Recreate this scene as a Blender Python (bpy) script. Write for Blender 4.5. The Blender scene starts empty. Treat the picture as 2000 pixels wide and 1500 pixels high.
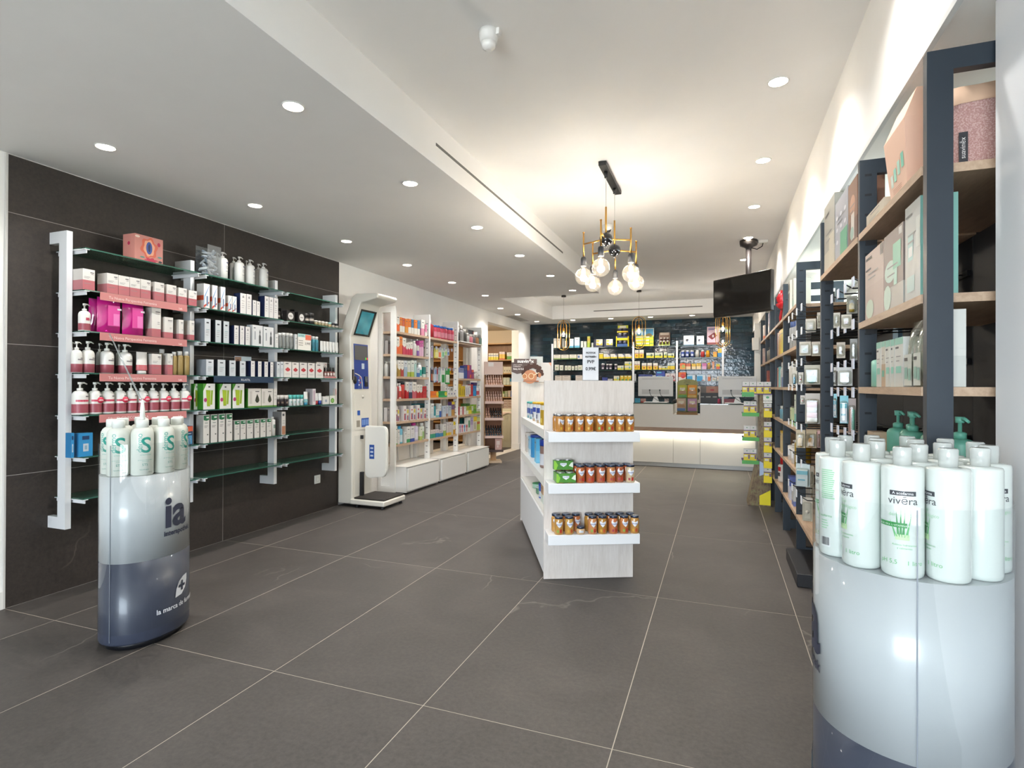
import bpy, bmesh, math, random
from mathutils import Vector, Matrix
random.seed(7)
SC = bpy.context.scene
COL = SC.collection
# ---------------------------------------------------------------- camera (photo treated as 2000x1500)
F_PX, YAW, PITCH, ROLL, CAM_H = 1087.08, .3571, .0043, .0034, 1.2677
_X = Vector((math.cos(YAW), math.sin(YAW), 0)); _Y = Vector((-math.sin(YAW), math.cos(YAW), 0)); _Z = Vector((0, 0, 1))
_D = _Y * math.cos(PITCH) + _Z * math.sin(PITCH); _V0 = -_Y * math.sin(PITCH) + _Z * math.cos(PITCH)
_U = _X * math.cos(ROLL) + _V0 * math.sin(ROLL); _V = -_X * math.sin(ROLL) + _V0 * math.cos(ROLL)
cam_d = bpy.data.cameras.new('camera'); cam_d.sensor_width = 36; cam_d.lens = F_PX / 2000 * 36
cam_d.clip_start = .05; cam_d.clip_end = 200
cam = bpy.data.objects.new('camera', cam_d); COL.objects.link(cam)
_m = Matrix((_U, _V, -_D)).transposed().to_4x4(); _m.translation = (0, 0, CAM_H); cam.matrix_world = _m
SC.camera = cam
# ---------------------------------------------------------------- world, daylight, exposure
SC.view_settings.view_transform = 'Standard'; SC.view_settings.look = 'None'
SC.view_settings.gamma = 1; SC.view_settings.use_curve_mapping = False
SC.view_settings.exposure = EXPO = 0.95
SKY = 12.0
wd = bpy.data.worlds.new('sky'); SC.world = wd; wd.use_nodes = True
_bg = wd.node_tree.nodes['Background']; _bg.inputs[0].default_value = (.80, .90, 1.0, 1); _bg.inputs[1].default_value = SKY
SC.cycles.max_bounces = 7; SC.cycles.diffuse_bounces = 4; SC.cycles.glossy_bounces = 3; SC.cycles.transparent_max_bounces = 20
SC.cycles.transmission_bounces = 4; SC.cycles.use_adaptive_sampling = True; SC.cycles.adaptive_threshold = .04; SC.cycles.adaptive_min_samples = 16
SC.cycles.caustics_reflective = False; SC.cycles.caustics_refractive = False
SC.cycles.sample_clamp_indirect = 6; SC.cycles.use_denoising = True
SPOT_W, BULB_W = 23.0, 5.0
WARM = (1.0, .98, .955)
Z_LOW, Z_HIGH = 2.587, 2.847
# daylight enters through the two shop front openings behind the camera: portals guide the sky light there
def portal(name, loc, rot, sx, sy):
    l = bpy.data.lights.new(name, 'AREA'); l.shape = 'RECTANGLE'; l.size = sx; l.size_y = sy; l.cycles.is_portal = True
    o = bpy.data.objects.new(name, l); COL.objects.link(o); o.location = loc; o.rotation_euler = rot
portal('daylight_portal', (-.75, -2.97, 1.25), (math.pi / 2, 0, 0), 2.5, 2.3)

# ---------------------------------------------------------------- helpers
def ray(px, py): return _D + _U * ((px - 1000) / F_PX) - _V * ((py - 750) / F_PX)
def at(px, py, x=None, y=None, z=None):
    """the point on a real plane (a wall, a shelf front, the floor) seen at a measured place of the photo"""
    d = ray(px, py); c = Vector((0, 0, CAM_H))
    t = (x - 0) / d.x if x is not None else (y - 0) / d.y if y is not None else (z - CAM_H) / d.z
    return c + d * t

def lin(h):
    if isinstance(h, str):
        h = h.lstrip('#'); c = [int(h[i:i + 2], 16) / 255 for i in (0, 2, 4)]
    else: c = h
    return [v / 12.92 if v <= .04045 else ((v + .055) / 1.055) ** 2.4 for v in c]
MATS = {}
def mat(hexc, rough=.5, metal=0., spec=.5, emit=0., coat=0., noise=0., key=None):
    k = (hexc, rough, metal, spec, emit, coat, noise)
    if k in MATS: return MATS[k]
    m = bpy.data.materials.new('m_' + str(hexc).strip('#')); m.use_nodes = True
    nt = m.node_tree; b = nt.nodes['Principled BSDF']; c = lin(hexc) + [1]
    b.inputs['Base Color'].default_value = c; b.inputs['Roughness'].default_value = rough
    b.inputs['Metallic'].default_value = metal; b.inputs['Specular IOR Level'].default_value = spec
    b.inputs['Coat Weight'].default_value = coat
    if emit: b.inputs['Emission Color'].default_value = c; b.inputs['Emission Strength'].default_value = emit
    if noise:
        n = nt.nodes.new('ShaderNodeTexNoise'); n.inputs['Scale'].default_value = 14; n.inputs['Detail'].default_value = 5
        r = nt.nodes.new('ShaderNodeMapRange'); r.inputs[3].default_value = 1 - noise; r.inputs[4].default_value = 1 + noise
        mx = nt.nodes.new('ShaderNodeMix'); mx.data_type = 'RGBA'; mx.blend_type = 'MULTIPLY'; mx.inputs[0].default_value = 1
        mx.inputs[6].default_value = c
        nt.links.new(n.outputs[0], r.inputs[0]); nt.links.new(r.outputs[0], mx.inputs[7]); nt.links.new(mx.outputs[2], b.inputs['Base Color'])
    MATS[k] = m; return m
def clear_mat(name, tint='#ffffff', gloss=.12, rough=.03, diffuse=0., dcol='#ffffff', fres=.9):
    """clear sheet (glass, acrylic, cellophane): see-through, tinted, with a fresnel gloss and optional milky part"""
    k = ('clear', name)
    if k in MATS: return MATS[k]
    m = bpy.data.materials.new(name); m.use_nodes = True; nt = m.node_tree; nt.nodes.clear(); N = nt.nodes.new; L = nt.links.new
    out = N('ShaderNodeOutputMaterial'); t = N('ShaderNodeBsdfTransparent'); t.inputs[0].default_value = lin(tint) + [1]
    g = N('ShaderNodeBsdfGlossy'); g.inputs['Roughness'].default_value = rough
    fr = N('ShaderNodeFresnel'); fr.inputs[0].default_value = 1.45
    ma = N('ShaderNodeMath'); ma.operation = 'MULTIPLY_ADD'; ma.inputs[1].default_value = fres; ma.inputs[2].default_value = gloss * .2; ma.use_clamp = True
    ge = N('ShaderNodeNewGeometry'); bk = N('ShaderNodeMath'); bk.operation = 'SUBTRACT'; bk.inputs[0].default_value = 1; L(ge.outputs['Backfacing'], bk.inputs[1])
    fm_ = N('ShaderNodeMath'); fm_.operation = 'MULTIPLY'; L(fr.outputs[0], fm_.inputs[0]); L(bk.outputs[0], fm_.inputs[1]); L(fm_.outputs[0], ma.inputs[0])
    base = t.outputs[0]
    if diffuse:
        df = N('ShaderNodeBsdfDiffuse'); df.inputs[0].default_value = lin(dcol) + [1]
        m1 = N('ShaderNodeMixShader'); m1.inputs[0].default_value = diffuse; L(base, m1.inputs[1]); L(df.outputs[0], m1.inputs[2]); base = m1.outputs[0]
    mx = N('ShaderNodeMixShader'); L(ma.outputs[0], mx.inputs[0]); L(base, mx.inputs[1]); L(g.outputs[0], mx.inputs[2]); L(mx.outputs[0], out.inputs[0])
    MATS[k] = m; return m

def surf(name, build):
    k = ('surf', name)
    if k not in MATS:
        m = bpy.data.materials.new(name); m.use_nodes = True; build(m.node_tree, m.node_tree.nodes['Principled BSDF']); MATS[k] = m
    return MATS[k]
def ramp(nt, pts, src):
    r = nt.nodes.new('ShaderNodeValToRGB'); e = r.color_ramp.elements
    while len(e) < len(pts): e.new(.5)
    for i, (p, c) in enumerate(pts): e[i].position = p; e[i].color = lin(c) + [1]
    nt.links.new(src, r.inputs[0]); return r.outputs[0]
def coords(nt, scale=(1, 1, 1), rnd=True, kind='Object'):
    tc = nt.nodes.new('ShaderNodeTexCoord'); mp = nt.nodes.new('ShaderNodeMapping'); mp.inputs['Scale'].default_value = scale
    nt.links.new(tc.outputs[kind], mp.inputs[0])
    if rnd:
        oi = nt.nodes.new('ShaderNodeObjectInfo'); mu = nt.nodes.new('ShaderNodeVectorMath'); mu.operation = 'SCALE'
        co = nt.nodes.new('ShaderNodeCombineXYZ'); nt.links.new(oi.outputs['Random'], co.inputs[0]); nt.links.new(oi.outputs['Random'], co.inputs[1])
        nt.links.new(co.outputs[0], mu.inputs[0]); mu.inputs['Scale'].default_value = 37.; nt.links.new(mu.outputs[0], mp.inputs['Location'])
    return mp.outputs[0]
def noise(nt, vec, scale, detail=6, rough=.6, dist=0.):
    n = nt.nodes.new('ShaderNodeTexNoise'); n.inputs['Scale'].default_value = scale; n.inputs['Detail'].default_value = detail
    n.inputs['Roughness'].default_value = rough; n.inputs['Distortion'].default_value = dist; nt.links.new(vec, n.inputs['Vector']); return n.outputs[0]
def mixc(nt, a, b, f, mode='MIX'):
    mx = nt.nodes.new('ShaderNodeMix'); mx.data_type = 'RGBA'; mx.blend_type = mode
    for i, v in ((0, f), (6, a), (7, b)):
        if isinstance(v, (int, float)): mx.inputs[i].default_value = v
        elif isinstance(v, (str, tuple)): mx.inputs[i].default_value = lin(v) + [1]
        else: nt.links.new(v, mx.inputs[i])
    return mx.outputs[2]
def bump(nt, b, h, strength, dist=.002):
    bp = nt.nodes.new('ShaderNodeBump'); bp.inputs['Strength'].default_value = strength; bp.inputs['Distance'].default_value = dist
    nt.links.new(h, bp.inputs['Height']); nt.links.new(bp.outputs[0], b.inputs['Normal'])

class MB:
    """collects shapes; build() links them as ONE mesh object"""
    def __init__(s): s.v = []; s.f = []; s.m = []; s.sm = []; s.mats = []
    def mi(s, m):
        if m not in s.mats: s.mats.append(m)
        return s.mats.index(m)
    def add(s, vs, fs, m, smooth=False):
        o = len(s.v); i = s.mi(m); s.v += [tuple(v) for v in vs]
        for f in fs: s.f.append(tuple(o + k for k in f)); s.m.append(i); s.sm.append(smooth)
        return s
    def box(s, x0, x1, y0, y1, z0, z1, m):
        if x0 > x1: x0, x1 = x1, x0
        if y0 > y1: y0, y1 = y1, y0
        vs = [(x, y, z) for z in (z0, z1) for y in (y0, y1) for x in (x0, x1)]
        return s.add(vs, [(0, 2, 3, 1), (4, 5, 7, 6), (0, 1, 5, 4), (2, 6, 7, 3), (1, 3, 7, 5), (0, 4, 6, 2)], m)
    def rbox(s, x0, x1, y0, y1, z0, z1, m, r=.004, seg=2):
        bm = bmesh.new(); bmesh.ops.create_cube(bm, size=1)
        for v in bm.verts: v.co = ((x0 + x1) / 2 + v.co.x * (x1 - x0), (y0 + y1) / 2 + v.co.y * (y1 - y0), (z0 + z1) / 2 + v.co.z * (z1 - z0))
        bmesh.ops.bevel(bm, geom=bm.edges[:], offset=r, segments=seg, affect='EDGES', profile=.5); bm.normal_update(); fl_ = [max(abs(c) for c in f.normal) < .999 for f in bm.faces]; k = len(s.sm); s.bm(bm, m, True); s.sm[k:] = fl_; return s
    def bm(s, bm, m, smooth=False):
        bm.verts.index_update(); s.add([v.co[:] for v in bm.verts], [[v.index for v in f.verts] for f in bm.faces], m, smooth); bm.free(); return s
    def quad(s, a, b, c, d, m): return s.add([a, b, c, d], [(0, 1, 2, 3)], m)
    def prism(s, poly, axis, a, b, m, smooth=False):
        """poly: list of 2D points (ccw) in the plane normal to axis ('x': (y,z), 'y': (x,z), 'z': (x,y))"""
        def p3(q, t): return (t, q[0], q[1]) if axis == 'x' else (q[0], t, q[1]) if axis == 'y' else (q[0], q[1], t)
        n = len(poly); vs = [p3(q, a) for q in poly] + [p3(q, b) for q in poly]
        fs = [tuple(reversed(range(n))), tuple(range(n, 2 * n))]
        o = len(s.v); i = s.mi(m); s.v += vs
        for f in fs: s.f.append(tuple(o + k for k in f)); s.m.append(i); s.sm.append(False)
        for k in range(n): s.f.append((o + k, o + (k + 1) % n, o + n + (k + 1) % n, o + n + k)); s.m.append(i); s.sm.append(smooth)
        return s
    def lathe(s, prof, m, seg=20, c=(0, 0, 0), sx=1., sy=1., cap=True, smooth=True):
        """prof: [(r, z) or (r, z, material for the band above)]"""
        o = len(s.v); mm = m
        for q in prof:
            for k in range(seg):
                a = 2 * math.pi * k / seg; s.v.append((c[0] + sx * q[0] * math.cos(a), c[1] + sy * q[0] * math.sin(a), c[2] + q[1]))
        for j in range(len(prof) - 1):
            if len(prof[j]) > 2: mm = prof[j][2]
            i = s.mi(mm)
            for k in range(seg):
                k2 = (k + 1) % seg; s.f.append((o + j * seg + k, o + j * seg + k2, o + (j + 1) * seg + k2, o + (j + 1) * seg + k)); s.m.append(i); s.sm.append(smooth)
        if cap:
            i0 = s.mi(prof[0][2] if len(prof[0]) > 2 else m)
            s.f.append(tuple(o + k for k in reversed(range(seg)))); s.m.append(i0); s.sm.append(False)
            t = o + (len(prof) - 1) * seg; s.f.append(tuple(t + k for k in range(seg))); s.m.append(s.mi(mm)); s.sm.append(False)
        return s
    def tube(s, pts, r, m, seg=8, closed=False):
        P = [Vector(p) for p in pts]; n = len(P); o = len(s.v); i = s.mi(m); up = Vector((0, 0, 1)); nrm = None
        for k in range(n):
            if closed: t = (P[(k + 1) % n] - P[k - 1]).normalized()
            else: t = (P[min(k + 1, n - 1)] - P[max(k - 1, 0)]).normalized()
            if nrm is None: nrm = t.cross(up if abs(t.z) < .9 else Vector((1, 0, 0))).normalized()
            else: nrm = (nrm - t * nrm.dot(t)).normalized()
            bn = t.cross(nrm); rr = r[k] if isinstance(r, (list, tuple)) else r
            for q in range(seg):
                a = 2 * math.pi * q / seg; s.v.append(tuple(P[k] + (nrm * math.cos(a) + bn * math.sin(a)) * rr))
        for k in range(n if closed else n - 1):
            k2 = (k + 1) % n
            for q in range(seg):
                q2 = (q + 1) % seg; s.f.append((o + k * seg + q, o + k * seg + q2, o + k2 * seg + q2, o + k2 * seg + q)); s.m.append(i); s.sm.append(True)
        if not closed:
            s.f.append(tuple(o + q for q in reversed(range(seg)))); s.f.append(tuple(o + (n - 1) * seg + q for q in range(seg))); s.m += [i, i]; s.sm += [False, False]
        return s
    def xf(s, M, start=0):
        s.v = s.v[:start] + [tuple(M @ Vector(v)) for v in s.v[start:]]; return s
    def mesh(s, name):
        me = bpy.data.meshes.new(name); me.from_pydata(s.v, [], s.f)
        for m in s.mats: me.materials.append(m)
        me.polygons.foreach_set('material_index', s.m); me.polygons.foreach_set('use_smooth', s.sm); me.update(); return me
    def build(s, name, parent=None, loc=None, rz=0):
        return link(name, s.mesh(name), parent, loc, rz)
def link(name, me, parent=None, loc=None, rz=0):
    o = bpy.data.objects.new(name, me); COL.objects.link(o)
    if parent is not None: o.parent = parent
    if loc is not None: o.location = loc
    if rz: o.rotation_euler = (0, 0, rz)
    return o
USED = {}
def tag(o, label=None, cat=None, group=None, kind=None):
    if label: o['label'] = label; USED.setdefault(label, []).append(o.name)
    if cat: o['category'] = cat
    if group: o['group'] = group
    if kind: o['kind'] = kind
    return o
def thing(name, label, cat, loc=(0, 0, 0), rz=0, group=None):
    return tag(link(name, None, None, loc, rz), label, cat, group)
def struct(name, mb, parent=None):
    o = mb.build(name, parent)
    if parent is None: o['kind'] = 'structure'
    return o
# lettering: font outlines turned to mesh, cached
_TXT = {}
def text_mesh(body, size, m, align='CENTER', bold=0., extrude=0., sub=0, squeeze=1.):
    k = (body, size, m.name, align, bold, extrude, sub, squeeze)
    if k in _TXT: return _TXT[k]
    cu = bpy.data.curves.new('lettering', 'FONT'); cu.body = body; cu.size = size; cu.align_x = align; cu.offset = bold; cu.extrude = extrude
    cu.resolution_u = 3
    o = bpy.data.objects.new('lettering', cu); COL.objects.link(o)
    dg = bpy.context.evaluated_depsgraph_get(); dg.update(); me = bpy.data.meshes.new_from_object(o.evaluated_get(dg)); bpy.data.objects.remove(o)
    if squeeze != 1.:
        for v in me.vertices: v.co.x *= squeeze
    if sub:
        bm = bmesh.new(); bm.from_mesh(me); bmesh.ops.triangulate(bm, faces=bm.faces[:])
        for _ in range(sub):
            bmesh.ops.subdivide_edges(bm, edges=[e for e in bm.edges if e.calc_length() > size * .18], cuts=1)
            bmesh.ops.triangulate(bm, faces=bm.faces[:])
        bm.to_mesh(me); bm.free()
    me.materials.clear(); me.materials.append(m); _TXT[k] = me; return me
def text(body, size, m, parent, loc, rot=(math.pi / 2, 0, 0), align='CENTER', name='lettering', bold=0., squeeze=1.):
    """flat lettering: by default stands upright and faces -y of its parent"""
    o = link(name, text_mesh(body, size, m, align, bold, 0, 0, squeeze), parent, loc); o.rotation_euler = rot; return o
# ================================================================ the shop
WHITE = surf('white_paint', lambda nt, b: (
    nt.links.new(ramp(nt, [(.3, '#ebe8e3'), (.7, '#f0ede8')], noise(nt, coords(nt, rnd=False), 3.)), b.inputs['Base Color']),
    setattr(b.inputs['Roughness'], 'default_value', .85)))
def _stone(nt, b):
    v = coords(nt, (1, 1, 1)); n1 = noise(nt, v, 2.2, 8, .65, .6); n2 = noise(nt, v, 48, 8, .75)
    c = ramp(nt, [(.3, '#3b3733'), (.5, '#484340'), (.7, '#56504c')], n1)
    c = mixc(nt, c, ramp(nt, [(.36, '#2d2a28'), (.64, '#5e5853')], n2), .5)
    w = nt.nodes.new('ShaderNodeTexVoronoi'); w.feature = 'DISTANCE_TO_EDGE'; w.inputs['Scale'].default_value = .42
    vd = nt.nodes.new('ShaderNodeVectorMath'); vd.operation = 'ADD'; nt.links.new(v, vd.inputs[0])
    nz = nt.nodes.new('ShaderNodeTexNoise'); nz.inputs['Scale'].default_value = 1.1; nz.inputs['Detail'].default_value = 5; nt.links.new(v, nz.inputs['Vector']); nt.links.new(nz.outputs['Color'], vd.inputs[1])
    nt.links.new(vd.outputs[0], w.inputs['Vector'])
    vein = ramp(nt, [(0., '#ffffff'), (.0035, '#000000')], w.outputs['Distance'])
    msk = ramp(nt, [(.54, '#000000'), (.60, '#ffffff')], noise(nt, v, .8, 2))
    f = nt.nodes.new('ShaderNodeMath'); f.operation = 'MULTIPLY'; nt.links.new(vein, f.inputs[0]); nt.links.new(msk, f.inputs[1])
    f2 = nt.nodes.new('ShaderNodeMath'); f2.operation = 'MULTIPLY'; f2.inputs[1].default_value = .2; nt.links.new(f.outputs[0], f2.inputs[0])
    c = mixc(nt, c, '#b9b1a6', f2.outputs[0])
    nt.links.new(c, b.inputs['Base Color']); b.inputs['Roughness'].default_value = .42
    nt.links.new(ramp(nt, [(.3, (.74,) * 3), (.7, (.84,) * 3)], n2), b.inputs['Roughness']); bump(nt, b, n2, .12, .001)
STONE = surf('grey_stone_tile', _stone)
def _wstone(nt, b):
    _stone(nt, b); l = [k for k in nt.links if k.to_socket == b.inputs['Base Color']][0]
    nt.links.new(mixc(nt, l.from_socket, '#b9afa8', 1., 'MULTIPLY'), b.inputs['Base Color'])
WSTONE = surf('dark_stone_slab', _wstone)
GROUT = mat('#b3aa9d', .9); WGROUT = mat('#a39d97', .9)
X_W, X_R, Y_B, Y_F = -3.80, .573, 11.29, -3.0
X_OUT = 1.25
# ---- floor: screed with 0.75 x 1.5 m tiles on it
fl = struct('floor', MB().box(-7.2, 1.6, Y_F - .1, 12.2, -.1, -.0005, GROUT))
TX0, TY0 = -3.3504, 1.953
g = .0019
for i in range(-1, 7):
    for j in range(-4, 7):
        x0, x1 = TX0 + (i - 0) * .75, TX0 + (i + 1) * .75; y0, y1 = TY0 + j * 1.5, TY0 + (j + 1) * 1.5
        x0, x1 = max(x0, X_W), min(x1, X_OUT); y0, y1 = max(y0, Y_F), min(y1, Y_B)
        if x1 - x0 < .02 or y1 - y0 < .02: continue
        MB().box(x0 + g - (x0 + x1) / 2, x1 - g - (x0 + x1) / 2, y0 + g - (y0 + y1) / 2, y1 - g - (y0 + y1) / 2, -.012, 0, STONE).build('floor_tile', fl, ((x0 + x1) / 2, (y0 + y1) / 2, 0))
for j in range(3):     # store room floor
    MB().box(-1.5, 1.5, -.74, .74, -.012, 0, STONE).build('floor_tile', fl, (X_W - 1.7, 7.6 + 1.5 * j, 0))
# ---- left wall: white plaster with a pass-through and a doorway, thickness 0.15
PT = (7.0, 8.28, .33, 2.02); DR = (8.97, 10.56, 0, 2.40); W2 = X_W - .15
mb = MB()
for (y0, y1, z0, z1) in ((Y_F, PT[0], 0, Z_LOW), (PT[0], PT[1], 0, PT[2]), (PT[0], PT[1], PT[3], Z_LOW), (PT[1], DR[0], 0, Z_LOW), (DR[0], DR[1], DR[3], Z_LOW), (DR[1], Y_B, 0, Z_LOW)):
    mb.box(W2, X_W, y0, y1, z0, z1, WHITE)
wl = struct('wall_left', mb)
# stone cladding slabs
cl = struct('wall_stone', MB().box(X_W, X_W + .0115, 1.955, 4.89, 0, 2.58, WGROUT))
for a, b in ((1.955, 3.428), (3.428, 4.89)):
    for z0, z1 in ((0, .75), (.75, 1.5), (1.5, 2.25), (2.25, 2.58)):
        MB().box(0, .012, a + .0016 - (a + b) / 2, b - .0016 - (a + b) / 2, z0 + .0016, z1 - .0016, WSTONE).build('stone_slab', cl, (X_W, (a + b) / 2, 0))
struct('trim_1', MB().box(X_W, X_W + .014, 1.945, 1.955, 0, 2.58, mat('#c9c6c0', .4)))
for n, (a, b) in enumerate(((Y_F, 1.945), (10.66, Y_B))):
    struct('baseboard_left' if n == 0 else 'baseboard_back', MB().box(X_W, X_W + .015, a, b, 0, .1, mat('#e3e0da', .5)))
struct('trim_2', MB().box(W2 - .002, X_W + .02, DR[1] - .004, DR[1] + .09, .001, .11, mat('#e3e0da', .5)))
# ---- back wall, header and recess on the right, front wall with openings
struct('wall_back', MB().box(-3.95, X_OUT + .1, Y_B + .012, Y_B + .16, 0, 3., mat('#2f3638', .8)))
mb = MB()
mb.box(X_R, X_OUT + .1, Y_F, Y_B, 2.28, Z_HIGH, WHITE)
struct('wall_right', mb)
struct('trim_3', MB().box(X_R - .004, X_R + .012, 1.5, 9.6, 2.262, 2.281, mat('#d9d9d6', .4)))
# outer side of the recess: masonry with a shop window
WN = (2.55, 7.9, .35, 2.2)
mb = MB()
for (y0, y1, z0, z1) in ((Y_F, WN[0], 0, 2.28), (WN[0], WN[1], 0, WN[2]), (WN[0], WN[1], WN[3], 2.28), (WN[1], Y_B + .16, 0, 2.28)):
    mb.box(X_OUT, X_OUT + .1, y0, y1, z0, z1, WHITE)
struct('wall_recess', mb)
wn = struct('window_1', MB().box(X_OUT + .03, X_OUT + .038, WN[0], WN[1], WN[2], WN[3], clear_mat('window_glass', '#f2f7f5')))
fm = mat('#50565a', .4)
for k in range(4):
    y = WN[0] + (WN[1] - WN[0]) * k / 3; MB().box(X_OUT + .01, X_OUT + .06, y - .03, y + .03, WN[2], WN[3], fm).build('window_frame', wn)
# short pier closing the recess next to the camera
struct('wall_pier', MB().box(.676, X_OUT, 1.2, 1.805, 0, 2.28, mat('#e9eaec', .6)))
# far end of the recess: white door frame and a bright glazed door
struct('trim_4', MB().box(.52, .60, 9.62, 9.74, 0, 2.28, mat('#dcd9d3', .5)).box(.60, .66, 9.66, 9.70, 0, 2.28, mat('#e6e4df', .5)))
# ---- front wall behind the camera: two big shop windows and mullions
mb = MB(); OP = (-2.0, .5, .1, 2.4)
mb.box(-3.95, X_OUT + .1, Y_F - .12, Y_F, OP[3], 3., WHITE).box(-3.95, OP[0], Y_F - .12, Y_F, 0, OP[3], WHITE).box(OP[1], X_OUT + .1, Y_F - .12, Y_F, 0, OP[3], WHITE)
mb.box(OP[0], OP[1], Y_F - .12, Y_F, 0, OP[2], WHITE)
wf = struct('wall_front', mb)
for x in (-1.2, -.35): MB().box(x - .03, x + .03, Y_F - .09, Y_F - .03, OP[2], OP[3], fm).build('mullion', wf)
MB().box(OP[0], OP[1], Y_F - .08, Y_F - .04, 2.02, 2.07, fm).build('transom', wf)
struct('pavement', MB().box(-14, 14, -16, Y_F - .12, -.16, -.1, mat('#c4c0b6', .9, noise=.1)).box(1.35, 14, Y_F - .12, 14, -.16, -.1, mat('#a9a59c', .9, noise=.1)))
# ---- ceiling
X_S = -1.592; XS2, YS1, YS2 = -3.085, 7.757, 10.52
CEIL = surf('ceiling_paint', lambda nt, b: (
    nt.links.new(ramp(nt, [(.3, '#ebe9e6'), (.7, '#efedea')], noise(nt, coords(nt, rnd=False), 2.)), b.inputs['Base Color']),
    setattr(b.inputs['Roughness'], 'default_value', .9)))
mb = MB()
def lowbox(x0, x1, y0, y1): mb.box(x0, x1, y0, y1, Z_LOW, Z_HIGH + .1, CEIL)
lowbox(-3.95, X_S, Y_F - .12, YS1); lowbox(-3.95, XS2, YS1, YS2); lowbox(-3.95, X_OUT + .1, YS2, Y_B + .16)
mb.box(X_S, X_OUT + .1, Y_F - .12, YS1, Z_HIGH, Z_HIGH + .1, CEIL).box(XS2, X_OUT + .1, YS1, YS2, Z_HIGH, Z_HIGH + .1, CEIL)
ce = struct('ceiling', mb)
SLOT = mat('#6e6c68', .7)
MB().box(X_S, X_S + .003, 2.951, 5.82, 2.706, 2.722, SLOT).build('air_slot', ce)
MB().box(-2.262, -.29, YS2 - .003, YS2, 2.706, 2.722, SLOT).build('air_slot', ce)
# ---- store room behind the left wall
sw = mat('#cdbfa9', .85)
struct('wall_store', MB().box(-7.2, -7.1, 6.2, 11.5, 0, 2.6, sw).box(-7.2, W2, 11.42, 11.5, 0, 2.6, sw).box(-7.2, W2, 6.2, 6.3, 0, 2.6, sw).box(-7.2, W2, 6.2, 11.5, 2.5, 2.6, sw))
# ---- glazed dark tiles on the back wall
def _glaze(c1, c2):
    def f(nt, b):
        v = coords(nt); n = noise(nt, v, 9, 5, .6)
        nt.links.new(ramp(nt, [(.3, c1), (.7, c2)], n), b.inputs['Base Color']); b.inputs['Roughness'].default_value = .12
        bump(nt, b, noise(nt, v, 16, 3, .5), .55, .006)
    return f
GL = [surf('glazed_tile_%d' % k, _glaze(*c)) for k, c in enumerate((('#1a2a32', '#223742'), ('#15222b', '#1c2e38'), ('#1f3844', '#284854'), ('#18262b', '#213238')))]
TW, TH = .283, .0715
tmesh = []
for m in GL:
    q = MB(); q.rbox(-TW / 2 + .0016, TW / 2 - .0016, -.009, 0, -TH / 2 + .0016, TH / 2 - .0016, m, .0015, 1)
    tmesh.append(q.mesh('wall_tile'))
tw = struct('wall_tiled', MB().box(-3.80, X_R + .03, Y_B + .002, Y_B + .012, 0, Z_LOW, mat('#5d6666', .9)))
nrow = int(2.587 / TH) + 1; ntile = 0; rest = MB(); rr = random.Random(3)
for r in range(nrow):
    zc = Z_LOW - TH / 2 - r * TH
    if zc < TH / 2: break
    off = (.0, .42, .71, .2)[r % 4] * TW
    k0 = -3.80 - off
    while k0 < X_R:
        a, b = max(k0, -3.80), min(k0 + TW, X_R + .03); k0 += TW
        if b - a < .02: continue
        full = b - a > TW - .001
        if ntile < 300 and full and zc > 1.0:
            o = link('wall_tile', rr.choices(tmesh, (4, 3, 2, 3))[0], tw, ((a + b) / 2, Y_B + .003, zc)); o.rotation_euler = (rr.uniform(-.012, .012), 0, 0); ntile += 1
        else:
            rest.box(a + .0012, b - .0012, Y_B - .006, Y_B + .003, zc - TH / 2 + .0012, zc + TH / 2 - .0012, rr.choices(GL, (4, 3, 2, 3))[0])
o = rest.build('wall_tile_field', tw); o['kind'] = 'stuff'
# ---- ceiling lamps
LENS = mat('#fff1dc', .5, emit=22.); RING = mat('#d8d6d2', .4)
q = MB(); q.lathe([(.046, -.004), (.050, -.006), (.052, -.001), (.052, 0)], RING, 24, cap=False); ring_me = q.mesh('rim')
q = MB(); q.lathe([(.0005, -.003), (.045, -.003)], LENS, 24, cap=False); lens_me = q.mesh('lens')
def downlight(x, y, z, label, power=1.):
    t = thing('ceiling_downlight', label, 'downlight', (x, y, z), 0, 'recessed ceiling downlights')
    link('rim', ring_me, t); link('lens', lens_me, t)
    l = bpy.data.lights.new('downlight_beam', 'SPOT'); l.energy = SPOT_W * power; l.color = WARM; l.spot_size = 2.3; l.spot_blend = .75; l.shadow_soft_size = .04
    o = bpy.data.objects.new('downlight_beam', l); COL.objects.link(o); o.parent = t; o.location = (0, 0, -.012)
ORD = ['first', 'second', 'third', 'fourth', 'fifth', 'sixth', 'seventh', 'eighth', 'ninth', 'tenth', 'eleventh', 'twelfth', 'thirteenth', 'fourteenth', 'fifteenth', 'sixteenth', 'seventeenth', 'eighteenth', 'nineteenth', 'twentieth', 'twenty-first', 'twenty-second', 'twenty-third', 'twenty-fourth', 'twenty-fifth', 'twenty-sixth', 'twenty-seventh', 'twenty-eighth', 'twenty-ninth', 'thirtieth']
for k, y in enumerate((2.095, 3.155, 4.22, 5.272, 6.355, 7.424)):
    downlight(-1.889, y, Z_LOW, 'round recessed downlight, %s from camera in row beside the ceiling step' % ORD[k])
    downlight(-3.19, y, Z_LOW, 'round recessed downlight, %s from camera in row near stone wall' % ORD[k])
for k, y in enumerate((8.727, 9.583)):
    downlight(-3.47, y, Z_LOW, 'small round downlight in low ceiling %s the store room doorway' % ('just before', 'in front of')[k])
for k, x in enumerate((-3.475, -2.725, -1.975, -1.224, -.476, .27)):
    downlight(x, 10.74, Z_LOW, 'round downlight, %s from left in row along dark tiled back wall' % ORD[k])
for k, y in enumerate((2.1, 3.166, 4.231, 5.29, 6.37, 7.45)):
    downlight(.281, y, Z_HIGH, 'round downlight, %s from camera in row along right shelving wall' % ORD[k])
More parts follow.
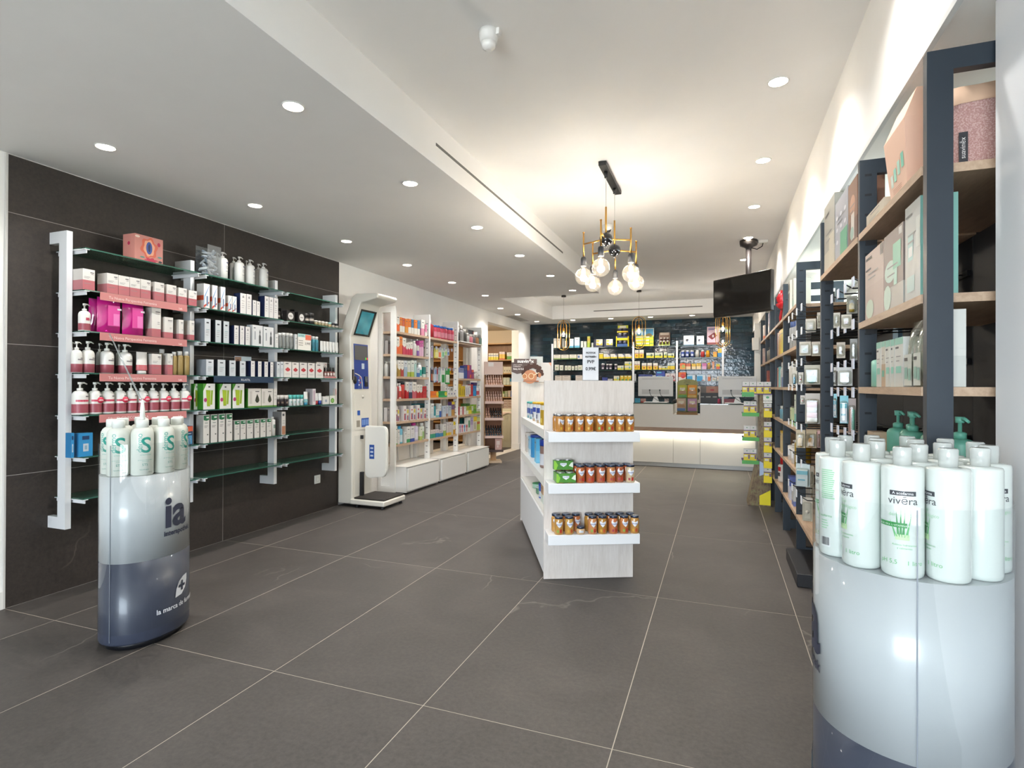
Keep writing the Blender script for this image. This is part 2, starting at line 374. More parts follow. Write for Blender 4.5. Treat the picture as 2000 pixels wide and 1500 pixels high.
# warm lamp in the store room
t = thing('store_ceiling_lamp', 'round ceiling lamp in the small store room', 'ceiling lamp', (-5.0, 9.6, 2.5))
MB().lathe([(.12, -.03), (.14, -.02), (.14, 0)], RING, 20).build('body', t); MB().lathe([(.001, -.035), (.11, -.035), (.12, -.03)], LENS, 20, cap=False).build('lens', t)
l = bpy.data.lights.new('store_lamp_light', 'POINT'); l.energy = 45; l.color = (1, .84, .62); l.shadow_soft_size = .12
o = bpy.data.objects.new('store_lamp_light', l); COL.objects.link(o); o.parent = t; o.location = (0, 0, -.2)

# tree outside the side window
t = thing('street_tree', 'leafy green tree outside the side window', 'tree', (2.7, 13., -.1)); rr = random.Random(8)
MB().lathe([(.14, 0), (.1, 2.6)], mat('#5a4a3a', .9), 10).build('trunk', t); q = MB(); lf_ = [mat(c, .6) for c in ('#5f8a3c', '#7fa850', '#9cc06a')]
for k in range(1400):
    v = Vector((rr.gauss(0, 1), rr.gauss(0, 1), rr.gauss(0, 1))).normalized() * rr.uniform(.5, 1.35) + Vector((0, 0, 3.7)); a = Vector((rr.uniform(-1, 1), rr.uniform(-1, 1), rr.uniform(-1, 1))).normalized() * .09; b = a.cross(Vector((rr.uniform(-1, 1), rr.uniform(-1, 1), 1))).normalized() * .05
    q.add([v - a, v + b, v + a, v - b], [(0, 1, 2, 3)], lf_[k % 3])
o = q.build('foliage', t); o['kind'] = 'stuff'
# ================================================================ furniture and fixtures
WLAC = mat('#e4e3df', .35, coat=.1); WMET = mat('#d6d7d8', .38)
GLASS = clear_mat('green_glass', '#a6c6b9', .3, .03, .22, '#5f9482'); CLEAR = clear_mat('clear_acrylic', '#f7f9fa', .35); ACRY = clear_mat('thin_acrylic', '#fafcfc', .25)
GEDGE = mat('#2c5a4c', .2); BLACK = mat('#15161a', .4); CHROME = mat('#c9cacb', .2, 1.); DARK = mat('#1c1d20', .6)
def _wood(c1, c2, c3, sc=(1, 1, 1), rough=.5):
    def f(nt, b):
        v = coords(nt, sc); n = noise(nt, v, 3., 6, .65, .8); n2 = noise(nt, v, 14., 4, .7)
        c = ramp(nt, [(.25, c1), (.5, c2), (.75, c3)], n); c = mixc(nt, c, ramp(nt, [(.35, c1), (.65, c3)], n2), .35)
        nt.links.new(c, b.inputs['Base Color']); b.inputs['Roughness'].default_value = rough
    return f
PALEW = surf('whitewashed_oak', _wood('#c9bfb6', '#dad2ca', '#e3dcd6', (6, 6, .7)))
OAKX = surf('oak_shelf_board', _wood('#9c8068', '#b59a80', '#c4aa91', (6, 1, 6)))
BROWN = surf('brown_melamine', _wood('#6a4421', '#7c5430', '#8a6139', (5, 5, 1)))
BROWNL = surf('light_brown_edge', _wood('#9a7444', '#ab8450', '#b8915c', (1, 5, 5)))
BAND = surf('oak_band', _wood('#957c69', '#a88f7b', '#b49c89', (1, 6, 6)))
NAVY = mat('#1d2832', .45); NAVYD = mat('#141b22', .6)

# ---- white uprights with glass shelves on the stone wall
us = thing('wall_shelving', 'white steel wall shelving with green glass shelves on the dark stone wall', 'shelving', (X_W, 2.166, 0))
PY = (2.166, 2.99, 3.815, 4.63); UZ = (2.085, 1.836, 1.59, 1.34, 1.089, .841, .594)
XF = -3.53                                  # front edge of the glass
for y in PY:
    m = MB(); m.box(.1, .17, 0, .032, .41, 2.185, WMET); m.box(.012, .1, 0, .032, 2.115, 2.185, WMET); m.box(.012, .1, 0, .032, .41, .48, WMET)
    m.build('upright', us, (0, y - 2.166, 0))
br = MB(); br.box(.015, .27, 0, .005, -.028, -.008, WMET).box(.015, .275, -.012, .017, -.008, -.004, WMET); br_me = br.mesh('bracket')
for k in range(3):
    y0, y1 = PY[k] + .038, PY[k + 1] - .006
    gm = MB(); gm.box(.02, .268, 0, y1 - y0, -.004, .004, GLASS); gm.box(.268, .2705, 0, y1 - y0, -.004, .004, GEDGE); gme = gm.mesh('glass_shelf')
    for z in UZ:
        s = link('glass_shelf', gme, us, (0, y0 - 2.166, z - .004)); link('bracket', br_me, s, (0, .008, 0)); link('bracket', br_me, s, (0, y1 - y0 - .012, 0))
def strip(y0, y1, z, colour, label, words, tc, small=None):
    m = MB().box(0, .003, 0, y1 - y0, -.046, .002, mat(colour, .5)); o = m.build('shelf_edge_strip', None, (XF + .002, y0, z)); tag(o, label, 'sign', 'shelf edge strips on the stone wall')
    text(words, .024, tc, o, (.0036, .05 if small else (y1 - y0) / 2, -.032), (math.pi / 2, 0, math.pi / 2), 'LEFT' if small else 'CENTER')
    if small: text(small, .018, tc, o, (.0036, y1 - y0 - .05, -.036), (math.pi / 2, 0, math.pi / 2), 'CENTER', bold=.0004)
for k, z in enumerate(UZ[1:5]):
    strip(at(194, 700, x=XF).y, at(364, 700, x=XF).y, z - .004, '#c07a78', 'pink shelf edge strip with white capitals below %s' % ('row of pink and white cartons', 'the magenta wash bags', 'pump bottles and oil bottles', 'row of discounted pump bottles')[k],
          ('Tu Nueva Perspectiva Femenina', 'Tu Nueva Perspectiva Femenina', 'Tu Nueva Perspectiva Femenina', 'SALUD GINECOLÓGICA')[k], mat('#e8cfca', .5), 'Lab.')
strip(at(417, 735, x=XF).y, at(533.5, 735, x=XF).y, UZ[3] - .004, '#14304a', 'navy blue shelf edge strip below silver and navy cartons', 'RILASTIL', mat('#d9dde0', .5))
# power socket on the stone wall
t = thing('wall_socket', 'white square power socket low on the stone wall', 'socket', tuple(at(619, 936, x=X_W + .012)))
MB().rbox(0, .01, -.042, .042, -.042, .042, mat('#e2e1dc', .4), .004).build('plate', t)
c = MB(); c.lathe([(.024, 0), (.026, .003), (.021, .003), (.02, -.004)], mat('#d2d1cc', .4), 20); c.xf(Matrix.Translation((.009, 0, 0)) @ Matrix.Rotation(math.pi / 2, 4, 'Y')); c.build('socket_well', t)

# ---- weighing kiosk
t = thing('weighing_kiosk', 'tall off-white weighing and height measuring kiosk with tilted screen', 'kiosk', (X_W, 4.875, 0))
KW = mat('#dcd8cd', .35, coat=.15); KD = .36
def rounded(prof): return prof
body = [(.02, .03), (.20, .03), (.195, .9), (.185, 1.33), (.17, 1.79), (.285, 2.11), (.30, 2.135), (.50, 2.175), (.515, 2.205), (.50, 2.225), (.24, 2.235), (.185, 2.2), (.03, 1.82), (.02, 1.74)]
b = bmesh.new(); vs = [b.verts.new((p[0], 0, p[1])) for p in body]; f = b.faces.new(vs); r = bmesh.ops.extrude_face_region(b, geom=[f])
for v in [q for q in r['geom'] if isinstance(q, bmesh.types.BMVert)]: v.co.y = KD
bmesh.ops.recalc_face_normals(b, faces=b.faces[:])
bmesh.ops.bevel(b, geom=b.edges[:], offset=.012, segments=2, affect='EDGES', profile=.5)
MB().bm(b, KW).build('cabinet', t)
def kfront(z):                              # x of the front face at height z
    for (a, c) in zip(body[1:5], body[2:6]):
        if a[1] <= z <= c[1]: return a[0] + (c[0] - a[0]) * (z - a[1]) / (c[1] - a[1])
    return .2
def kpanel(name, y0, y1, z0, z1, m, par, lift=.002, th=.004, xo=0):
    a, c = kfront(z0) + lift, kfront(z1) + lift
    q = MB(); q.add([(a - th, y0, z0), (a, y0, z0), (a, y1, z0), (a - th, y1, z0), (c - th, y0, z1), (c, y0, z1), (c, y1, z1), (c - th, y1, z1)], [(0, 1, 2, 3), (7, 6, 5, 4), (0, 4, 5, 1), (1, 5, 6, 2), (2, 6, 7, 3), (3, 7, 4, 0)], m)
    return q.build(name, par)
sc = kpanel('screen', .045, .325, 1.805, 2.075, mat('#121315', .25), t, .003)
TEAL = surf('screen_picture', lambda nt, b: (nt.links.new(ramp(nt, [(.35, '#0d5f6b'), (.65, '#1a8793')], noise(nt, coords(nt, rnd=False), 4., 2)), b.inputs['Emission Color']), setattr(b.inputs['Emission Strength'], 'default_value', .55), setattr(b.inputs['Base Color'], 'default_value', (.01, .02, .02, 1)), setattr(b.inputs['Roughness'], 'default_value', .15)))
kpanel('picture', .065, .285, 1.825, 2.055, TEAL, sc, .005)
kb = kpanel('control_panel', .05, .30, 1.235, 1.715, mat('#1c3d8f', .35), t, .003)
kpanel('display', .06, .29, 1.545, 1.70, mat('#4a4c4e', .25), kb, .005); kpanel('button', .245, .262, 1.552, 1.575, mat('#3bb13f', .4, emit=.4), kb, .007); kpanel('button', .27, .287, 1.552, 1.575, mat('#d8303a', .4, emit=.3), kb, .007)
kpanel('notice', .18, .225, 1.45, 1.51, mat('#c9d6e4', .5), kb, .005); kpanel('coin_slot', .225, .275, 1.26, 1.37, BLACK, kb, .012, .012); kpanel('coin_slot_trim', .24, .26, 1.31, 1.37, CHROME, kb, .02, .012)
kpanel('price_panel', .105, .17, 1.235, 1.375, mat('#2f4f9c', .4), kb, .006); 
for j in range(4): kpanel('price_sticker', .115 + .02 * (j % 2), .13 + .02 * (j % 2), 1.27 + .025 * j, 1.285 + .025 * j, mat('#cf4a4a' if j % 2 else '#e5e5e5', .5), kb, .008)
tr = MB(); tr.tube([(kfront(1.4) + .004, .06, 1.40), (kfront(1.38) + .004, .12, 1.385), (kfront(1.36) + .004, .165, 1.36), (kfront(1.3) + .004, .18, 1.30), (kfront(1.24) + .004, .182, 1.235)], .005, KW, 8); tr.build('swoosh_trim', kb)
hl = MB(); hl.lathe([(.001, .006), (.035, .006), (.04, .004), (.042, 0)], BLACK, 20, sy=.72); hl.xf(Matrix.Translation((.189, .055, 1.33)) @ Matrix.Rotation(math.pi / 2, 4, 'Y')); hl.build('speaker_recess', t)
fl_ = kpanel('service_flap', .045, .325, .80, 1.2, mat('#d9d5ca', .4), t, .004)
c = MB(); c.lathe([(.016, 0), (.018, .003), (.001, .004)], mat('#c9c5ba', .4), 16); c.xf(Matrix.Translation((kfront(1.15) + .004, .185, 1.15)) @ Matrix.Rotation(math.pi / 2, 4, 'Y')); c.build('lock', fl_)
kpanel('sticker', .09, .135, .955, 1.005, mat('#2a55a3', .5), fl_, .006); kpanel('paper_slot', .075, .13, .83, .90, mat('#8e877a', .5), fl_, .006); kpanel('sticker', .16, .29, .825, .92, mat('#24509f', .5), fl_, .006)
for j in range(4): kpanel('pictogram', .172 + .03 * j, .188 + .03 * j, .845, .905, mat('#7fa0d6', .5), fl_, .008)
kpanel('lower_panel', .045, .325, .12, .74, mat('#cfccc2', .45), t, .003)
MB().box(.185, .20, .01, .028, 1.33, 1.44, CHROME).build('side_clip', t)
# folding seat, column, platform
st = MB(); sp = []
for (a, c_) in ((.0, .07), (.0, .55)): pass
pts = [(.0, .10), (.0, .60), (.22, .60)] + [(.27 - .05 * math.cos(a) * 0 + .05 * (math.sin(a) - 1) + .0, .60 - .05 * (1 - math.cos(a))) for a in (.5, 1.0, 1.57)] + [(.27, .18)] + [(.22 + .05 * math.cos(a), .18 - .12 * math.sin(a)) for a in (.5, 1.0, 1.5)] + [(.06, .04), (.01, .06)]
b = bmesh.new(); f = b.faces.new([b.verts.new((p[0], 0, p[1])) for p in pts]); r = bmesh.ops.extrude_face_region(b, geom=[f])
for v in [q for q in r['geom'] if isinstance(q, bmesh.types.BMVert)]: v.co.y = .045
bmesh.ops.recalc_face_normals(b, faces=b.faces[:]); bmesh.ops.bevel(b, geom=b.edges[:], offset=.008, segments=2, affect='EDGES')
st.bm(b, mat('#e7e5de', .3)); seat = st.build('folding_seat', t, (.235, .17, .24))
MB().box(0, .06, -.002, 0, 0, .15, mat('#24509f', .5)).build('sticker', seat, (.06, -.001, .25))
for j in range(3): MB().box(0, .036, -.003, 0, 0, .018, mat('#c4cfe2', .5)).build('pictogram', seat, (.072, -.0015, .275 + .04 * j))
MB().box(.21, .245, .12, .15, .07, .35, BLACK).build('column', t); MB().box(.195, .225, .14, .16, .70, .74, BLACK).build('hinge', t)
pl = MB(); pl.rbox(.18, .60, -.015, .40, .03, .085, KW, .012, 2); plo = pl.build('platform', t)
MB().rbox(.215, .585, .01, .39, .086, .102, mat('#2b2623', .7), .004, 1).build('rubber_mat', plo)
ft = MB(); ft.lathe([(.018, 0), (.018, .02), (.012, .03)], DARK, 12)
for x, y in ((.56, .02), (.56, .36), (.25, .02), (.06, .34)): link('foot', ft.mesh('foot'), t, (x, y, 0))

# ---- white shelving with cabinets
ws = thing('white_shelving', 'white steel shelving with oak boards above three white cabinets', 'shelving', (X_W, 5.62, 0))
FY = (5.625, 6.44, 7.28, 8.12); WZ = (1.915, 1.648, 1.382, 1.115, .845, .577); XWF = -3.555
SLOTM = mat('#5f6266', .6)
for k, y in enumerate(FY):
    zb = .02 if k == 0 else .325; m = MB(); yy = y - 5.62
    m.box(.175, .24, yy, yy + .03, zb, 2.205, WLAC)
    m.box(.005, .175, yy, yy + .03, 2.135, 2.205, WLAC).box(.005, .055, yy, yy + .03, zb, 2.135, WLAC)
    if k == 0: m.box(.055, .175, yy, yy + .03, .02, .09, WLAC)
    m.build('side_frame', ws)
    if k:
        for j in range(22):
            q = MB().box(.195, .22, yy - .001, yy, .40 + .08 * j, .409 + .08 * j, SLOTM)
            if j % 1 == 0: q.build('slot', ws)
m = MB()
for k in range(3):
    y0, y1 = FY[k] + .03 - 5.62, FY[k + 1] - 5.62
    for j, z in enumerate(WZ):
        if (k == 1 and j in (1, 2)) or (k == 2 and j == 1): continue
        MB().box(.01, .237, y0 + .002, y1 - .002, z - .028, z, OAKX).build('shelf_board', ws)
    bk = MB()
    for yy in (y0 + .04, y1 - .09): bk.box(.012, .03, yy, yy + .05, .33, 1.88, WLAC)
    bk.build('back_rail', ws)
    bs = MB(); bs.tube([(.03, y0 + .25, 1.35), (.03, y0 + .38, .34)], .006, WMET, 6); bs.build('brace', ws)
for k, (a, c_) in enumerate(((5.66, 6.445), (6.50, 7.272), (7.325, 8.11))):
    cb = tag(MB().box(0, .37, 0, c_ - a, .02, .32, WLAC).box(.02, .35, .02, c_ - a - .02, 0, .02, DARK).build('base_cabinet', None, (X_W + .006, a, 0)), 'low white cabinet, %s of three under the white shelving' % ('nearest', 'middle', 'farthest')[k], 'cabinet', 'low white cabinets')
    MB().rbox(.372, .39, .012, c_ - a - .012, .035, .30, WLAC, .003, 1).build('door', cb)
    MB().box(-.004, .392, -.004, c_ - a + .004, .32, .323, mat('#e2dfd8', .35)).build('top', cb)

# ---- oblique gondola with whitewashed end panel
GA = math.radians(25.0); GO = (-1.08, 3.503, 0); GL_ = 1.63
gd = thing('gondola_shelf', 'free-standing white gondola with whitewashed oak end panels', 'gondola', GO, GA)
MB().box(0, .597, 0, .022, .003, 1.308, PALEW).build('end_panel', gd)
MB().box(0, .597, GL_ - .022, GL_, .003, 1.308, PALEW).build('end_panel', gd)
MB().box(.285, .312, .022, GL_ - .022, .4, 1.27, PALEW).build('back_panel', gd)
for z in (.98, .655, .33):
    MB().rbox(.006, .596, -.155, 0, z - .064, z, mat('#e8e9ea', .35), .002, 1).build('end_shelf', gd)
for sx in (0, 1):
    for z in (.98, .66):
        x0, x1 = (.004, .285) if sx == 0 else (.312, .593)
        MB().box(x0, x1, .024, GL_ - .024, z - .06, z, mat('#e3e2dd', .4)).build('side_shelf', gd)
MB().box(.01, .587, .024, GL_ - .024, .03, .42, mat('#dcdad4', .4)).build('plinth_cabinet', gd)
for sx in (0, 1):
    for k in range(2):
        x = .0 if sx == 0 else .587
        MB().box(x, x + .01, .03 + k * .79, .03 + (k + 1) * .79 - .004, .04, .405, mat('#dedfe0', .4)).build('door', gd)
MB().box(.05, .56, .01, GL_ - .01, 0, .03, DARK).build('plinth', gd)
MB().box(.1, .5, .024, .2, 1.2, 1.285, PALEW).build('top_rail', gd)
# acrylic sign holder on the gondola
t = thing('price_sign', 'upright white price sign in acrylic holder on top of the gondola', 'sign', GO, GA)
t.location = Matrix.Rotation(GA, 3, 'Z') @ Vector((.315, .03, 1.308)) + Vector(GO)
MB().box(-.0535, .0535, 0, .001, .003, .222, mat('#eceef2', .4)).build('paper', t); MB().box(-.056, .056, -.003, -.0005, .001, .224, clear_mat('sign_acrylic', '#ffffff', .05, .03, 0, '#ffffff', .3)).box(-.056, .056, -.03, .03, 0, .003, ACRY).build('holder', t)
INK = mat('#2b2b30', .6)
for w, s_, z in (('POTITOS', .0155, .180), ('NUTRIBÉN', .0155, .154), ('PVP', .030, .116), ('0.99€', .030, .069)): text(w, s_, INK, t, (0, -.0035, z), bold=.0006)
# far sign holder and magazine-like poster
def gpt(u, v, z): return Matrix.Rotation(GA, 3, 'Z') @ Vector((u, v, z)) + Vector(GO)
t = thing('empty_sign_holder', 'blank white sign in acrylic holder behind the baby poster', 'sign', gpt(.14, 1.56, 1.309), GA)
MB().box(-.06, .06, 0, .001, .003, .24, mat('#d9d7d4', .35)).build('paper', t); MB().box(-.062, .062, -.004, -.001, .001, .242, ACRY).box(-.062, .062, -.03, .03, 0, .003, ACRY).build('holder', t)
t = thing('counter_poster', 'cardboard poster of a curly-haired baby wearing round glasses on gondola', 'poster', gpt(.06, 1.36, 1.309), GA)
PB = mat('#8d8a8a', .5); w, h = .36, .175
MB().box(-.17, .19, 0, .004, 0, h, mat('#a7a6a4', .5)).build('card', t)
p = MB(); p.prism([(-.17, h), (-.17, .09), (-.12, .07), (-.07, .08), (-.03, .13), (0, h)][::-1], 'y', -.0008, 0, mat('#4a3c3a', .6)); p.build('dark_background', t)
def disc(cx, cz, rx, rz, m, y0, n=20): q = MB(); q.prism([(cx + rx * math.cos(a * 2 * math.pi / n), cz + rz * math.sin(a * 2 * math.pi / n)) for a in range(n)][::-1], 'y', y0 - .0006, y0, m); return q
rr = random.Random(5); hr = MB()
for k in range(44):
    a = rr.uniform(-.35, 3.4); q = disc(.02 + .082 * math.cos(a) * rr.uniform(.6, 1.05), .082 + .074 * math.sin(a) * rr.uniform(.75, 1.), .019, .018, mat('#3d2620', .8), -.0028 - .00002 * k if math.sin(a) > .55 else -.001 - .00002 * k, 10); o_ = len(hr.v); i = hr.mi(q.mats[0]); hr.v += q.v; hr.f += [tuple(o_ + z for z in f) for f in q.f]; hr.m += [i] * len(q.f); hr.sm += q.sm
hr.build('curly_hair', t); disc(-.003, .046, .062, .062, mat('#a8704f', .6), -.002, 28).build('face', t)
MB().box(-.066, .076, -.0035, -.0025, 0, .012, mat('#8f5f45', .6)).build('chin_shadow_print', t)
disc(.085, .06, .014, .022, mat('#9b6547', .6), -.0022).build('ear', t)
for cx, cz, rz_ in ((-.052, .05, .024), (.008, .052, .027)):
    disc(cx, cz, rz_ * .95, rz_, mat('#dcc6a6', .4), -.003).build('glasses_rim', t); disc(cx, cz, rz_ * .78, rz_ * .82, mat('#a2693f', .4), -.0037).build('glasses_lens', t)
MB().add([(.033, -.0036, .058), (.08, -.0036, .082), (.08, -.0036, .088), (.033, -.0036, .066)], [(0, 1, 2, 3)], mat('#dcc6a6', .4)).build('glasses_temple', t)
p = MB(); p.prism([(.09, 0), (.19, 0), (.19, h - .03), (.17, h), (.10, h), (.085, .09)], 'y', -.0022, -.0016, mat('#b3b0ad', .6)); p.build('grey_clothing', t)
p = MB(); p.prism([(.165, h), (.19, h - .035), (.19, h)], 'y', -.003, -.0024, mat('#c98a72', .6)); p.build('corner_print', t)
MB().box(-.148, .06, -.001, .003, h - .012, h + .032, mat('#4a3a38', .6)).build('header_card', t)
text('suavinēx', .042, mat('#eeeae6', .5), t, (-.044, -.0034, h - .002), bold=.0008); text('SPRING / SUMMER', .010, mat('#e2d8d2', .5), t, (-.155, -.0036, h - .026), align='LEFT'); text('Collection', .016, mat('#e2d8d2', .5), t, (-.155, -.0036, h - .042), align='LEFT'); text('Baby & Kids', .021, mat('#f2ece8', .5), t, (-.155, -.0036, h - .066), align='LEFT')

# ---- till counter
ct = thing('till_counter', 'long white till counter with oak band and lit lower front', 'counter', (0, 9.05, 0))
CW = mat('#dedad2', .4); x0c, x1c = -2.35, .505
up = MB(); up.box(x0c, -.683, 0, .62, .631, 1.0, CW); up.build('front_panel', ct)
MB().box(-.683, -.281, 0, .62, .631, .833, CW).build('low_panel', ct)
MB().box(-.281, x1c, 0, .62, .631, 1.0, CW).build('front_panel', ct)
MB().box(x0c, x1c, -.004, .62, .566, .631, BAND).build('oak_band', ct)
for a, c_ in ((x0c, -.685), (-.681, -.283), (-.279, x1c)): MB().box(a, c_, .055, .6, .07, .566, mat('#e3e1da', .4)).build('lower_panel', ct)
MB().box(x0c, x1c, .075, .6, .006, .068, mat('#b3b5b4', .35, .3)).build('plinth', ct)
for a, c_ in ((x0c, -.683), (-.281, x1c)): MB().box(a, c_, -.003, .62, 1.0, 1.01, clear_mat('counter_glass', '#9fb8ae', .3)).build('glass_top', ct)
for k, xx in enumerate((-2.0, -1.2, -.4, .2)):
    l = bpy.data.lights.new('counter_strip_light', 'AREA'); l.shape = 'RECTANGLE'; l.size = .78 if k < 3 else .5; l.size_y = .012; l.energy = 1.8; l.color = (1, .93, .72)
    o = bpy.data.objects.new('counter_strip_light', l); COL.objects.link(o); o.parent = ct; o.location = (xx, .03, .563)
# monitors seen from behind
def monitor(x, y, rz, label):
    t = thing('computer_monitor', label, 'monitor', (x, y, 1.0105), rz)
    MW = mat('#e6e6e4', .4)
    MB().rbox(-.275, .275, -.018, .018, .105, .425, MW, .006, 2).build('housing', t); MB().box(-.215, .215, -.019, -.018, .385, .389, mat('#8d8d8c', .5)).build('vent_slot', t)
    MB().box(-.215, .215, -.022, -.0175, .14, .215, mat('#c6c6c4', .45)).build('connector_recess', t)
    MB().box(-.26, .26, .0182, .019, .12, .41, BLACK).build('screen', t)
    s = MB(); s.prism([(-.025, .10), (.025, .10), (.06, .012), (-.05, .012)][::-1], 'y', -.02, .01, MW); s.build('neck', t); MB().rbox(-.18, .20, -.09, .11, 0, .014, MW, .006, 2).build('base', t)
    for xx, x2 in ((-.09, .02), (.07, .19)):
        q = MB(); q.tube([(xx, -.025, .205), (xx, -.03, .17), (xx + .02, -.035, .12), (x2, -.04, .05), (x2 + .06, -.03, .02)], .004, BLACK, 6); q.build('cable', t); MB().box(xx - .01, xx + .01, -.034, -.018, .195, .215, BLACK).build('plug', t)
monitor(-.975, 9.28, 0, 'white computer monitor seen from behind, left of the snack display'); monitor(.255, 9.28, 0, 'white computer monitor seen from behind at right end of counter')
for k, x in enumerate((-.67, .50)):
    t = MB(); t.lathe([(.03, 0), (.032, .03), (.026, .05), (.01, .06)], mat('#1d1e21', .35), 16, sx=1.3); tag(t.build('barcode_scanner', None, (x, 9.36, 1.0105)), 'black barcode scanner on counter beside the %s monitor' % ('left', 'right')[k], 'scanner')

# ---- shelves on the tiled wall
bs = thing('back_wall_shelving', 'white uprights with dark glass shelves on glazed tile wall', 'shelving', (-3.235, Y_B, 0))
BX = (-3.235, -1.587, -.765, .055); BZ = (2.061, 1.829, 1.602, 1.379); YBF = 11.04
for x in BX: MB().box(-.018, .018, -.25, -.22, .35, 2.147, WMET).box(-.018, .018, -.22, -.006, 2.09, 2.147, WMET).build('upright', bs, (x + 3.235, 0, 0))
g2 = clear_mat('smoked_glass', '#5d7a70', .3); b2 = MB().box(-.006, .006, -.245, -.01, -.026, -.012, WMET).mesh('bracket')
for k in range(3):
    xa, xb = BX[k] + .02, BX[k + 1] - .02
    for z in BZ:
        s = MB().box(0, xb - xa, -.25, -.01, -.011, -.001, g2).box(0, xb - xa, -.252, -.25, -.011, -.001, mat('#1f3f38', .2)).build('glass_shelf', bs, (xa + 3.235, 0, z)); link('bracket', b2, s, (.01, 0, 0)); link('bracket', b2, s, (xb - xa - .01, 0, 0))

# ---- navy shelving on the right
RY = (1.82, 2.60, 3.51, 4.56, 5.48, 6.25, 6.87, 7.54, 8.37); RZ = (1.885, 1.575, 1.27, .967, .655, .337); XRF = .53; RD = .47
rs = thing('navy_shelving', 'long run of navy steel shelving with oak boards along the right wall', 'shelving', (XRF, RY[0], 0))
for k, y in enumerate(RY):
    m = MB(); yy = y - RY[0]
    m.box(0, .06, yy, yy + .03, .0 if k else .1, 2.187, NAVY); m.box(RD - .06, RD, yy, yy + .03, .0 if k else .1, 2.187, NAVY)
    m.box(.06, RD - .06, yy, yy + .03, 2.13, 2.187, NAVY).box(.06, RD - .06, yy, yy + .03, .02, .1, NAVY)
    m.build('side_frame', rs)
    if 0 < k < 6:
        for j in range(24 if k < 4 else 12):
            st_ = .08 if k < 4 else .16
            MB().box(.018, .042, yy - .0008, yy, .28 + st_ * j, .289 + st_ * j, mat('#0c1014', .7)).build('slot', rs)
RSH = {0: (0, '1.528', 2, 3, 4, 5), 1: (0, 5), 2: (5,), 3: (0, 1, 2, 3, 4, 5), 4: (0, 1, 2, 3, 4, 5), 5: (0, 1, 2, 3, 4, 5), 6: (0, 1, 2, 3, 4, 5), 7: (0, 1, 2, 3, 4, 5)}
for k, lv in RSH.items():
    y0, y1 = RY[k] + .031 - RY[0], RY[k + 1] - .001 - RY[0]
    for j in lv:
        z = RZ[j] if isinstance(j, int) else float(j)
        MB().box(-.004, .40, y0, y1, z - .025, z, OAKX).box(.02, .06, y0, y0 + .004, z - .045, z - .025, BLACK).box(.02, .06, y1 - .004, y1, z - .045, z - .025, BLACK).build('shelf_board', rs)
# dark backing panels: full in the nearest bay, with gaps further on
BKM = mat('#191a1d', .7)
for (a, b_, z0, z1) in ((1.825, 2.66, .1, 2.05), (2.663, 3.54, .1, 2.05), (3.543, 4.57, .1, 2.05), (4.573, 5.49, .1, 1.9), (5.493, 8.39, .1, 2.1)):
    MB().box(RD - .075, RD - .066, a - RY[0], b_ - RY[0], z0, z1, BKM).build('back_panel', rs)
for y in (2.72, 3.38): 
    q = MB(); q.box(.33, .35, y - RY[0], y - RY[0] + .09, 1.4, 2.13, mat('#5e7d90', .5)); q.build('blue_upright', rs)
tag(MB().rbox(0, .5, 0, .62, 0, .085, mat('#222225', .5), .004, 1).build('floor_plinth', None, (.462, 3.95, 0)), 'low black plinth block on floor under right shelving', 'plinth')
# ---- television on its ceiling pole
tv = thing('television', 'black flat television hanging from the ceiling on a black pole', 'television', (.289, 6.5, Z_HIGH))
q = MB(); q.lathe([(.02, -.15), (.03, -.085), (.05, -.07), (.085, -.055), (.09, -.03), (.09, 0)], mat('#2a2624', .4), 24); q.build('ceiling_rose', tv); MB().lathe([(.028, -.66), (.028, -.1)], mat('#241f1d', .4), 16).build('pole', tv)
MB().box(-.045, .03, -.045, .03, -.66, -.52, BLACK).build('mount_arm', tv)
an = math.atan2(6.17 - 6.65, .484 + .07); tvp = Matrix.Translation((.207 - .289, 6.41 - 6.5, 2.2545 - Z_HIGH)) @ Matrix.Rotation(an, 4, 'Z')
q = MB(); q.rbox(-.3665, .3665, 0, .05, -.21, .21, mat('#17130f', .35), .006, 2); q.xf(tvp); q.build('housing', tv)
q = MB(); q.box(-.353, .353, -.001, .001, -.185, .197, mat('#0d0b0a', .12)); q.xf(tvp); q.build('screen', tv)
q = MB(); q.box(.19, .32, .05, .09, -.17, .02, BLACK); q.xf(tvp); q.build('rear_box', tv)
t = thing('ceiling_socket', 'white ceiling socket with short black cable beside television pole', 'socket', (.434, 6.56, Z_HIGH))
MB().rbox(-.05, .05, -.05, .05, -.03, 0, mat('#d9d6d0', .4), .005, 1).build('box', t)
q = MB(); q.tube([(.0, -.02, -.03), (-.01, -.05, -.07), (-.06, -.06, -.1), (-.10, -.055, -.085), (-.12, -.05, -.08)], .005, BLACK, 6); q.build('cable', t)
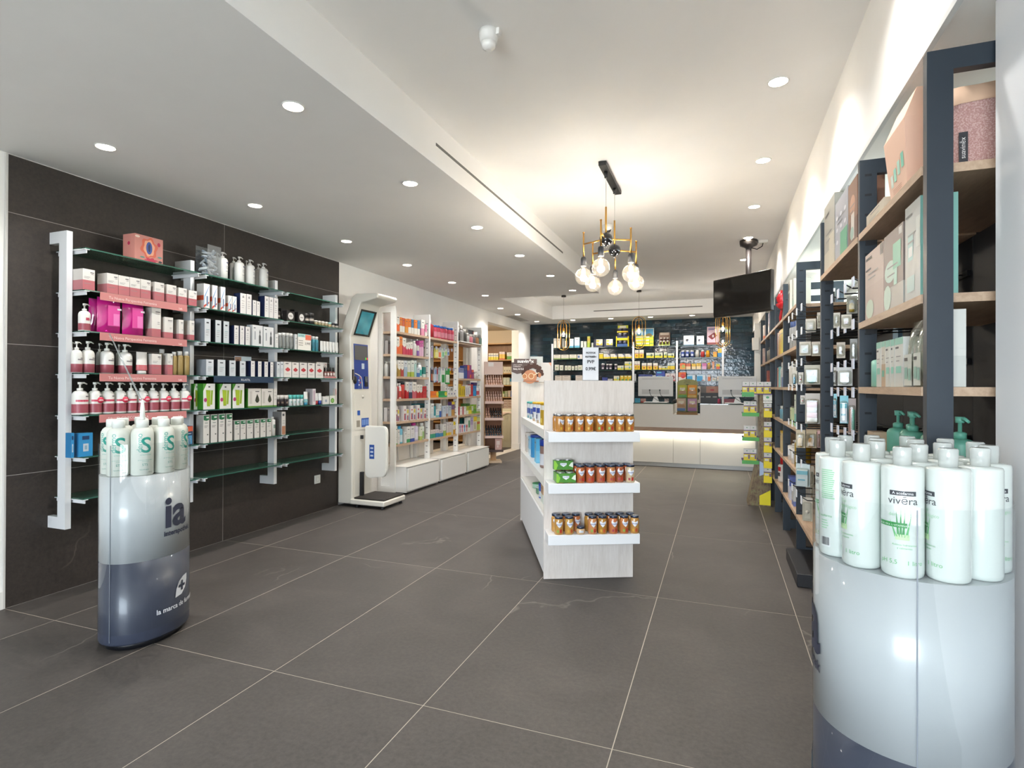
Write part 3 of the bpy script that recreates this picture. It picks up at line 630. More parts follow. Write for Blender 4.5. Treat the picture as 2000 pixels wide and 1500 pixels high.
# ---- chandelier
BRASS = mat('#c99a4e', .28, 1.); SOCK = mat('#232427', .5); BALL = mat('#0f0f10', .12, coat=.6)
BULB = clear_mat('bulb_glass', '#fdfdfd', .25, .03, .014, '#fff4e0'); FIL = mat('#ffdca0', .5, emit=160.); GLOW = mat('#ffe2b0', .5, emit=60.)
def bulb(par, loc, r=.0625, w=BULB_W, parts=True):
    a0 = math.asin(.018 / r); zc = -.02 - r * math.cos(a0)
    q = MB(); q.lathe([(.017, 0)] + [(max(.0006, r * math.sin(a)), zc + r * math.cos(a)) for a in [a0 + (math.pi - a0) * k / 14 for k in range(15)]], BULB, 24, cap=False)
    b_ = q.build('globe_bulb', par, loc)
    f_ = MB(); f_.tube([(.012 * math.cos(a), .012 * math.sin(a), -.03 - .06 * (k % 2)) for k, a in enumerate([j * math.pi / 4 for j in range(9)])], .0011, FIL, 5); f_.lathe([(.003, -.018), (r * .16, -.03), (r * .2, -.3 * r - .03), (r * .12, -1.35 * r), (.001, -1.45 * r)], GLOW, 10); f_.build('filament', b_)
    l = bpy.data.lights.new('bulb_light', 'POINT'); l.energy = w; l.color = (1, .955, .89); l.shadow_soft_size = .03
    o = bpy.data.objects.new('bulb_light', l); COL.objects.link(o); o.parent = b_; o.location = (0, 0, -.065)
ch = thing('chandelier', 'brass six-bulb chandelier with black balls hanging from ceiling plate', 'chandelier', (-.772, 4.18, Z_HIGH))
MB().rbox(-.028, .028, -.32, .32, -.03, 0, mat('#131313', .4), .003, 1).build('ceiling_plate', ch)
for hub, arms in (((.0, -.18), ((.0, -.18), (-.185, .09), (.165, .09))), ((.0, .17), ((-.185, .06), (.15, .12), (-.045, .29)))):
    hz = 2.335 - Z_HIGH
    q = MB(); q.lathe([(.012, -.07), (.013, -.03)], mat('#2a2a2a', .4), 12, (hub[0], hub[1], 0)); q.tube([(hub[0], hub[1], -.05), (hub[0], hub[1], -.30)], .0018, mat('#b9b4ac', .5), 6); q.build('cord', ch)
    q = MB(); q.tube([(hub[0], hub[1], -.28), (hub[0], hub[1], hz)], .007, BRASS, 10); q.build('stem', ch)
    q = MB(); q.lathe([(max(.0008, .048 * math.sin(a * math.pi / 14)), hz - .048 * math.cos(a * math.pi / 14)) for a in range(15)], BALL, 20, (hub[0], hub[1], 0), cap=False); q.lathe([(.006, hz - .062), (.01, hz - .045)], BALL, 10, (hub[0], hub[1], 0)); q.build('ball', ch)
    for ax, ay in arms:
        q = MB(); ex, ey = hub[0] + ax, hub[1] + ay; q.tube([(hub[0], hub[1], hz), (ex, ey, hz)], .006, BRASS, 8); q.tube([(ex, ey, hz + .085), (ex, ey, hz - .10)], .006, BRASS, 8); q.lathe([(.008, hz + .083), (.008, hz + .09)], BRASS, 10, (ex, ey, 0)); arm = q.build('arm', ch)
        MB().lathe([(.021, -.165), (.021, -.11), (.017, -.098)], SOCK, 16, (ex, ey, hz)).build('bulb_holder', arm)
        bulb(arm, (ex, ey, hz - .163))
# ---- pendants over the counter
BLK2 = mat('#1c1a18', .4, .6)
for k, (x, y) in enumerate(((-2.534, 9.34), (-1.239, 9.25), (.045, 9.28))):
    t = thing('pendant_lamp', 'brass loop pendant lamp, %s over the till counter' % ('left of three', 'middle one with black loop', 'right one beneath television')[k], 'pendant lamp', (x, y, Z_HIGH), 0, 'brass loop pendants over the counter')
    MB().lathe([(.04, -.03), (.04, 0)], mat('#2b2624', .4), 16).build('ceiling_cup', t)
    q = MB(); q.tube([(0, 0, -.03), (0, 0, -.46)], .002, mat('#8a8276', .5), 6); q.build('cord', t)
    for j, (w_, h_, a, m) in enumerate(((.105, .26, .05, BRASS), (.10, .245, 1.35 if k == 0 else .75, BLK2 if k == 1 else BRASS), (.058, .215, .6, BRASS))):
        pts = []
        for q_ in range(40):
            s_ = q_ / 40 * 2 * math.pi; X = math.cos(s_); Y = math.sin(s_); pts.append((w_ * X, (h_ - w_) * (1 if Y >= 0 else -1) + w_ * Y))
        q = MB(); q.tube([(p[0] * math.cos(a), p[0] * math.sin(a), -.69 + p[1]) for p in pts], .0046, m, 7, True); q.build('loop', t)
    MB().lathe([(.006, -.57), (.006, -.43)], BRASS, 8).lathe([(.02, -.625), (.02, -.575), (.01, -.565)], BRASS, 14).build('bulb_holder', t)
    bulb(t, (0, 0, -.622), .033, BULB_W * 1.3)
    MB().lathe([(.004, -.96), (.007, -.945), (.003, -.90)], BRASS, 8).build('finial', t)
# ---- small ceiling and wall devices
t = thing('motion_detector', 'white motion detector on the ceiling near the camera', 'detector', (-.965, 2.275, Z_HIGH)); PLW = mat('#e6e4e0', .35)
MB().lathe([(.012, -.085), (.028, -.075), (.036, -.055)], mat('#f0eeea', .25), 20).build('lens', t); MB().lathe([(.036, -.055), (.044, -.02), (.044, 0)], PLW, 20).build('housing', t); MB().rbox(.03, .056, -.015, .015, -.03, 0, PLW, .003, 1).build('bracket', t)
t = thing('dome_camera', 'small white dome security camera on ceiling behind chandelier', 'camera', (-1.028, 5.42, Z_HIGH))
MB().lathe([(.03, -.07), (.045, -.05), (.05, 0)], PLW, 20).build('housing', t); q = MB(); q.lathe([(.0008, -.03), (.018, -.025), (.03, 0)], BLACK, 16); q.xf(Matrix.Translation((.01, -.028, -.052)) @ Matrix.Rotation(.9, 4, 'X')); q.build('lens', t)
t = thing('dome_camera', 'small white dome camera below television near the back wall', 'camera', (.18, 10.6, Z_LOW))
MB().lathe([(.03, -.05), (.04, -.03), (.045, 0)], PLW, 16).build('housing', t); MB().lathe([(.001, -.062), (.016, -.058), (.02, -.05)], BLACK, 12).build('lens', t)
t = thing('air_grille', 'white slatted air grille in low ceiling before the doorway', 'vent', (-3.66, 10.1, Z_LOW)); MB().box(-.1, .1, -.45, .45, -.006, 0, mat('#c9c5bd', .5)).build('frame', t)
for k in range(5): MB().box(-.085 + .036 * k, -.065 + .036 * k, -.43, .43, -.012, -.006, mat('#a5a199', .5)).build('slat', t)
tag(MB().rbox(-.05, .05, -.03, .03, -.1, .1, mat('#d5d2cc', .5), .006, 1).build('alarm_box', None, (.53, 9.58, 1.95)), 'small white alarm box on door frame beside tiled wall', 'alarm box')
# ================================================================ goods: shapes
def _mt(c):
    if not isinstance(c, str): return c
    h = c.lstrip('#'); return mat('#%02x%02x%02x' % tuple(int(int(h[i:i + 2], 16) * .925) for i in (0, 2, 4)), .42)
TXTC = '#8b8b8b'
class Shape:
    pass
_SH = {}
def front_patch(m, w, u0, u1, z0, z1, c, y=-.0005):
    m.add([(-w / 2 + u0 * w, y, z0), (-w / 2 + u1 * w, y, z0), (-w / 2 + u1 * w, y, z1), (-w / 2 + u0 * w, y, z1)], [(0, 1, 2, 3)], _mt(c))
def carton(w, h, d, c='#e6e4df', s=None, wrap=(), dec=(), lines=(), top=None):
    """printed folding carton: front at y=0 facing -y. wrap: (v0,v1,colour[,colour of the sides]); dec: (u0,u1,v0,v1,colour) or polygons [(u,v)...],colour"""
    m = MB(); s = s or c
    cuts = sorted({0., 1.} | {v for b in wrap for v in b[:2]})
    for a, b in zip(cuts, cuts[1:]):
        fc, scol = c, s
        for q in wrap:
            if q[0] <= a and b <= q[1]: fc = q[2]; scol = q[3] if len(q) > 3 else q[2]
        za, zb = a * h, b * h; x0, x1 = -w / 2, w / 2
        m.add([(x0, 0, za), (x1, 0, za), (x1, 0, zb), (x0, 0, zb)], [(0, 1, 2, 3)], _mt(fc))
        m.add([(x1, 0, za), (x1, d, za), (x1, d, zb), (x1, 0, zb)], [(0, 1, 2, 3)], _mt(scol)); m.add([(x0, d, za), (x0, 0, za), (x0, 0, zb), (x0, d, zb)], [(0, 1, 2, 3)], _mt(scol))
        m.add([(x1, d, za), (x0, d, za), (x0, d, zb), (x1, d, zb)], [(0, 1, 2, 3)], _mt(scol))
    m.add([(x0, 0, h), (x1, 0, h), (x1, d, h), (x0, d, h)], [(0, 1, 2, 3)], _mt(top or fc)); m.add([(x0, d, 0), (x1, d, 0), (x1, 0, 0), (x0, 0, 0)], [(0, 1, 2, 3)], _mt(s))
    k = 0
    for q in dec:
        k += 1
        if len(q) == 5: front_patch(m, w, q[0], q[1], q[2] * h, q[3] * h, q[4], -.0004 - .00012 * k)
        else: m.add([(-w / 2 + u * w, -.0004 - .00012 * k, v * h) for u, v in q[0]], [tuple(range(len(q[0])))], _mt(q[1]))
    for (u0, u1, v) in lines: front_patch(m, w, u0, u1, v * h, v * h + max(.0016, .018 * h), TXTC, -.0012)
    # weld the panels into one closed box
    return [('', m)]
def _band(bands, a, base):
    for q in bands:
        if q[0] - 1e-6 <= a < q[1] - 1e-6: return q[2]
    return base
def curved(m, R, z0, z1, a0, a1, c, n=6, sy=1.):
    vs = []; R2 = R + .0006
    for k in range(n + 1):
        a = math.radians(-90 + a0 + (a1 - a0) * k / n)
        for z in (z0, z1): vs.append((R2 * math.cos(a), R2 * math.sin(a) * sy, z))
    m.add(vs, [(2 * k, 2 * k + 2, 2 * k + 3, 2 * k + 1) for k in range(n)], _mt(c), True)
def bottle(w, h, d=None, c='#eceae4', cap='#eceae4', capr=.42, caph=.16, sh=.12, bands=(), dec=(), flat=1., neck=.03, pump=None, seg=18, capc=None):
    """turned bottle with screw cap or pump; bands: (v0,v1,colour) of the straight wall, dec: (a0,a1,v0,v1,colour) curved prints"""
    R = w / 2; hb = h * (1 - caph); hs = hb * (1 - sh); rn = R * capr; m = MB()
    prof = [(R * .90, 0, _mt(_band(bands, 0, c))), (R, .015 * h)]
    cuts = sorted({v for b in bands for v in b[:2] if .02 < v < hs / h - .01} | {hs / h})
    prof[-1] = (R, .015 * h, _mt(_band(bands, .015, c)))
    for v in cuts: prof.append((R, v * h, _mt(_band(bands, v + 1e-5, c))))
    for k in range(1, 5):
        a = k / 4 * math.pi / 2; prof.append((rn + (R - rn) * math.cos(a), hs + (hb - hs) * math.sin(a)))
    m.lathe(prof, _mt(c), seg, sy=flat)
    for q in dec: curved(m, R, q[2] * h, q[3] * h, q[0], q[1], q[4], sy=flat)
    p = MB(); cm = _mt(cap)
    if pump:
        p.lathe([(rn * 1.05, hb), (rn * 1.1, hb + .25 * (h - hb)), (rn * .8, hb + .3 * (h - hb)), (rn * .35, hb + .32 * (h - hb)), (rn * .35, hb + .72 * (h - hb))], cm, 12)
        p.lathe([(rn * .75, hb + .72 * (h - hb)), (rn * .8, h), (rn * .5, h)], cm, 12)
        hh = h - .12 * (h - hb); p.tube([(0, 0, hh), (R * .55, 0, hh + .002), (R * .95, 0, hh - .006)], [rn * .42, rn * .34, rn * .26], cm, 8)
        return [('', m), ('pump', p)]
    p.lathe([(rn * 1.12, hb - .0005), (rn * 1.12, h - .002), (rn * 1.0, h)], cm, 14)
    return [('', m), ('cap', p)]
def tube_(w, h, d=None, c='#efede8', cap='#efede8', bands=(), dec=(), caph=.16):
    R = w / 2; z0 = h * caph; n = 14; m = MB(); rows = [(z0, .55), (z0 + .02 * h, .62)] + [(z0 + (h - z0) * t, .62 * (1 - t) + .03) for t in (.3, .6, .9, 1)]
    cuts = rows
    for j in range(len(rows) - 1):
        c_ = _band(bands, (rows[j][0] + rows[j + 1][0]) / 2 / h, c); vs = []
        for z, fy in rows[j:j + 2]:
            for k in range(n): a = 2 * math.pi * k / n; vs.append((R * math.cos(a), R * math.sin(a) * fy, z))
        m.add(vs, [(k, (k + 1) % n, n + (k + 1) % n, n + k) for k in range(n)], _mt(c_), True)
    p = MB(); p.lathe([(R * .80, 0), (R * .80, z0)], _mt(cap), 14, sy=.68)
    return [('', m), ('cap', p)]
def pouch(w, h, d=.03, c='#c9c9c9', dec=(), m_=None, wrap=()):
    m = MB(); n = 5; k = 7; vs = []; fs = []; mm = m_ or _mt(c)
    for side in (0, 1):
        for j in range(k + 1):
            for i in range(n + 1):
                u, v = i / n, j / k; b = math.sin(math.pi * u) ** .6 * math.sin(math.pi * v) ** .5
                vs.append(((u - .5) * w, d / 2 - d / 2 * b if side == 0 else d / 2 + d / 2 * b, v * h))
    N = (n + 1) * (k + 1)
    for side in (0, 1):
        for j in range(k):
            for i in range(n):
                q = [side * N + j * (n + 1) + i, side * N + j * (n + 1) + i + 1, side * N + (j + 1) * (n + 1) + i + 1, side * N + (j + 1) * (n + 1) + i]
                fs.append(tuple(q if side == 0 else q[::-1]))
    m.add(vs, fs, mm, True)
    p = []
    if dec:
        q = MB()
        for j, e in enumerate(dec): yy = -.002 - .0005 * j; q.add([(-w / 2 + e[0] * w, yy, e[2] * h), (-w / 2 + e[1] * w, yy, e[2] * h), (-w / 2 + e[1] * w, yy, e[3] * h), (-w / 2 + e[0] * w, yy, e[3] * h)], [(0, 1, 2, 3)], _mt(e[4]))
        p = [('printed_label', q)]
    return [('', m)] + p
def parts_mesh(key, fn, *a, **k):
    if key not in _SH: _SH[key] = [(n, m.mesh(n or 'product')) for n, m in fn(*a, **k)]
    return _SH[key]
STY = {}
def style(key, fn, name, desc, cat, depth=.07, **k): STY[key] = (fn, name, desc, cat, depth, k)
def put(key, loc, rz, w, h, label, group=None, d=None):
    fn, name, desc, cat, dep, k = STY[key]; d = d or dep; w = round(w, 3); h = round(h, 3)
    ms = parts_mesh((key, w, h, d), fn, w, h, d, **k)
    off = Vector((0, w / 2 * k.get('flat', 1.) if fn is bottle else w * .31 if fn is tube_ else 0, 0)); off.rotate(Matrix.Rotation(rz, 3, 'Z'))
    o = link(name, ms[0][1], None, Vector(loc) + off, rz); tag(o, label, cat, group)
    for n, me in ms[1:]: link(n, me, o)
    return o
def at_pl(px, py, P, n):
    d = ray(px, py); c = Vector((0, 0, CAM_H)); return c + d * ((Vector(P) - c).dot(n) / d.dot(n))
def rowp(items, z, place, zoom, P, n, rz, d=None, gap=.0015, maxh=None, wfix=9., lim=None, axis=None):
    """items (style, left, right, top) measured in a zoomed view (ox, oy, scale) of the photo, on the plane of the shelf's front"""
    ox, oy, sc = zoom; cnt = {}; seen = {}
    for it in items: cnt[STY[it[0]][2]] = cnt.get(STY[it[0]][2], 0) + 1
    for it in items:
        key, a, b, t = it[:4]; desc = STY[key][2]
        A = at_pl(ox + a / sc, oy + t / sc, P, n); B = at_pl(ox + b / sc, oy + t / sc, P, n); w = min(wfix, math.hypot(B.x - A.x, B.y - A.y)); h = min((A.z + B.z) / 2 - z, maxh or 9); Q = (A + B) / 2; Q.z = z + .0005
        if axis: c_ = (Q - Vector(axis[0])).dot(axis[1]); Q += axis[1] * (min(max(c_, axis[2] + w / 2), axis[3] - w / 2) - c_)
        if lim: Q.y = min(max(Q.y, lim[0] + w / 2), lim[1] - w / 2)
        if h < .012: print('LOW', key, place, h); continue
        seen[desc] = seen.get(desc, 0) + 1; m = cnt[desc]
        lab = '%s, %s' % (desc, place) if m == 1 else '%s, %s from left, %s' % (desc, ORD[seen[desc] - 1], place)
        put(key, Q, rz, max(.012, w - gap), h, lab, ('%ss, %s' % (desc, place)) if m > 1 else None, it[4] if len(it) > 4 else d)
def row(items, z, place, zoom, x=None, y=None, d=None, setback=.012, **k):
    if x is not None: rowp(items, z, place, zoom, (x - setback if x < 0 else x + setback, 0, 0), Vector((1, 0, 0)), math.pi / 2 if x < 0 else -math.pi / 2, d, **k)
    else: rowp(items, z, place, zoom, (0, y + setback, 0), Vector((0, 1, 0)), 0, d, **k)
_bxn = {}
def bx(desc, c, b=None, fr=.5, s=None, peak=0, dec=(), depth=.07, top=None, name='medicine_carton'):
    """a carton style on the fly: upper colour c, lower colour b up to fr, peaked label edge"""
    key = 'bx_%s_%s_%s_%s_%d' % (desc, c, b, fr, peak)
    if key not in STY:
        e = list(dec); wr = ()
        if b:
            wr = ((0, fr, b, s or b),)
            if peak: e += [[[(.0, fr), (.5, fr - .12 * peak), (1., fr)], c]]
        e += [(.25, .75, .80, .85, '#55565c')] if not dec else []
        style(key, carton, name, desc + ' carton', 'carton', depth, c=c, s=s or c, wrap=wr, dec=e, top=top, lines=((.2, .75, fr + (1 - fr) * .35), (.2, .6, fr + (1 - fr) * .2)) if b else ((.2, .75, .45), (.2, .6, .35)))
    return key
def bt(desc, c, cap, band=None, capr=.5, caph=.2, sh=.1, pump=None, dec=(), name='bottle'):
    key = 'bt_%s_%s_%s' % (desc, c if isinstance(c, str) else c.name, cap)
    if key not in STY: style(key, bottle, name, desc, 'bottle', c=c, cap=cap, capr=capr, caph=caph, sh=sh, pump=pump, bands=((.1, .5, band),) if band else (), dec=dec, seg=14)
    return key
def wrap_text(body, size, m, R, z, deg, parent=None, name='lettering', align='CENTER', up=False, bold=0., b=None, lift=.0008):
    """lettering that follows a round (or, with b, an oval) wall; deg: where it sits, 0 = facing -y, positive to the right"""
    k = ('wrap', body, size, m.name, R, z, deg, up, align, b)
    if k not in _TXT:
        me = text_mesh(body, size, m, align, bold, 0, 2).copy(); a0 = math.radians(deg)
        if b:
            ts = [a0 + (i - 120) * .01 for i in range(361)]; s = [0.]
            for i in range(1, 361): s.append(s[-1] + math.hypot(b * math.sin(ts[i]) - b * math.sin(ts[i - 1]), R * math.cos(ts[i]) - R * math.cos(ts[i - 1])))
            s0 = s[120]
        for v in me.vertices:
            x, y = v.co.x, v.co.y
            if up: x, y = -y, x
            if b:
                q = x + s0; i = max(1, min(360, next((j for j in range(361) if s[j] > q), 360))); f = (q - s[i - 1]) / (s[i] - s[i - 1]); t = ts[i - 1] + f * (ts[i] - ts[i - 1])
                nx, ny = math.sin(t) / b, -math.cos(t) / R; L = math.hypot(nx, ny); v.co = (b * math.sin(t) + lift * nx / L, -R * math.cos(t) + lift * ny / L, z + y)
            else: t = a0 + x / R; v.co = ((R + lift) * math.sin(t), -(R + lift) * math.cos(t), z + y)
        me.update(); _TXT[k] = me
    return link(name, _TXT[k], parent)
# ================================================================ goods on the stone wall shelves
PK, PKD = '#b9636a', '#a44e5a'; OFF = '#e7e3dc'
tl = ((.1, .6, .80), (.1, .45, .74), (.1, .7, .3), (.1, .6, .22))
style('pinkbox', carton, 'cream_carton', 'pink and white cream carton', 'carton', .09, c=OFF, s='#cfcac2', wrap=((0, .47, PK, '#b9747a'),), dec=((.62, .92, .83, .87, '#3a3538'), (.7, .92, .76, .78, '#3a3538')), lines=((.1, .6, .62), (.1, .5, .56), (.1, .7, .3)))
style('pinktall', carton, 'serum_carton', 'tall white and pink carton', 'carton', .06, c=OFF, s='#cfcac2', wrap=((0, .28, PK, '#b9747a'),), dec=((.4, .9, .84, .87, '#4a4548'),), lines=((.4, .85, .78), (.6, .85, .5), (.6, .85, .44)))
style('pinkpump', bottle, 'pump_bottle', 'white pump bottle with pink base band', 'bottle', pump=1, caph=.27, capr=.36, sh=.22, bands=((.015, .28, PKD),), dec=((-20, 50, .40, .44, '#8c8487'), (10, 50, .46, .48, '#3a3538')))
style('flowerpump', bottle, 'pump_bottle', 'white pump bottle with red flower emblem', 'bottle', pump=1, caph=.27, capr=.36, sh=.22, bands=((.03, .27, PKD),), dec=((-18, 18, .38, .48, '#c0405c'), (20, 55, .40, .42, '#8c8487')))
style('salepump', bottle, 'pump_bottle', 'white pump bottle with red band', 'bottle', pump=1, caph=.26, capr=.36, sh=.22, bands=((.015, .06, OFF), (.06, .33, PKD)), dec=((-60, 60, .40, .46, '#d0405c'), (10, 55, .55, .58, '#5c5558')))
style('sale50', bottle, 'pump_bottle', 'white pump bottle with round discount sticker', 'bottle', pump=1, caph=.26, capr=.36, sh=.22, bands=((.015, .06, OFF), (.06, .33, PKD)), dec=((-60, 60, .40, .46, '#d0405c'), (10, 55, .55, .58, '#5c5558')))
style('pinktube', tube_, 'cream_tube', 'white and pink squeeze tube', 'tube', c='#ebe7e1', cap='#ece8e2', bands=((0, .48, '#c4666c'),))
style('oil', bottle, 'oil_bottle', 'amber oil bottle with white cap', 'bottle', c='#a08850', cap='#e7e3dc', capr=.62, caph=.17, sh=.08, bands=((.02, .36, '#b5685f'),))
style('bluebox', carton, 'blue_carton', 'bright blue carton with round seal', 'carton', .06, c='#2c8fc8', s='#2679ad', dec=((.25, .75, .72, .88, '#1c3c66'), (.32, .7, .22, .55, '#c9d6de'), (.42, .6, .3, .47, '#8fb3c6')))
style('navybox2', carton, 'navy_carton', 'navy carton with orange top', 'carton', .05, c='#1c3556', dec=((.02, .98, .72, .98, '#cf5a3c'), (.1, .9, .05, .5, '#4a8fb8'), (.1, .8, .58, .62, '#b9c6d0')))
L1 = (80, 420, 3.409); LB = 'left bay, stone wall'
nth = ('top', 'second', 'third', 'fourth', 'fifth', 'sixth', 'lowest')
def lp(n, b): return '%s glass shelf, %s bay' % (nth[n], ('left', 'middle', 'right')[b])
row([('pinkbox', 278, 360, 362), ('pinkbox', 440, 515, 392), ('pinkbox', 517, 590, 407), ('pinkbox', 592, 662, 420), ('pinkbox', 664, 732, 432), ('pinkbox', 757, 822, 450), ('pinkbox', 838, 902, 467), ('pinkbox', 916, 972, 487), ('pinkbox', 985, 1038, 504)], UZ[1], lp(1, 0), L1, XF)
row([('flowerpump', 275, 350, 588), ('pinktall', 738, 800, 618), ('pinktall', 822, 880, 682), ('pinktall', 918, 950, 698), ('pinktall', 990, 1022, 704)], UZ[2], lp(2, 0), L1, XF)
row([('pinkpump', 200, 240, 846)], UZ[3], 'behind left end of fourth shelf', L1, XF, setback=.10)
row([('pinkpump', 224, 294, 842), ('pinkpump', 296, 378, 840), ('pinkpump', 424, 508, 850), ('pinkpump', 545, 630, 860), ('pinktube', 650, 722, 912), ('pinkbox', 738, 803, 925), ('pinkbox', 842, 878, 924), ('oil', 882, 915, 912), ('oil', 918, 959, 908), ('oil', 963, 1000, 910)], UZ[3], lp(3, 0), L1, XF, d=.05)
row([('pinkpump', 382, 424, 855), ('pinkpump', 512, 552, 862), ('oil', 800, 842, 893)], UZ[3], 'back row, fourth shelf', L1, XF, setback=.11)
sp = [(240, 340), (343, 425), (427, 510), (512, 588), (590, 655), (660, 733), (735, 803), (806, 873), (876, 943), (946, 1010)]
row([('sale50' if k in (1, 3, 5, 7, 9) else 'salepump', a, b, 1113 + k) for k, (a, b) in enumerate(sp)], UZ[4], lp(4, 0), L1, XF)
for k, o in enumerate([q for q in COL.objects if q.get('label', '').startswith('white pump bottle with round discount')]):
    R = o.dimensions.x / 2; b = MB()
    b.lathe([(.0004, .0026), (.019, .0022), (.0195, 0)], mat('#cf3350', .4), 18); b.xf(Matrix.Translation((.012, -max(v.co.x for v in o.data.vertices) - .001, .086)) @ Matrix.Rotation(math.pi / 2, 4, 'X')); s = b.build('discount_sticker', o)
    text('-50%', .0135, mat('#f3e6e6', .5), s, (.012, -max(v.co.x for v in o.data.vertices) - .0042, .081), bold=.0003)
row([('bluebox', 200, 222, 1452), ('bluebox', 250, 346, 1452), ('navybox2', 957, 1012, 1405)], UZ[5], lp(5, 0), L1, XF, d=.05)
# magenta wash bags
MAG = clear_mat('magenta_vinyl', '#f66cc4', .5, .1, .6, '#ee2aa2')
style('washbag', pouch, 'wash_bag', 'shiny magenta vinyl wash bag', 'wash bag', .075, m_=MAG, dec=((.28, .8, .2, .78, '#e23a9c'), (.52, .78, .22, .55, '#ee78c0'), (.68, .86, .66, .71, '#e6d2e0')))
row([('washbag', 400, 556, 552), ('washbag', 567, 708, 570)], UZ[2], lp(2, 0), L1, XF, setback=.01)
row([('washbag', 345, 420, 556)], UZ[2], 'behind the others, third glass shelf', L1, XF, setback=.10)
# gift box on top
p0, p1 = at(80 + 617 / 3.409, 420 + 200 / 3.409, x=XF - .06), at(80 + 805 / 3.409, 420 + 200 / 3.409, x=XF - .06)
gw = p1.y - p0.y; gb = thing('gift_box', 'salmon pink gift box with floral drawing on top glass shelf', 'gift box', (XF - .05, (p0.y + p1.y) / 2, UZ[0] + .0006), math.pi / 2)
GP = mat('#cf8a80', .3); MB().box(-gw / 2, gw / 2, 0, .11, 0, .176, GP).build('box', gb)
def dec_poly(par, pts, c, y, name): q = MB(); q.add([(p[0], y, p[1]) for p in pts], [tuple(range(len(pts)))], mat(c, .5)); return q.build(name, par)
def ell(cx, cz, rx, rz_, n=16, wob=0): return [(cx + rx * (1 + wob * math.sin(6 * a * 2 * math.pi / n * 1)) * math.cos(2 * math.pi * a / n), cz + rz_ * (1 + wob * math.sin(6 * a * 2 * math.pi / n)) * math.sin(2 * math.pi * a / n)) for a in range(n)]
for nm, e, c in (('petal_print', ell(.0, .098, .042, .066, 40, .12), '#d9694f'), ('petal_print', ell(.0, .098, .028, .054, 24, .1), '#e9a888'), ('leaf_print', ell(.0, .098, .016, .042), '#3b539a'), ('leaf_print', ell(0, .098, .006, .026), '#20264f'), ('flower_print', ell(.01, .02, .03, .014, 24, .3), '#c0304f'), ('bud_print', ell(.05, .135, .008, .014), '#c0304f'), ('cloud_print', ell(-.06, .16, .012, .008), '#efd6c9'), ('leaf_print', ell(-.035, .03, .012, .005), '#5c8f86'), ('leaf_print', ell(.055, .05, .012, .006), '#5c8f86'), ('bird_print', ell(.058, .02, .01, .007), '#2b2b33')):
    dec_poly(gb, [(1.35 * u_, v_) for u_, v_ in e], c, -.0006 - .0002 * len(gb.children), nm)
q = MB(); q.add([(-gw / 2 - .0006, .055 + .012 * math.cos(a), .115 + .012 * math.sin(a)) for a in [-k * math.pi / 8 for k in range(16)]], [tuple(range(16))], mat('#b02c50', .5)); q.build('seal_print', gb)
# ---------------- middle bay
L2 = (360, 460, 5.); L3 = (360, 720, 5.357)
style('tallpump', bottle, 'lotion_bottle', 'tall white pump bottle', 'bottle', pump=1, caph=.20, capr=.34, sh=.14, c='#e4e2de', cap='#e4e2de', dec=((5, 55, .60, .64, '#27356b'), (-5, 50, .48, .50, '#8b8d93'), (-5, 40, .42, .44, '#8b8d93'), (-5, 45, .30, .32, '#8b8d93')))
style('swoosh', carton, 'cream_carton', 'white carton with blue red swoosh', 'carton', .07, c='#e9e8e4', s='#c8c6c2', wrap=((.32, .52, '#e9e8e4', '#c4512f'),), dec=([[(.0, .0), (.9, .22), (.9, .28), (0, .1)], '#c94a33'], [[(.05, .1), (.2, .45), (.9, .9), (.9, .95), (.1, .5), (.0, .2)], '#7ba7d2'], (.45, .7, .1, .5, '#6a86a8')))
style('navyside', carton, 'serum_carton', 'white carton with navy sides', 'carton', .07, c='#e6e3df', s='#1b2547', top='#1b2547', dec=((.35, .65, .80, .84, '#2b2f3a'), (.42, .58, .86, .89, '#2b2f3a')), lines=((.2, .7, .62), (.2, .6, .5), (.2, .7, .4), (.2, .6, .3)))
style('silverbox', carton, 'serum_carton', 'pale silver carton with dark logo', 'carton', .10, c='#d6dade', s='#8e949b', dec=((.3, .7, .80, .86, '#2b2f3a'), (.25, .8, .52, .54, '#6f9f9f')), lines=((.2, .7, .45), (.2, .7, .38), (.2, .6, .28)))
style('darkside', carton, 'serum_carton', 'pale silver carton with black sides', 'carton', .10, c='#d0d5d9', s='#2a2c31', dec=((.3, .7, .78, .84, '#2b2f3a'), (.25, .8, .52, .54, '#6f9f9f')), lines=((.2, .7, .45), (.2, .7, .36), (.2, .6, .26)))
DROP = [(.62, .12), (.82, .12), (.82, .48), (.76, .56), (.76, .64), (.79, .66), (.73, .8), (.71, .8), (.65, .66), (.68, .64), (.68, .56), (.62, .48)]
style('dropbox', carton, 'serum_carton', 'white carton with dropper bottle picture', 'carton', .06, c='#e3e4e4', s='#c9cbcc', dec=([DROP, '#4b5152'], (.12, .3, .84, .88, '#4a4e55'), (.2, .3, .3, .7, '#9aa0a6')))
style('greenset', carton, 'gift_carton', 'white and green set carton', 'carton', .07, c='#e8e8e2', s='#2f7d18', dec=([[(0, .72), (.28, 1.), (0, 1.)], '#4f9a2f'], [[(.32, .12), (.58, .12), (.62, .74), (.22, .76)], '#a3bd2c'], [[(.6, .18), (.76, .18), (.82, .74), (.66, .74)], '#8fae2a'], [[(.05 + .13 * (1 + math.cos(a)), .37 + .08 * math.sin(a)) for a in [k * math.pi / 6 for k in range(12)]], '#b23a72'], (.42, .58, .85, .9, '#44464a')))
TEAR = [(.5, .72), (.62, .5), (.66, .36), (.58, .26), (.5, .24), (.42, .26), (.34, .36), (.38, .5)]
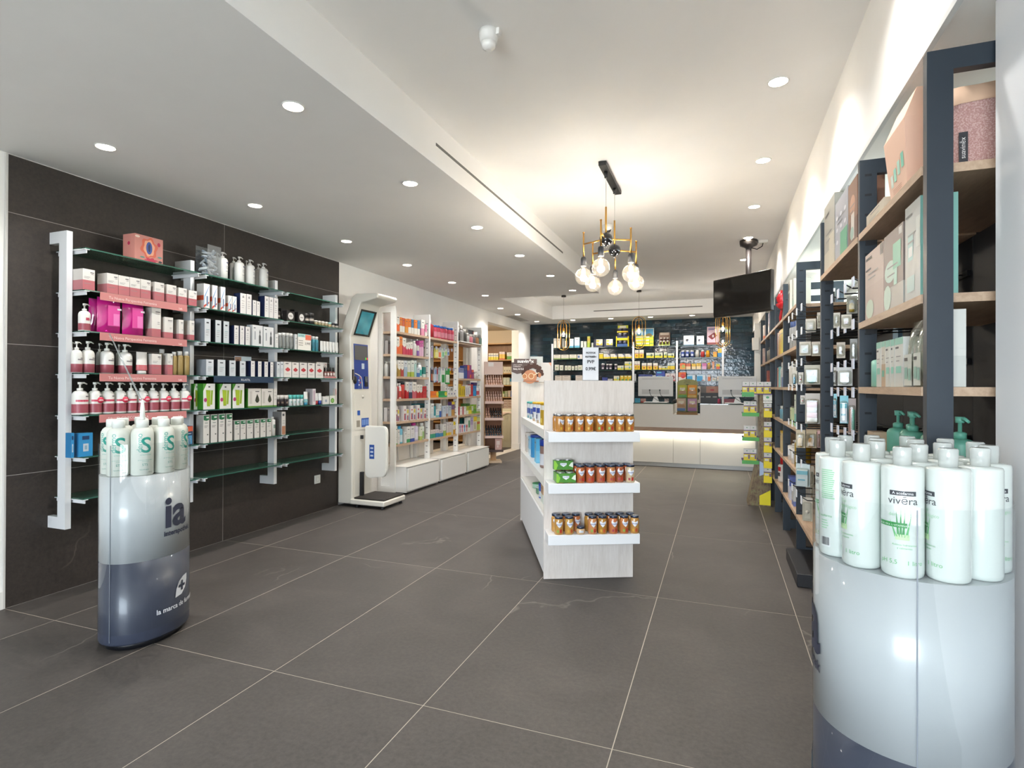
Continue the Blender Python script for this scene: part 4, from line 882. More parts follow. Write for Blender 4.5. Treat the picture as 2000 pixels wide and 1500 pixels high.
style('dropgreen', carton, 'shampoo_carton', 'white carton with dark drop print', 'carton', .07, c='#dfdad2', s='#35761f', wrap=((0, .08, '#5d8f3a', '#35761f'),), dec=([[(u + .2, v) for u, v in TEAR], '#3a3d2f'], (.1, .3, .2, .85, '#c9c3bb'), (.55, .85, .82, .86, '#4b4b4b')))
style('dropnarrow', carton, 'shampoo_carton', 'narrow white carton with green base', 'carton', .06, c='#dfdad2', s='#b9b4ac', wrap=((0, .08, '#5d8f3a'),), lines=((.2, .8, .8), (.2, .8, .6), (.2, .8, .4)))
style('greentab', carton, 'skincare_carton', 'white carton with dark green tab', 'carton', .07, c='#dcd9d2', s='#a9a69f', dec=([[(.05, .98), (.95, .98), (.95, .82), (.5, .79), (.05, .82)], '#1f6b45'], (.5, .9, .88, .93, '#dfe6e0'), (.25, .75, .70, .73, '#8f9a92'), (.62, .82, .28, .32, '#3d4a42')), lines=((.15, .75, .6), (.15, .6, .55)))
style('greentube', bottle, 'skincare_bottle', 'small white bottle with green collar', 'bottle', c='#dedcd6', cap='#dedcd6', capr=.45, caph=.14, sh=.05, dec=((-20, 30, .4, .6, '#7f978a'),))
row([('tallpump', 368, 450, 160), ('tallpump', 533, 610, 205), ('tallpump', 640, 713, 235), ('tallpump', 772, 840, 268)], UZ[0], lp(0, 1), L2, XF, setback=.05)
row([('tallpump', 318, 372, 168), ('tallpump', 478, 538, 210), ('tallpump', 606, 648, 245), ('tallpump', 722, 780, 276)], UZ[0], 'back row, top glass shelf', L2, XF, setback=.14)
row([('swoosh', 190, 250, 473), ('swoosh', 272, 325, 489), ('swoosh', 355, 402, 504), ('swoosh', 428, 468, 589), ('swoosh', 470, 512, 597), ('navyside', 546, 605, 567), ('navyside', 607, 658, 575), ('navyside', 668, 703, 634), ('navyside', 706, 740, 644), ('navyside', 785, 827, 594), ('navyside', 829, 870, 604), ('navyside', 873, 917, 614)], UZ[1], lp(1, 1), L2, XF)
row([('silverbox', 198, 258, 813), ('darkside', 303, 362, 829), ('darkside', 382, 438, 839), ('navyside', 487, 532, 880), ('navyside', 543, 588, 884), ('navyside', 597, 643, 892), ('dropbox', 665, 767, 877), ('dropbox', 775, 873, 895)], UZ[2], lp(2, 1), L2, XF)
row([('silverbox', 213, 287, 1211), ('darkside', 325, 402, 1214), ('darkside', 440, 502, 1221), ('darkside', 542, 600, 1228), ('navyside', 650, 690, 1226), ('navyside', 720, 755, 1229), ('navyside', 782, 818, 1233), ('navyside', 840, 870, 1237)], UZ[3], lp(3, 1), L2, XF)
row([('greenset', 198, 322, 158), ('greenset', 370, 490, 160), ('greenset', 505, 628, 160), ('dropgreen', 667, 804, 208), ('dropgreen', 807, 930, 211), ('dropnarrow', 935, 968, 213)], UZ[4], lp(4, 1), L3, XF)
row([('greenset', 100, 160, 158)], UZ[4], 'far left, fifth shelf, middle bay', L3, XF, setback=.07)
row([('greentab', 198, 263, 486), ('greentab', 278, 347, 481), ('greentab', 360, 425, 476), ('greentab', 440, 503, 471), ('greentab', 525, 580, 546), ('greentab', 588, 645, 541), ('greentab', 655, 720, 537), ('greentab', 735, 785, 531), ('greentab', 797, 852, 526), ('greentab', 862, 912, 523), ('greentube', 919, 967, 505)], UZ[5], lp(5, 1), L3, XF)
# clear bin of small tubes
p = at(360 + 235 / 5, 460 + 300 / 5, x=XF - .07); bin_ = thing('acrylic_bin', 'clear acrylic bin standing on top glass shelf, middle bay', 'bin', (p.x, p.y, UZ[0] + .0006), math.pi / 2)
w = .06
ACB = clear_mat('bin_acrylic', '#eef2f3', .9, .04, .06, '#d8dcde')
MB().box(-w, w, -w, -w + .002, 0, .225, ACB).box(-w, w, w - .002, w, 0, .225, ACB).box(-w, -w + .002, -w + .002, w - .002, 0, .225, ACRY).box(w - .002, w, -w + .002, w - .002, 0, .225, ACRY).box(-w, w, -w, w, 0, .003, ACRY).build('walls', bin_)
rr = random.Random(11); tm = MB(); tm.lathe([(.006, 0), (.008, .004), (.008, .045), (.002, .06)], mat('#a9b3c2', .35, .3), 8); tme = tm.mesh('sample_tube'); tm2 = MB(); tm2.lathe([(.006, 0), (.008, .004), (.008, .045), (.002, .06)], mat('#e6e8ec', .4), 8); tme2 = tm2.mesh('sample_tube')
for k in range(40):
    lay = k // 7; o = link('sample_tube', (tme, tme2)[k % 2], None, (p.x + rr.uniform(-.034, .034), p.y + rr.uniform(-.034, .034), UZ[0] + .022 + lay * .031 + rr.uniform(-.006, .006))); o.rotation_euler = (rr.uniform(.7, 2.3), rr.uniform(-.6, .6), rr.uniform(0, 6.28))
    q = Matrix.Translation((0, 0, 0)); o.location -= (o.rotation_euler.to_matrix() @ Vector((0, 0, .03)))
    tag(o, '%s sample tube in the clear acrylic bin, stone wall' % ('small silver-blue', 'small white')[k % 2], 'tube', '%s sample tubes in the bin' % ('silver-blue', 'white')[k % 2])
# cards behind the goods
t = thing('shelf_card', 'photo card of faces on pale blue, fourth shelf, stone wall', 'card', (XF - .13, at(475, 700, x=XF - .13).y, UZ[3] + .0006), math.pi / 2)
MB().box(-.085, .085, 0, .002, 0, .165, mat('#c2d3da', .5)).build('card', t); MB().box(-.084, -.02, -.0006, 0, .01, .16, mat('#9a7a68', .6)).build('portrait_print', t); MB().prism(ell(-.055, .11, .024, .03)[::-1], 'y', -.0012, -.0007, mat('#6d4a3a', .6)).build('face_print', t); MB().prism(ell(-.05, .045, .026, .026)[::-1], 'y', -.0012, -.0007, mat('#8a6350', .6)).build('face_print', t); MB().box(.0, .07, -.0008, 0, .03, .055, mat('#4c8fc4', .5)).build('blue_print', t)
t = thing('shelf_card', 'white card with portrait of woman, fourth shelf, right bay', 'card', (XF - .10, at(628, 710, x=XF - .1).y, UZ[3] + .0006), math.pi / 2)
MB().box(-.07, .08, 0, .002, 0, .155, mat('#e4dfdc', .5)).build('card', t); MB().prism(ell(-.03, .105, .03, .04)[::-1], 'y', -.0008, 0, mat('#4d4644', .6)).build('hair_print', t); MB().prism(ell(-.03, .098, .019, .028)[::-1], 'y', -.0014, -.0009, mat('#c4a793', .6)).build('face_print', t); text('DRA.', .03, mat('#3b2b3a', .5), t, (.04, -.001, .10)); text('3%', .018, mat('#c23a3a', .5), t, (.06, -.001, .13))
# ---------------- right bay
style('blackpack', carton, 'wipe_pack', 'black pack with white oval label', 'pack', .05, c='#1e1b1a', dec=([ell(.5, .5, .34, .34), '#d9d6d0'], (.3, .7, .45, .55, '#8d8985')))
style('blackjar', bottle, 'powder_jar', 'black jar with silver ring', 'jar', c='#171514', cap='#2a2725', capr=.9, caph=.35, sh=.04, bands=((.3, .5, '#b6aca0'),))
style('tinyjar', bottle, 'nail_jar', 'tiny jar with pale lid', 'jar', c='#9b8f6d', cap='#d8cfc4', capr=.85, caph=.4, sh=.05, seg=12)
style('tinydark', bottle, 'nail_jar', 'tiny jar with black lid', 'jar', c='#a89f95', cap='#1c1c1e', capr=.85, caph=.45, sh=.05, seg=12)
style('tinyteal', bottle, 'nail_jar', 'tiny jar with mint lid', 'jar', c='#b9a47a', cap='#a4cfc8', capr=.85, caph=.4, sh=.05, seg=12)
style('micellar', bottle, 'toner_bottle', 'clear toner bottle with white cap', 'bottle', c=clear_mat('clear_plastic', '#e4e6e4', .3, .05, .35, '#c9cbc8'), cap='#e7e5e0', capr=.8, caph=.18, sh=.05, dec=((-50, 50, .15, .7, '#7f827f'),))
style('tealbottle', bottle, 'toner_bottle', 'teal toner bottle with white cap', 'bottle', c='#3d8d9c', cap='#e4e4e0', capr=.72, caph=.2, sh=.06, dec=((-40, 40, .2, .6, '#2f7386'),))
style('whitetube', tube_, 'cream_tube', 'slim white cream tube', 'tube', c='#e0e0dc', cap='#e4e4e0', bands=((.3, .34, '#9fb0ac'),))
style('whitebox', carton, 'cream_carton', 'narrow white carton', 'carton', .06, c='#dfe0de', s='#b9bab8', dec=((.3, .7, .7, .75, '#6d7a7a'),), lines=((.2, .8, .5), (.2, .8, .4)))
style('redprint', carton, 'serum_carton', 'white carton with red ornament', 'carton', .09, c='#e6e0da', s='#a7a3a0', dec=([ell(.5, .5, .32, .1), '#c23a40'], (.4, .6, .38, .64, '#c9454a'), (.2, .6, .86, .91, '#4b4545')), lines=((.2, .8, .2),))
style('dropper', bottle, 'dropper_bottle', 'small amber dropper bottle', 'bottle', c='#7b4038', cap='#1a1716', capr=.4, caph=.45, sh=.15, dec=((-50, 50, .1, .4, '#d9cfc9'),), seg=12)
style('darkjar', bottle, 'cream_jar', 'dark jar with white lid', 'jar', c='#2a2023', cap='#d6d0c8', capr=.92, caph=.35, sh=.04, dec=((-30, 30, .25, .4, '#7d6a5e'),))
style('tealcap', bottle, 'deodorant_bottle', 'white roll-on with turquoise cap', 'bottle', c='#dfe4e2', cap='#56b7b0', capr=.9, caph=.38, sh=.05, dec=((-20, 20, .25, .45, '#8fb5b2'),))
style('bluetube', tube_, 'cream_tube', 'white tube with blue cap', 'tube', c='#e3e4e0', cap='#3a8fae', bands=((.3, .5, '#7fb4b8'),), caph=.22)
style('redtube', tube_, 'cream_tube', 'small white tube with red cap', 'tube', c='#dfe0de', cap='#a8313c', caph=.35)
style('navytube', tube_, 'cream_tube', 'small white tube with blue cap', 'tube', c='#dfe0de', cap='#2b4a9c', caph=.35)
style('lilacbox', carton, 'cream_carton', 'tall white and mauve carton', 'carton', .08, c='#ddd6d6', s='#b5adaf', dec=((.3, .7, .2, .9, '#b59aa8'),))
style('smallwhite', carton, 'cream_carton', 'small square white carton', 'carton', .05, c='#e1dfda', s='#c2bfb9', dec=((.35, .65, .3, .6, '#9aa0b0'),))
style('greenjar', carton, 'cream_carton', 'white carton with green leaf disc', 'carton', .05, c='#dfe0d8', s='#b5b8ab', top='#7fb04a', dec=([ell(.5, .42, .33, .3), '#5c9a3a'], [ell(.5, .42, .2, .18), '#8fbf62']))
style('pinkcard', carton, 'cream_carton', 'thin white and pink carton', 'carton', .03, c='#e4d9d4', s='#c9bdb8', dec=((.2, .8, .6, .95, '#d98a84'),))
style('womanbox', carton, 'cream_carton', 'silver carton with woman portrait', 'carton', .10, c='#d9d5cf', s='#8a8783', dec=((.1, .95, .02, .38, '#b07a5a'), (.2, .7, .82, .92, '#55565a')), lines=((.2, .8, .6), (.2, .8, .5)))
row([('blackjar', 916, 945, 740), ('blackpack', 1000, 1078, 737), ('blackpack', 1112, 1180, 752), ('blackjar', 1183, 1230, 762), ('blackjar', 1234, 1280, 757)] + [(('tinyjar', 'tinyjar', 'tinyjar', 'tinyjar', 'tinyteal', 'tinydark', 'tinydark')[k], 1283 + 34 * k, 1313 + 33.5 * k, 828 + 5.5 * k) for k in range(7)], UZ[1], lp(1, 2), L2, XF, d=.05)
row([('blackpack', 945, 1000, 715), ('blackpack', 1075, 1115, 728)], UZ[1], 'back of second glass shelf, right bay', L2, XF, setback=.1)
row([('whitebox', 887, 918, 962), ('micellar', 930, 965, 951), ('micellar', 967, 1000, 950), ('micellar', 1003, 1033, 952), ('micellar', 1036, 1072, 958), ('whitebox', 1080, 1104, 965), ('tealbottle', 1255, 1287, 986), ('tealbottle', 1290, 1320, 990)] + [('whitetube', 1337 + 29.5 * k, 1364 + 29.5 * k, 1030 + 3 * k) for k in range(6)], UZ[2], lp(2, 2), L2, XF)
t = thing('price_card', 'white offer card with orange picture and price, third shelf, right bay', 'card', (XF - .004, at(360 + 1178 / 5, 660, x=XF).y, UZ[2] + .0006), math.pi / 2)
MB().box(-.085, .085, 0, .002, 0, .145, mat('#e3dfd6', .5)).build('card', t); MB().box(-.085, .085, -.0006, 0, .115, .145, mat('#a9cfcb', .5)).build('top_band', t); MB().box(.01, .085, -.0012, -.0006, .095, .14, mat('#d86a50', .5)).build('fruit_print', t); text('3,99€', .032, INK, t, (.04, -.001, .05)); text('LOTION', .018, INK, t, (-.04, -.0014, .122))
for j in range(3): MB().box(-.075, -.02, -.0006, 0, .04 + .02 * j, .046 + .02 * j, mat('#8f8a84', .5)).build('print_line', t)
row([('silverbox', 903, 935, 1235), ('silverbox', 938, 970, 1233), ('redprint', 972, 1048, 1233), ('redprint', 1052, 1120, 1239), ('redprint', 1127, 1200, 1241), ('redprint', 1207, 1275, 1246), ('redprint', 1283, 1357, 1251)], UZ[3], lp(3, 2), L2, XF)
ty = at(360 + 1438 / 5, 735, x=XF).y; t = tag(MB().box(-.085, .085, 0, .06, 0, .018, mat('#dcc4bf', .5)).build('serum_tray', None, (XF - .012, ty, UZ[3] + .0006), math.pi / 2), 'pale pink tray under small dropper bottles, right bay', 'tray')
MB().box(-.084, .084, -.0006, 0, .005, .013, mat('#b8444c', .5)).build('lettering_band', t)
row([('dropper', 1372 + 28 * k, 1397 + 28 * k, 1290) for k in range(4)], UZ[3] + .0186, 'on pale pink tray', L2, XF, setback=.03)
row([('darkjar', 972, 1005, 278), ('darkjar', 1007, 1055, 278), ('darkjar', 1058, 1103, 278), ('tealcap', 1105, 1142, 275), ('tealcap', 1145, 1180, 275), ('tealcap', 1183, 1218, 275), ('tealcap', 1222, 1257, 275), ('bluetube', 1262, 1303, 242), ('lilacbox', 1342, 1375, 212), ('redtube', 1378, 1408, 256), ('navytube', 1412, 1446, 256), ('smallwhite', 1450, 1515, 292), ('greenjar', 1522, 1578, 283), ('pinkcard', 1580, 1592, 207)], UZ[4], lp(4, 2), L3, XF)
row([('womanbox', 1018, 1060, 452)], UZ[5], lp(5, 2), L3, XF)
# ================================================================ the two oval floor stands
SLATE = mat('#373d4d', .35, coat=.2); SWHITE = mat('#b8bcbe', .3, coat=.3); SINK = mat('#35394a', .4); SLIGHT = mat('#dfe2e6', .4)
def floor_stand(c, a, b, rz, top, mid, label, seam_deg, t_text, side, ztext):
    t = thing('floor_stand', label, 'display stand', (c[0], c[1], 0), rz); n = 72
    MB().lathe([(.86, 0), (.86, .035)], BLACK, n, sx=b, sy=a).build('plinth', t)
    MB().lathe([(.985, .032), (1, .04), (1, mid)], SLATE, n, sx=b, sy=a).build('lower_panel', t); MB().lathe([(1, mid), (1, top)], SWHITE, n, sx=b, sy=a).build('upper_panel', t)
    q = MB(); q.lathe([(1.008, mid * .2), (1.008, top + .155)], ACRY, n, sx=b, sy=a, cap=False); q.build('acrylic_wrap', t)
    s = math.radians(seam_deg); q = MB(); x, y = 1.012 * b * math.sin(s), -1.012 * a * math.cos(s); q.box(x - .0012, x + .0012, y - .001, y + .001, .05, top + .15, mat('#7a8088', .4)); q.build('acrylic_seam', t)
    wrap_text('ia', .215, SINK, a, ztext, t_text, t, 'logo_letters', 'LEFT' if side > 0 else 'RIGHT', False, .006, b, .0035)
    wrap_text('interapothek', .034, SINK, a, ztext - .044, t_text, t, 'lettering', 'LEFT' if side > 0 else 'RIGHT', False, .0012, b, .0035)
    wrap_text('la marca de farmacia', .034, SLIGHT, a, ztext - .42 * 1.0, t_text - side * 9, t, 'lettering', 'LEFT' if side > 0 else 'RIGHT', False, .0006, b, .0035)
    # leaf emblem with a cross
    def leaf(pts, m, nm, lift):
        q = MB(); vs = []
        for u, z in pts:
            tt = math.radians(t_text) + side * (.06 + u) / ((a + b) / 2); nx, ny = math.sin(tt) / b, -math.cos(tt) / a; L = math.hypot(nx, ny); vs.append((b * math.sin(tt) + lift * nx / L, -a * math.cos(tt) + lift * ny / L, ztext - .37 + z))
        q.add(vs, [tuple(range(len(pts)))], m); q.build(nm, t)
    lf = [(.0, .0), (.04, .005), (.068, .03), (.08, .07), (.082, .098), (.05, .093), (.022, .075), (.005, .04)]
    leaf(lf, SLIGHT, 'leaf_emblem', .0035); leaf([(.036, .025), (.048, .025), (.048, .043), (.064, .043), (.064, .056), (.048, .056), (.048, .075), (.036, .075), (.036, .056), (.02, .056), (.02, .043), (.036, .043)], SLATE, 'cross_emblem', .0042)
    return t
floor_stand((-2.747, 2.018), .222, .174, math.radians(14), .831, .42, 'oval white and slate floor stand in front of the stone wall', 0, 68, 1, .565)
RC, RTOP = (.42, 1.59), .862
floor_stand(RC, .205, .195, math.radians(-12), RTOP, .475, 'oval white and slate floor stand beside camera at right', 3, -62, -1, .62)
# ---- white bottles with a large teal S
TEALM = mat('#1f8f7e', .45); TE2 = mat('#4aa393', .5)
D_R, D_H = .048, .268; DW = mat('#d2d5cb', .32, coat=.15)
d_parts = []
q = MB(); q.lathe([(D_R * .9, 0), (D_R, .006), (D_R, .195), (D_R * .97, .208), (D_R * .82, .222), (D_R * .62, .23)], DW, 24); d_body = q.mesh('lotion_bottle')
q = MB(); q.lathe([(D_R * .55, .2295), (D_R * .56, .262), (D_R * .50, .268)], mat('#dcdfd9', .35), 18); d_cap = q.mesh('cap')
def dermo(p, deg, label, z=.8315):
    o = link('lotion_bottle', d_body, None, (p.x, p.y, z)); view = math.atan2(p.x, p.y); o.rotation_euler = (0, 0, -view + math.radians(deg)); tag(o, label, 'bottle', 'white teal-lettered bottles in the left stand')
    link('cap', d_cap, o)
    wrap_text('S', .105, TEALM, D_R, .112, 8, o, 'letter_s', 'CENTER', False, .0012); wrap_text('dermo', .034, TE2, D_R, .112, -12, o, 'lettering', 'LEFT', True)
    for z_, w_, h_ in ((.098, 'INTERAPOTHEK', .0065), (.074, 'gel de baño dermatológico', .0060), (.067, 'uso frecuente', .0055)): wrap_text(w_, h_, TE2, D_R, z_, 6, o)
    wrap_text('STS', .016, TEALM, D_R, .048, 2, o); wrap_text('hypoallergenic', .007, TEALM, D_R, .028, 0, o); wrap_text('750 ml', .007, INK, D_R, .014, 30, o)
    return o
def ring(c, a, b, rz, n, t0):
    """n places spread evenly round an oval, in the world"""
    T = [t0 + i * 2 * math.pi / 720 for i in range(721)]; P = [(b * math.sin(t), -a * math.cos(t)) for t in T]; S = [0.]
    for i in range(1, 721): S.append(S[-1] + math.hypot(P[i][0] - P[i - 1][0], P[i][1] - P[i - 1][1]))
    out = []
    for k in range(n):
        i = next(j for j in range(721) if S[j] >= S[-1] * k / n); x, y = P[i]; out.append(Vector((c[0] + x * math.cos(rz) - y * math.sin(rz), c[1] + x * math.sin(rz) + y * math.cos(rz), 0)))
    return out
LP = ring((-2.747, 2.018), .169, .122, math.radians(14), 9, math.radians(-4))
for k, p in enumerate(LP):
    dermo(p, (0, 12, 34, 58, 80, 120, 150, 200, -34)[k], 'white lotion bottle with teal S, %s' % ('nearest of the left stand', 'right of the nearest bottle', 'third round to the right', 'fourth round to the right', 'far right back', 'back middle', 'back left', 'second from left behind', 'leftmost of the front bottles')[k])
for k, p in enumerate((Vector((-2.735, 1.985, 0)), Vector((-2.76, 2.085, 0)))):
    dermo(p, 90 + 60 * k, 'white capped lotion bottle inside the ring, %s' % ('nearer one', 'farther one')[k])
p = LP[1]; t = thing('clear_rod', 'clear plastic rod with white foot leaning above the bottles', 'sign rod', (p.x, p.y, .8315 + D_H))
MB().lathe([(.012, 0), (.010, .05), (.006, .09), (.003, .098)], mat('#e6e8e2', .35), 14).build('foot', t)
q = MB(); e = at(214, 652, y=p.y) - Vector((p.x, p.y, .8315 + D_H)); q.tube([(0, 0, .085), (e.x * .1, 0, .115), (e.x, 0, e.z)], [.0035, .0045, .003], clear_mat('rod_plastic', '#dfe3e4', .6, .05, .25, '#cfd3d3'), 6); q.build('rod', t)
# ---- aloe bottles in the right stand
V_R, V_H = .0395, .277; VB = surf('milky_plastic', lambda nt, b: (setattr(b.inputs['Base Color'], 'default_value', (.62, .665, .63, 1)), setattr(b.inputs['Roughness'], 'default_value', .22), setattr(b.inputs['Coat Weight'], 'default_value', .4)))
VC = clear_mat('cap_plastic', '#eef1ef', .4, .1, .5, '#dfe2df'); GRN = mat('#5fae6c', .5); GRD = mat('#2f8a45', .5); GRY = mat('#3f4246', .5); PALE = mat('#93c59b', .55)
q = MB(); q.lathe([(V_R * .88, 0), (V_R * .97, .004), (V_R, .012), (V_R, .230), (V_R * .96, .235), (V_R * .5, .238)], VB, 32); v_body = q.mesh('soap_bottle')
q = MB(); q.lathe([(V_R * .44, .237), (V_R * .46, .274), (V_R * .40, .277)], VC, 20); v_cap = q.mesh('cap')
q = MB(); curved(q, V_R, .108, .118, -75, 8, GRD, 14)
for da, hh, lean in ((-14, .055, -6), (-8, .07, 0), (-2, .06, 5), (6, .045, 12), (-20, .035, -16)):
    vs = []
    for k in range(7):
        f = k / 6; a = math.radians(da + lean * f); w = math.radians(3.4 * (1 - f) + .2); z = .088 + hh * f
        for s in (-1, 1): vs.append(((V_R + .0011) * math.sin(a + s * w), -(V_R + .0011) * math.cos(a + s * w), z))
    q.add(vs, [(2 * k, 2 * k + 1, 2 * k + 3, 2 * k + 2) for k in range(6)], GRN if hh < .05 else GRD)
curved(q, V_R + .0005, .082, .094, -22, 14, mat('#b9d6a2', .5), 6); v_aloe = q.mesh('aloe_print')
q = MB()
for k in range(15): curved(q, V_R, .138 + .0048 * k, .1405 + .0048 * k, -150, -150 + 48 - (k * 7 % 9), PALE, 5)
for k in range(4): curved(q, V_R, .066 + .006 * k, .068 + .006 * k, -150, -128 + (k * 5 % 7), PALE, 4)
v_text = q.mesh('small_print')
q = MB(); x = -148.
rr = random.Random(2)
curved(q, V_R, .022, .046, -150, -116, mat('#d6d8d6', .5), 6)
while x < -120: w = rr.choice((.6, .9, 1.4)); curved(q, V_R + .0005, .026, .045, x, x + w, INK, 1); x += w + rr.choice((.6, .9))
v_bar = q.mesh('barcode')
q = MB(); curved(q, V_R, .176, .186, -38, 32, GRY, 12); v_pill = q.mesh('brand_pill')
def vivera(p, deg, label):
    o = link('soap_bottle', v_body, None, (p.x, p.y, RTOP + .0005)); o.rotation_euler = (0, 0, -math.atan2(p.x, p.y) + math.radians(deg)); tag(o, label, 'bottle', 'white aloe soap bottles in the right stand')
    link('cap', v_cap, o); link('aloe_print', v_aloe, o); link('small_print', v_text, o); link('barcode', v_bar, o); link('brand_pill', v_pill, o)
    wrap_text('A acofarma', .0082, mat('#e6e8e8', .5), V_R, .1785, -3, o, lift=.0012); wrap_text('vivēra', .022, GRY, V_R, .158, -3, o)
    wrap_text('Gel', .010, PALE, V_R, .143, 0, o); wrap_text('dermatológico', .010, PALE, V_R, .132, 2, o); wrap_text('ALOE VERA + VITAMINA E', .0052, mat('#dff0df', .5), V_R, .1105, -30, o, lift=.0012)
    wrap_text('Activos hidratantes', .0058, GRN, V_R, .070, 2, o); wrap_text('y calmantes', .0058, GRN, V_R, .063, 2, o); wrap_text('pH 5,5', .013, GRN, V_R, .030, -42, o); wrap_text('1 litro', .013, GRN, V_R, .030, 30, o)
    wrap_text('A acofarma', .008, GRN, V_R, .094, -138, o)
    r = MB()
    return o
RP = ring(RC, .163, .153, math.radians(-12), 12, math.radians(-5)); DG = (4, -66, -88, 20, 60, -60, 120, 40, 150, -30, 95, -58)
for k, p in enumerate(RP): vivera(p, DG[k], 'white aloe soap bottle, %s, right stand' % ('facing front with its logo', 'right of the front-facing one', 'rightmost with barcode', 'far right, second row', 'back right', 'back, right of middle', 'back middle', 'back left of middle', 'back left', 'far left, second row', 'leftmost of front row', 'left of the front-facing one')[k])
for k, p in enumerate(ring(RC, .076, .071, math.radians(-12), 5, .3)): vivera(p, 70 * k, 'white aloe soap bottle inside the ring, %s' % ('nearest', 'right', 'back right', 'back left', 'left')[k])
# ================================================================ goods on the gondola
GV = Vector((-math.sin(GA), math.cos(GA), 0)); GU = Vector((math.cos(GA), math.sin(GA), 0)); GZ = (1000, 670, 3.125)
LIDM = mat('#4a5468', .3, .7); LIDS = mat('#b9bcc0', .25, .9)
JR, JH = .0292, .112
def jar_mesh(col):
    k = ('jar', col)
    if k not in _SH:
        q = MB(); q.lathe([(JR * .9, 0), (JR, .006), (JR, .082), (JR * .92, .092), (JR * .86, .099)], mat(col, .12, coat=.5), 20)
        _SH[k] = q.mesh('baby_food_jar')
    return _SH[k]
q = MB(); q.lathe([(JR * .9, .0985), (JR * .9, .110), (JR * .84, JH)], LIDM, 20); lid1 = q.mesh('lid'); q = MB(); q.lathe([(JR * .9, .0985), (JR * .9, .110), (JR * .84, JH)], LIDS, 20); lid2 = q.mesh('lid')
q = MB(); n = 8
vs = []
for k in range(9):                        # white heart-shaped label wrapped on the jar
    a = math.radians(-40 + 10 * k); f = abs(k - 4) / 4; zt_ = .078 - .004 * math.cos(f * 3); zb = .044 + .024 * f ** 1.3
    for z in (zb, zt_): vs.append(((JR + .0007) * math.sin(a), -(JR + .0007) * math.cos(a), z))
q.add(vs, [(2 * k, 2 * k + 2, 2 * k + 3, 2 * k + 1) for k in range(8)], mat('#dfe1e6', .4), True); jl = q.mesh('label')
jf = []
for c1, c2 in (('#8fae3c', '#c2392c'), ('#d9a52c', '#c9592c'), ('#a83038', '#c2392c')): q = MB(); curved(q, JR, .014, .030, -34, -8, c1, 4); curved(q, JR, .012, .034, 4, 32, c2, 4); jf.append(q.mesh('fruit_print'))
def jar(u, v, z, col, deg, label, lid=0, fr=0, group='baby food jars on the gondola'):
    p = gpt(u, v, z + .0005); o = link('baby_food_jar', jar_mesh(col), None, p, GA + math.radians(deg)); tag(o, label, 'jar', group); link('lid', (lid1, lid2)[lid], o); lb_ = link('label', jl, o); wrap_text('Nutribén', .0105, mat('#34488c', .5), JR, .0605, 0, lb_, lift=.0014, bold=.0002); link('fruit_print', jf[fr], o); return o
def gu(zx, v): return (at_pl(1000 + zx / 3.125, 900, gpt(0, v, 0), GV) - Vector(GO)).dot(GU)
W = ('top', 'middle', 'lowest')
OC = ['#b07a3c', '#b9823f', '#b47c42', '#b8803a', '#a9702e', '#b1783a', '#b5803f', '#ad7838']
RC_ = ['#b3663c', '#b05c38', '#b36a48', '#b87848', '#9a5436', '#c9b493']
LC = ['#b88a48', '#bd924e', '#c07a40', '#c48858', '#b0803a', '#c07448', '#b9753e', '#bb8a4a']
spots = [290, 347, 410, 470, 537, 598, 658, 718]
for k, zx in enumerate(spots):
    jar(gu(zx, -.115), -.115, .98, OC[k], (35, 14, 8, 2, -3, -2, 0, -4)[k], 'orange puree jar, %s from left, front row, top gondola shelf' % ORD[k], 1, 0 if 3 < k < 6 else 1)
    jar(gu(zx, -.115) - .006, -.045, .98, OC[-k - 1], k * 17, 'orange puree jar, %s from left, back row, top gondola shelf' % ORD[k], 1, 1)
for k, zx in enumerate((418, 478, 542, 604, 655, 722)):
    v = -.115 if k != 4 else -.098
    jar(gu(zx, v), v, .655, RC_[k], (5, 0, 8, 12, 4, -6)[k], '%s puree jar, %s from left, front row, middle gondola shelf' % ('reddish' if k < 5 else 'pale cream', ORD[k]), 0, 2)
    jar(gu(zx, -.115) - .008, -.045 if k != 4 else -.034, .655, RC_[(k + 1) % 5], 20 * k, 'reddish puree jar, %s from left, back row, middle gondola shelf' % ORD[k], 0, 2)
for k, zx in enumerate((287, 350, None, 492, 553, 619, 684, 749)):
    if zx: jar(gu(zx, -.12), -.12, .33, LC[k], (0, 4, 0, 2, -8, 5, 6, -12)[k], 'orange puree jar, %s from left, front row, lowest gondola shelf' % ORD[k if k < 2 else k - 1], 0, k % 3)
    zx = zx or 412
    jar(gu(zx, -.12) - .008, -.045, .33, LC[-k - 1], 10 * k, 'orange puree jar, %s from left, back row, lowest gondola shelf' % ORD[k], 0, 1)
p = gpt(gu(420, -.125), -.125, .3305); q = MB(); q.lathe([(.024, 0), (.028, .005), (.028, .028), (.024, .036)], mat('#d0ab80', .15, coat=.5), 18); o = q.build('baby_food_jar', None, p, GA); tag(o, 'small half-height puree jar, front of lowest gondola shelf', 'jar'); MB().lathe([(.025, .0355), (.025, .047), (.023, .049)], LIDM, 18).build('lid', o); q = MB(); curved(q, .028, .012, .026, -30, 30, '#dfe1e6'); q.build('label', o)
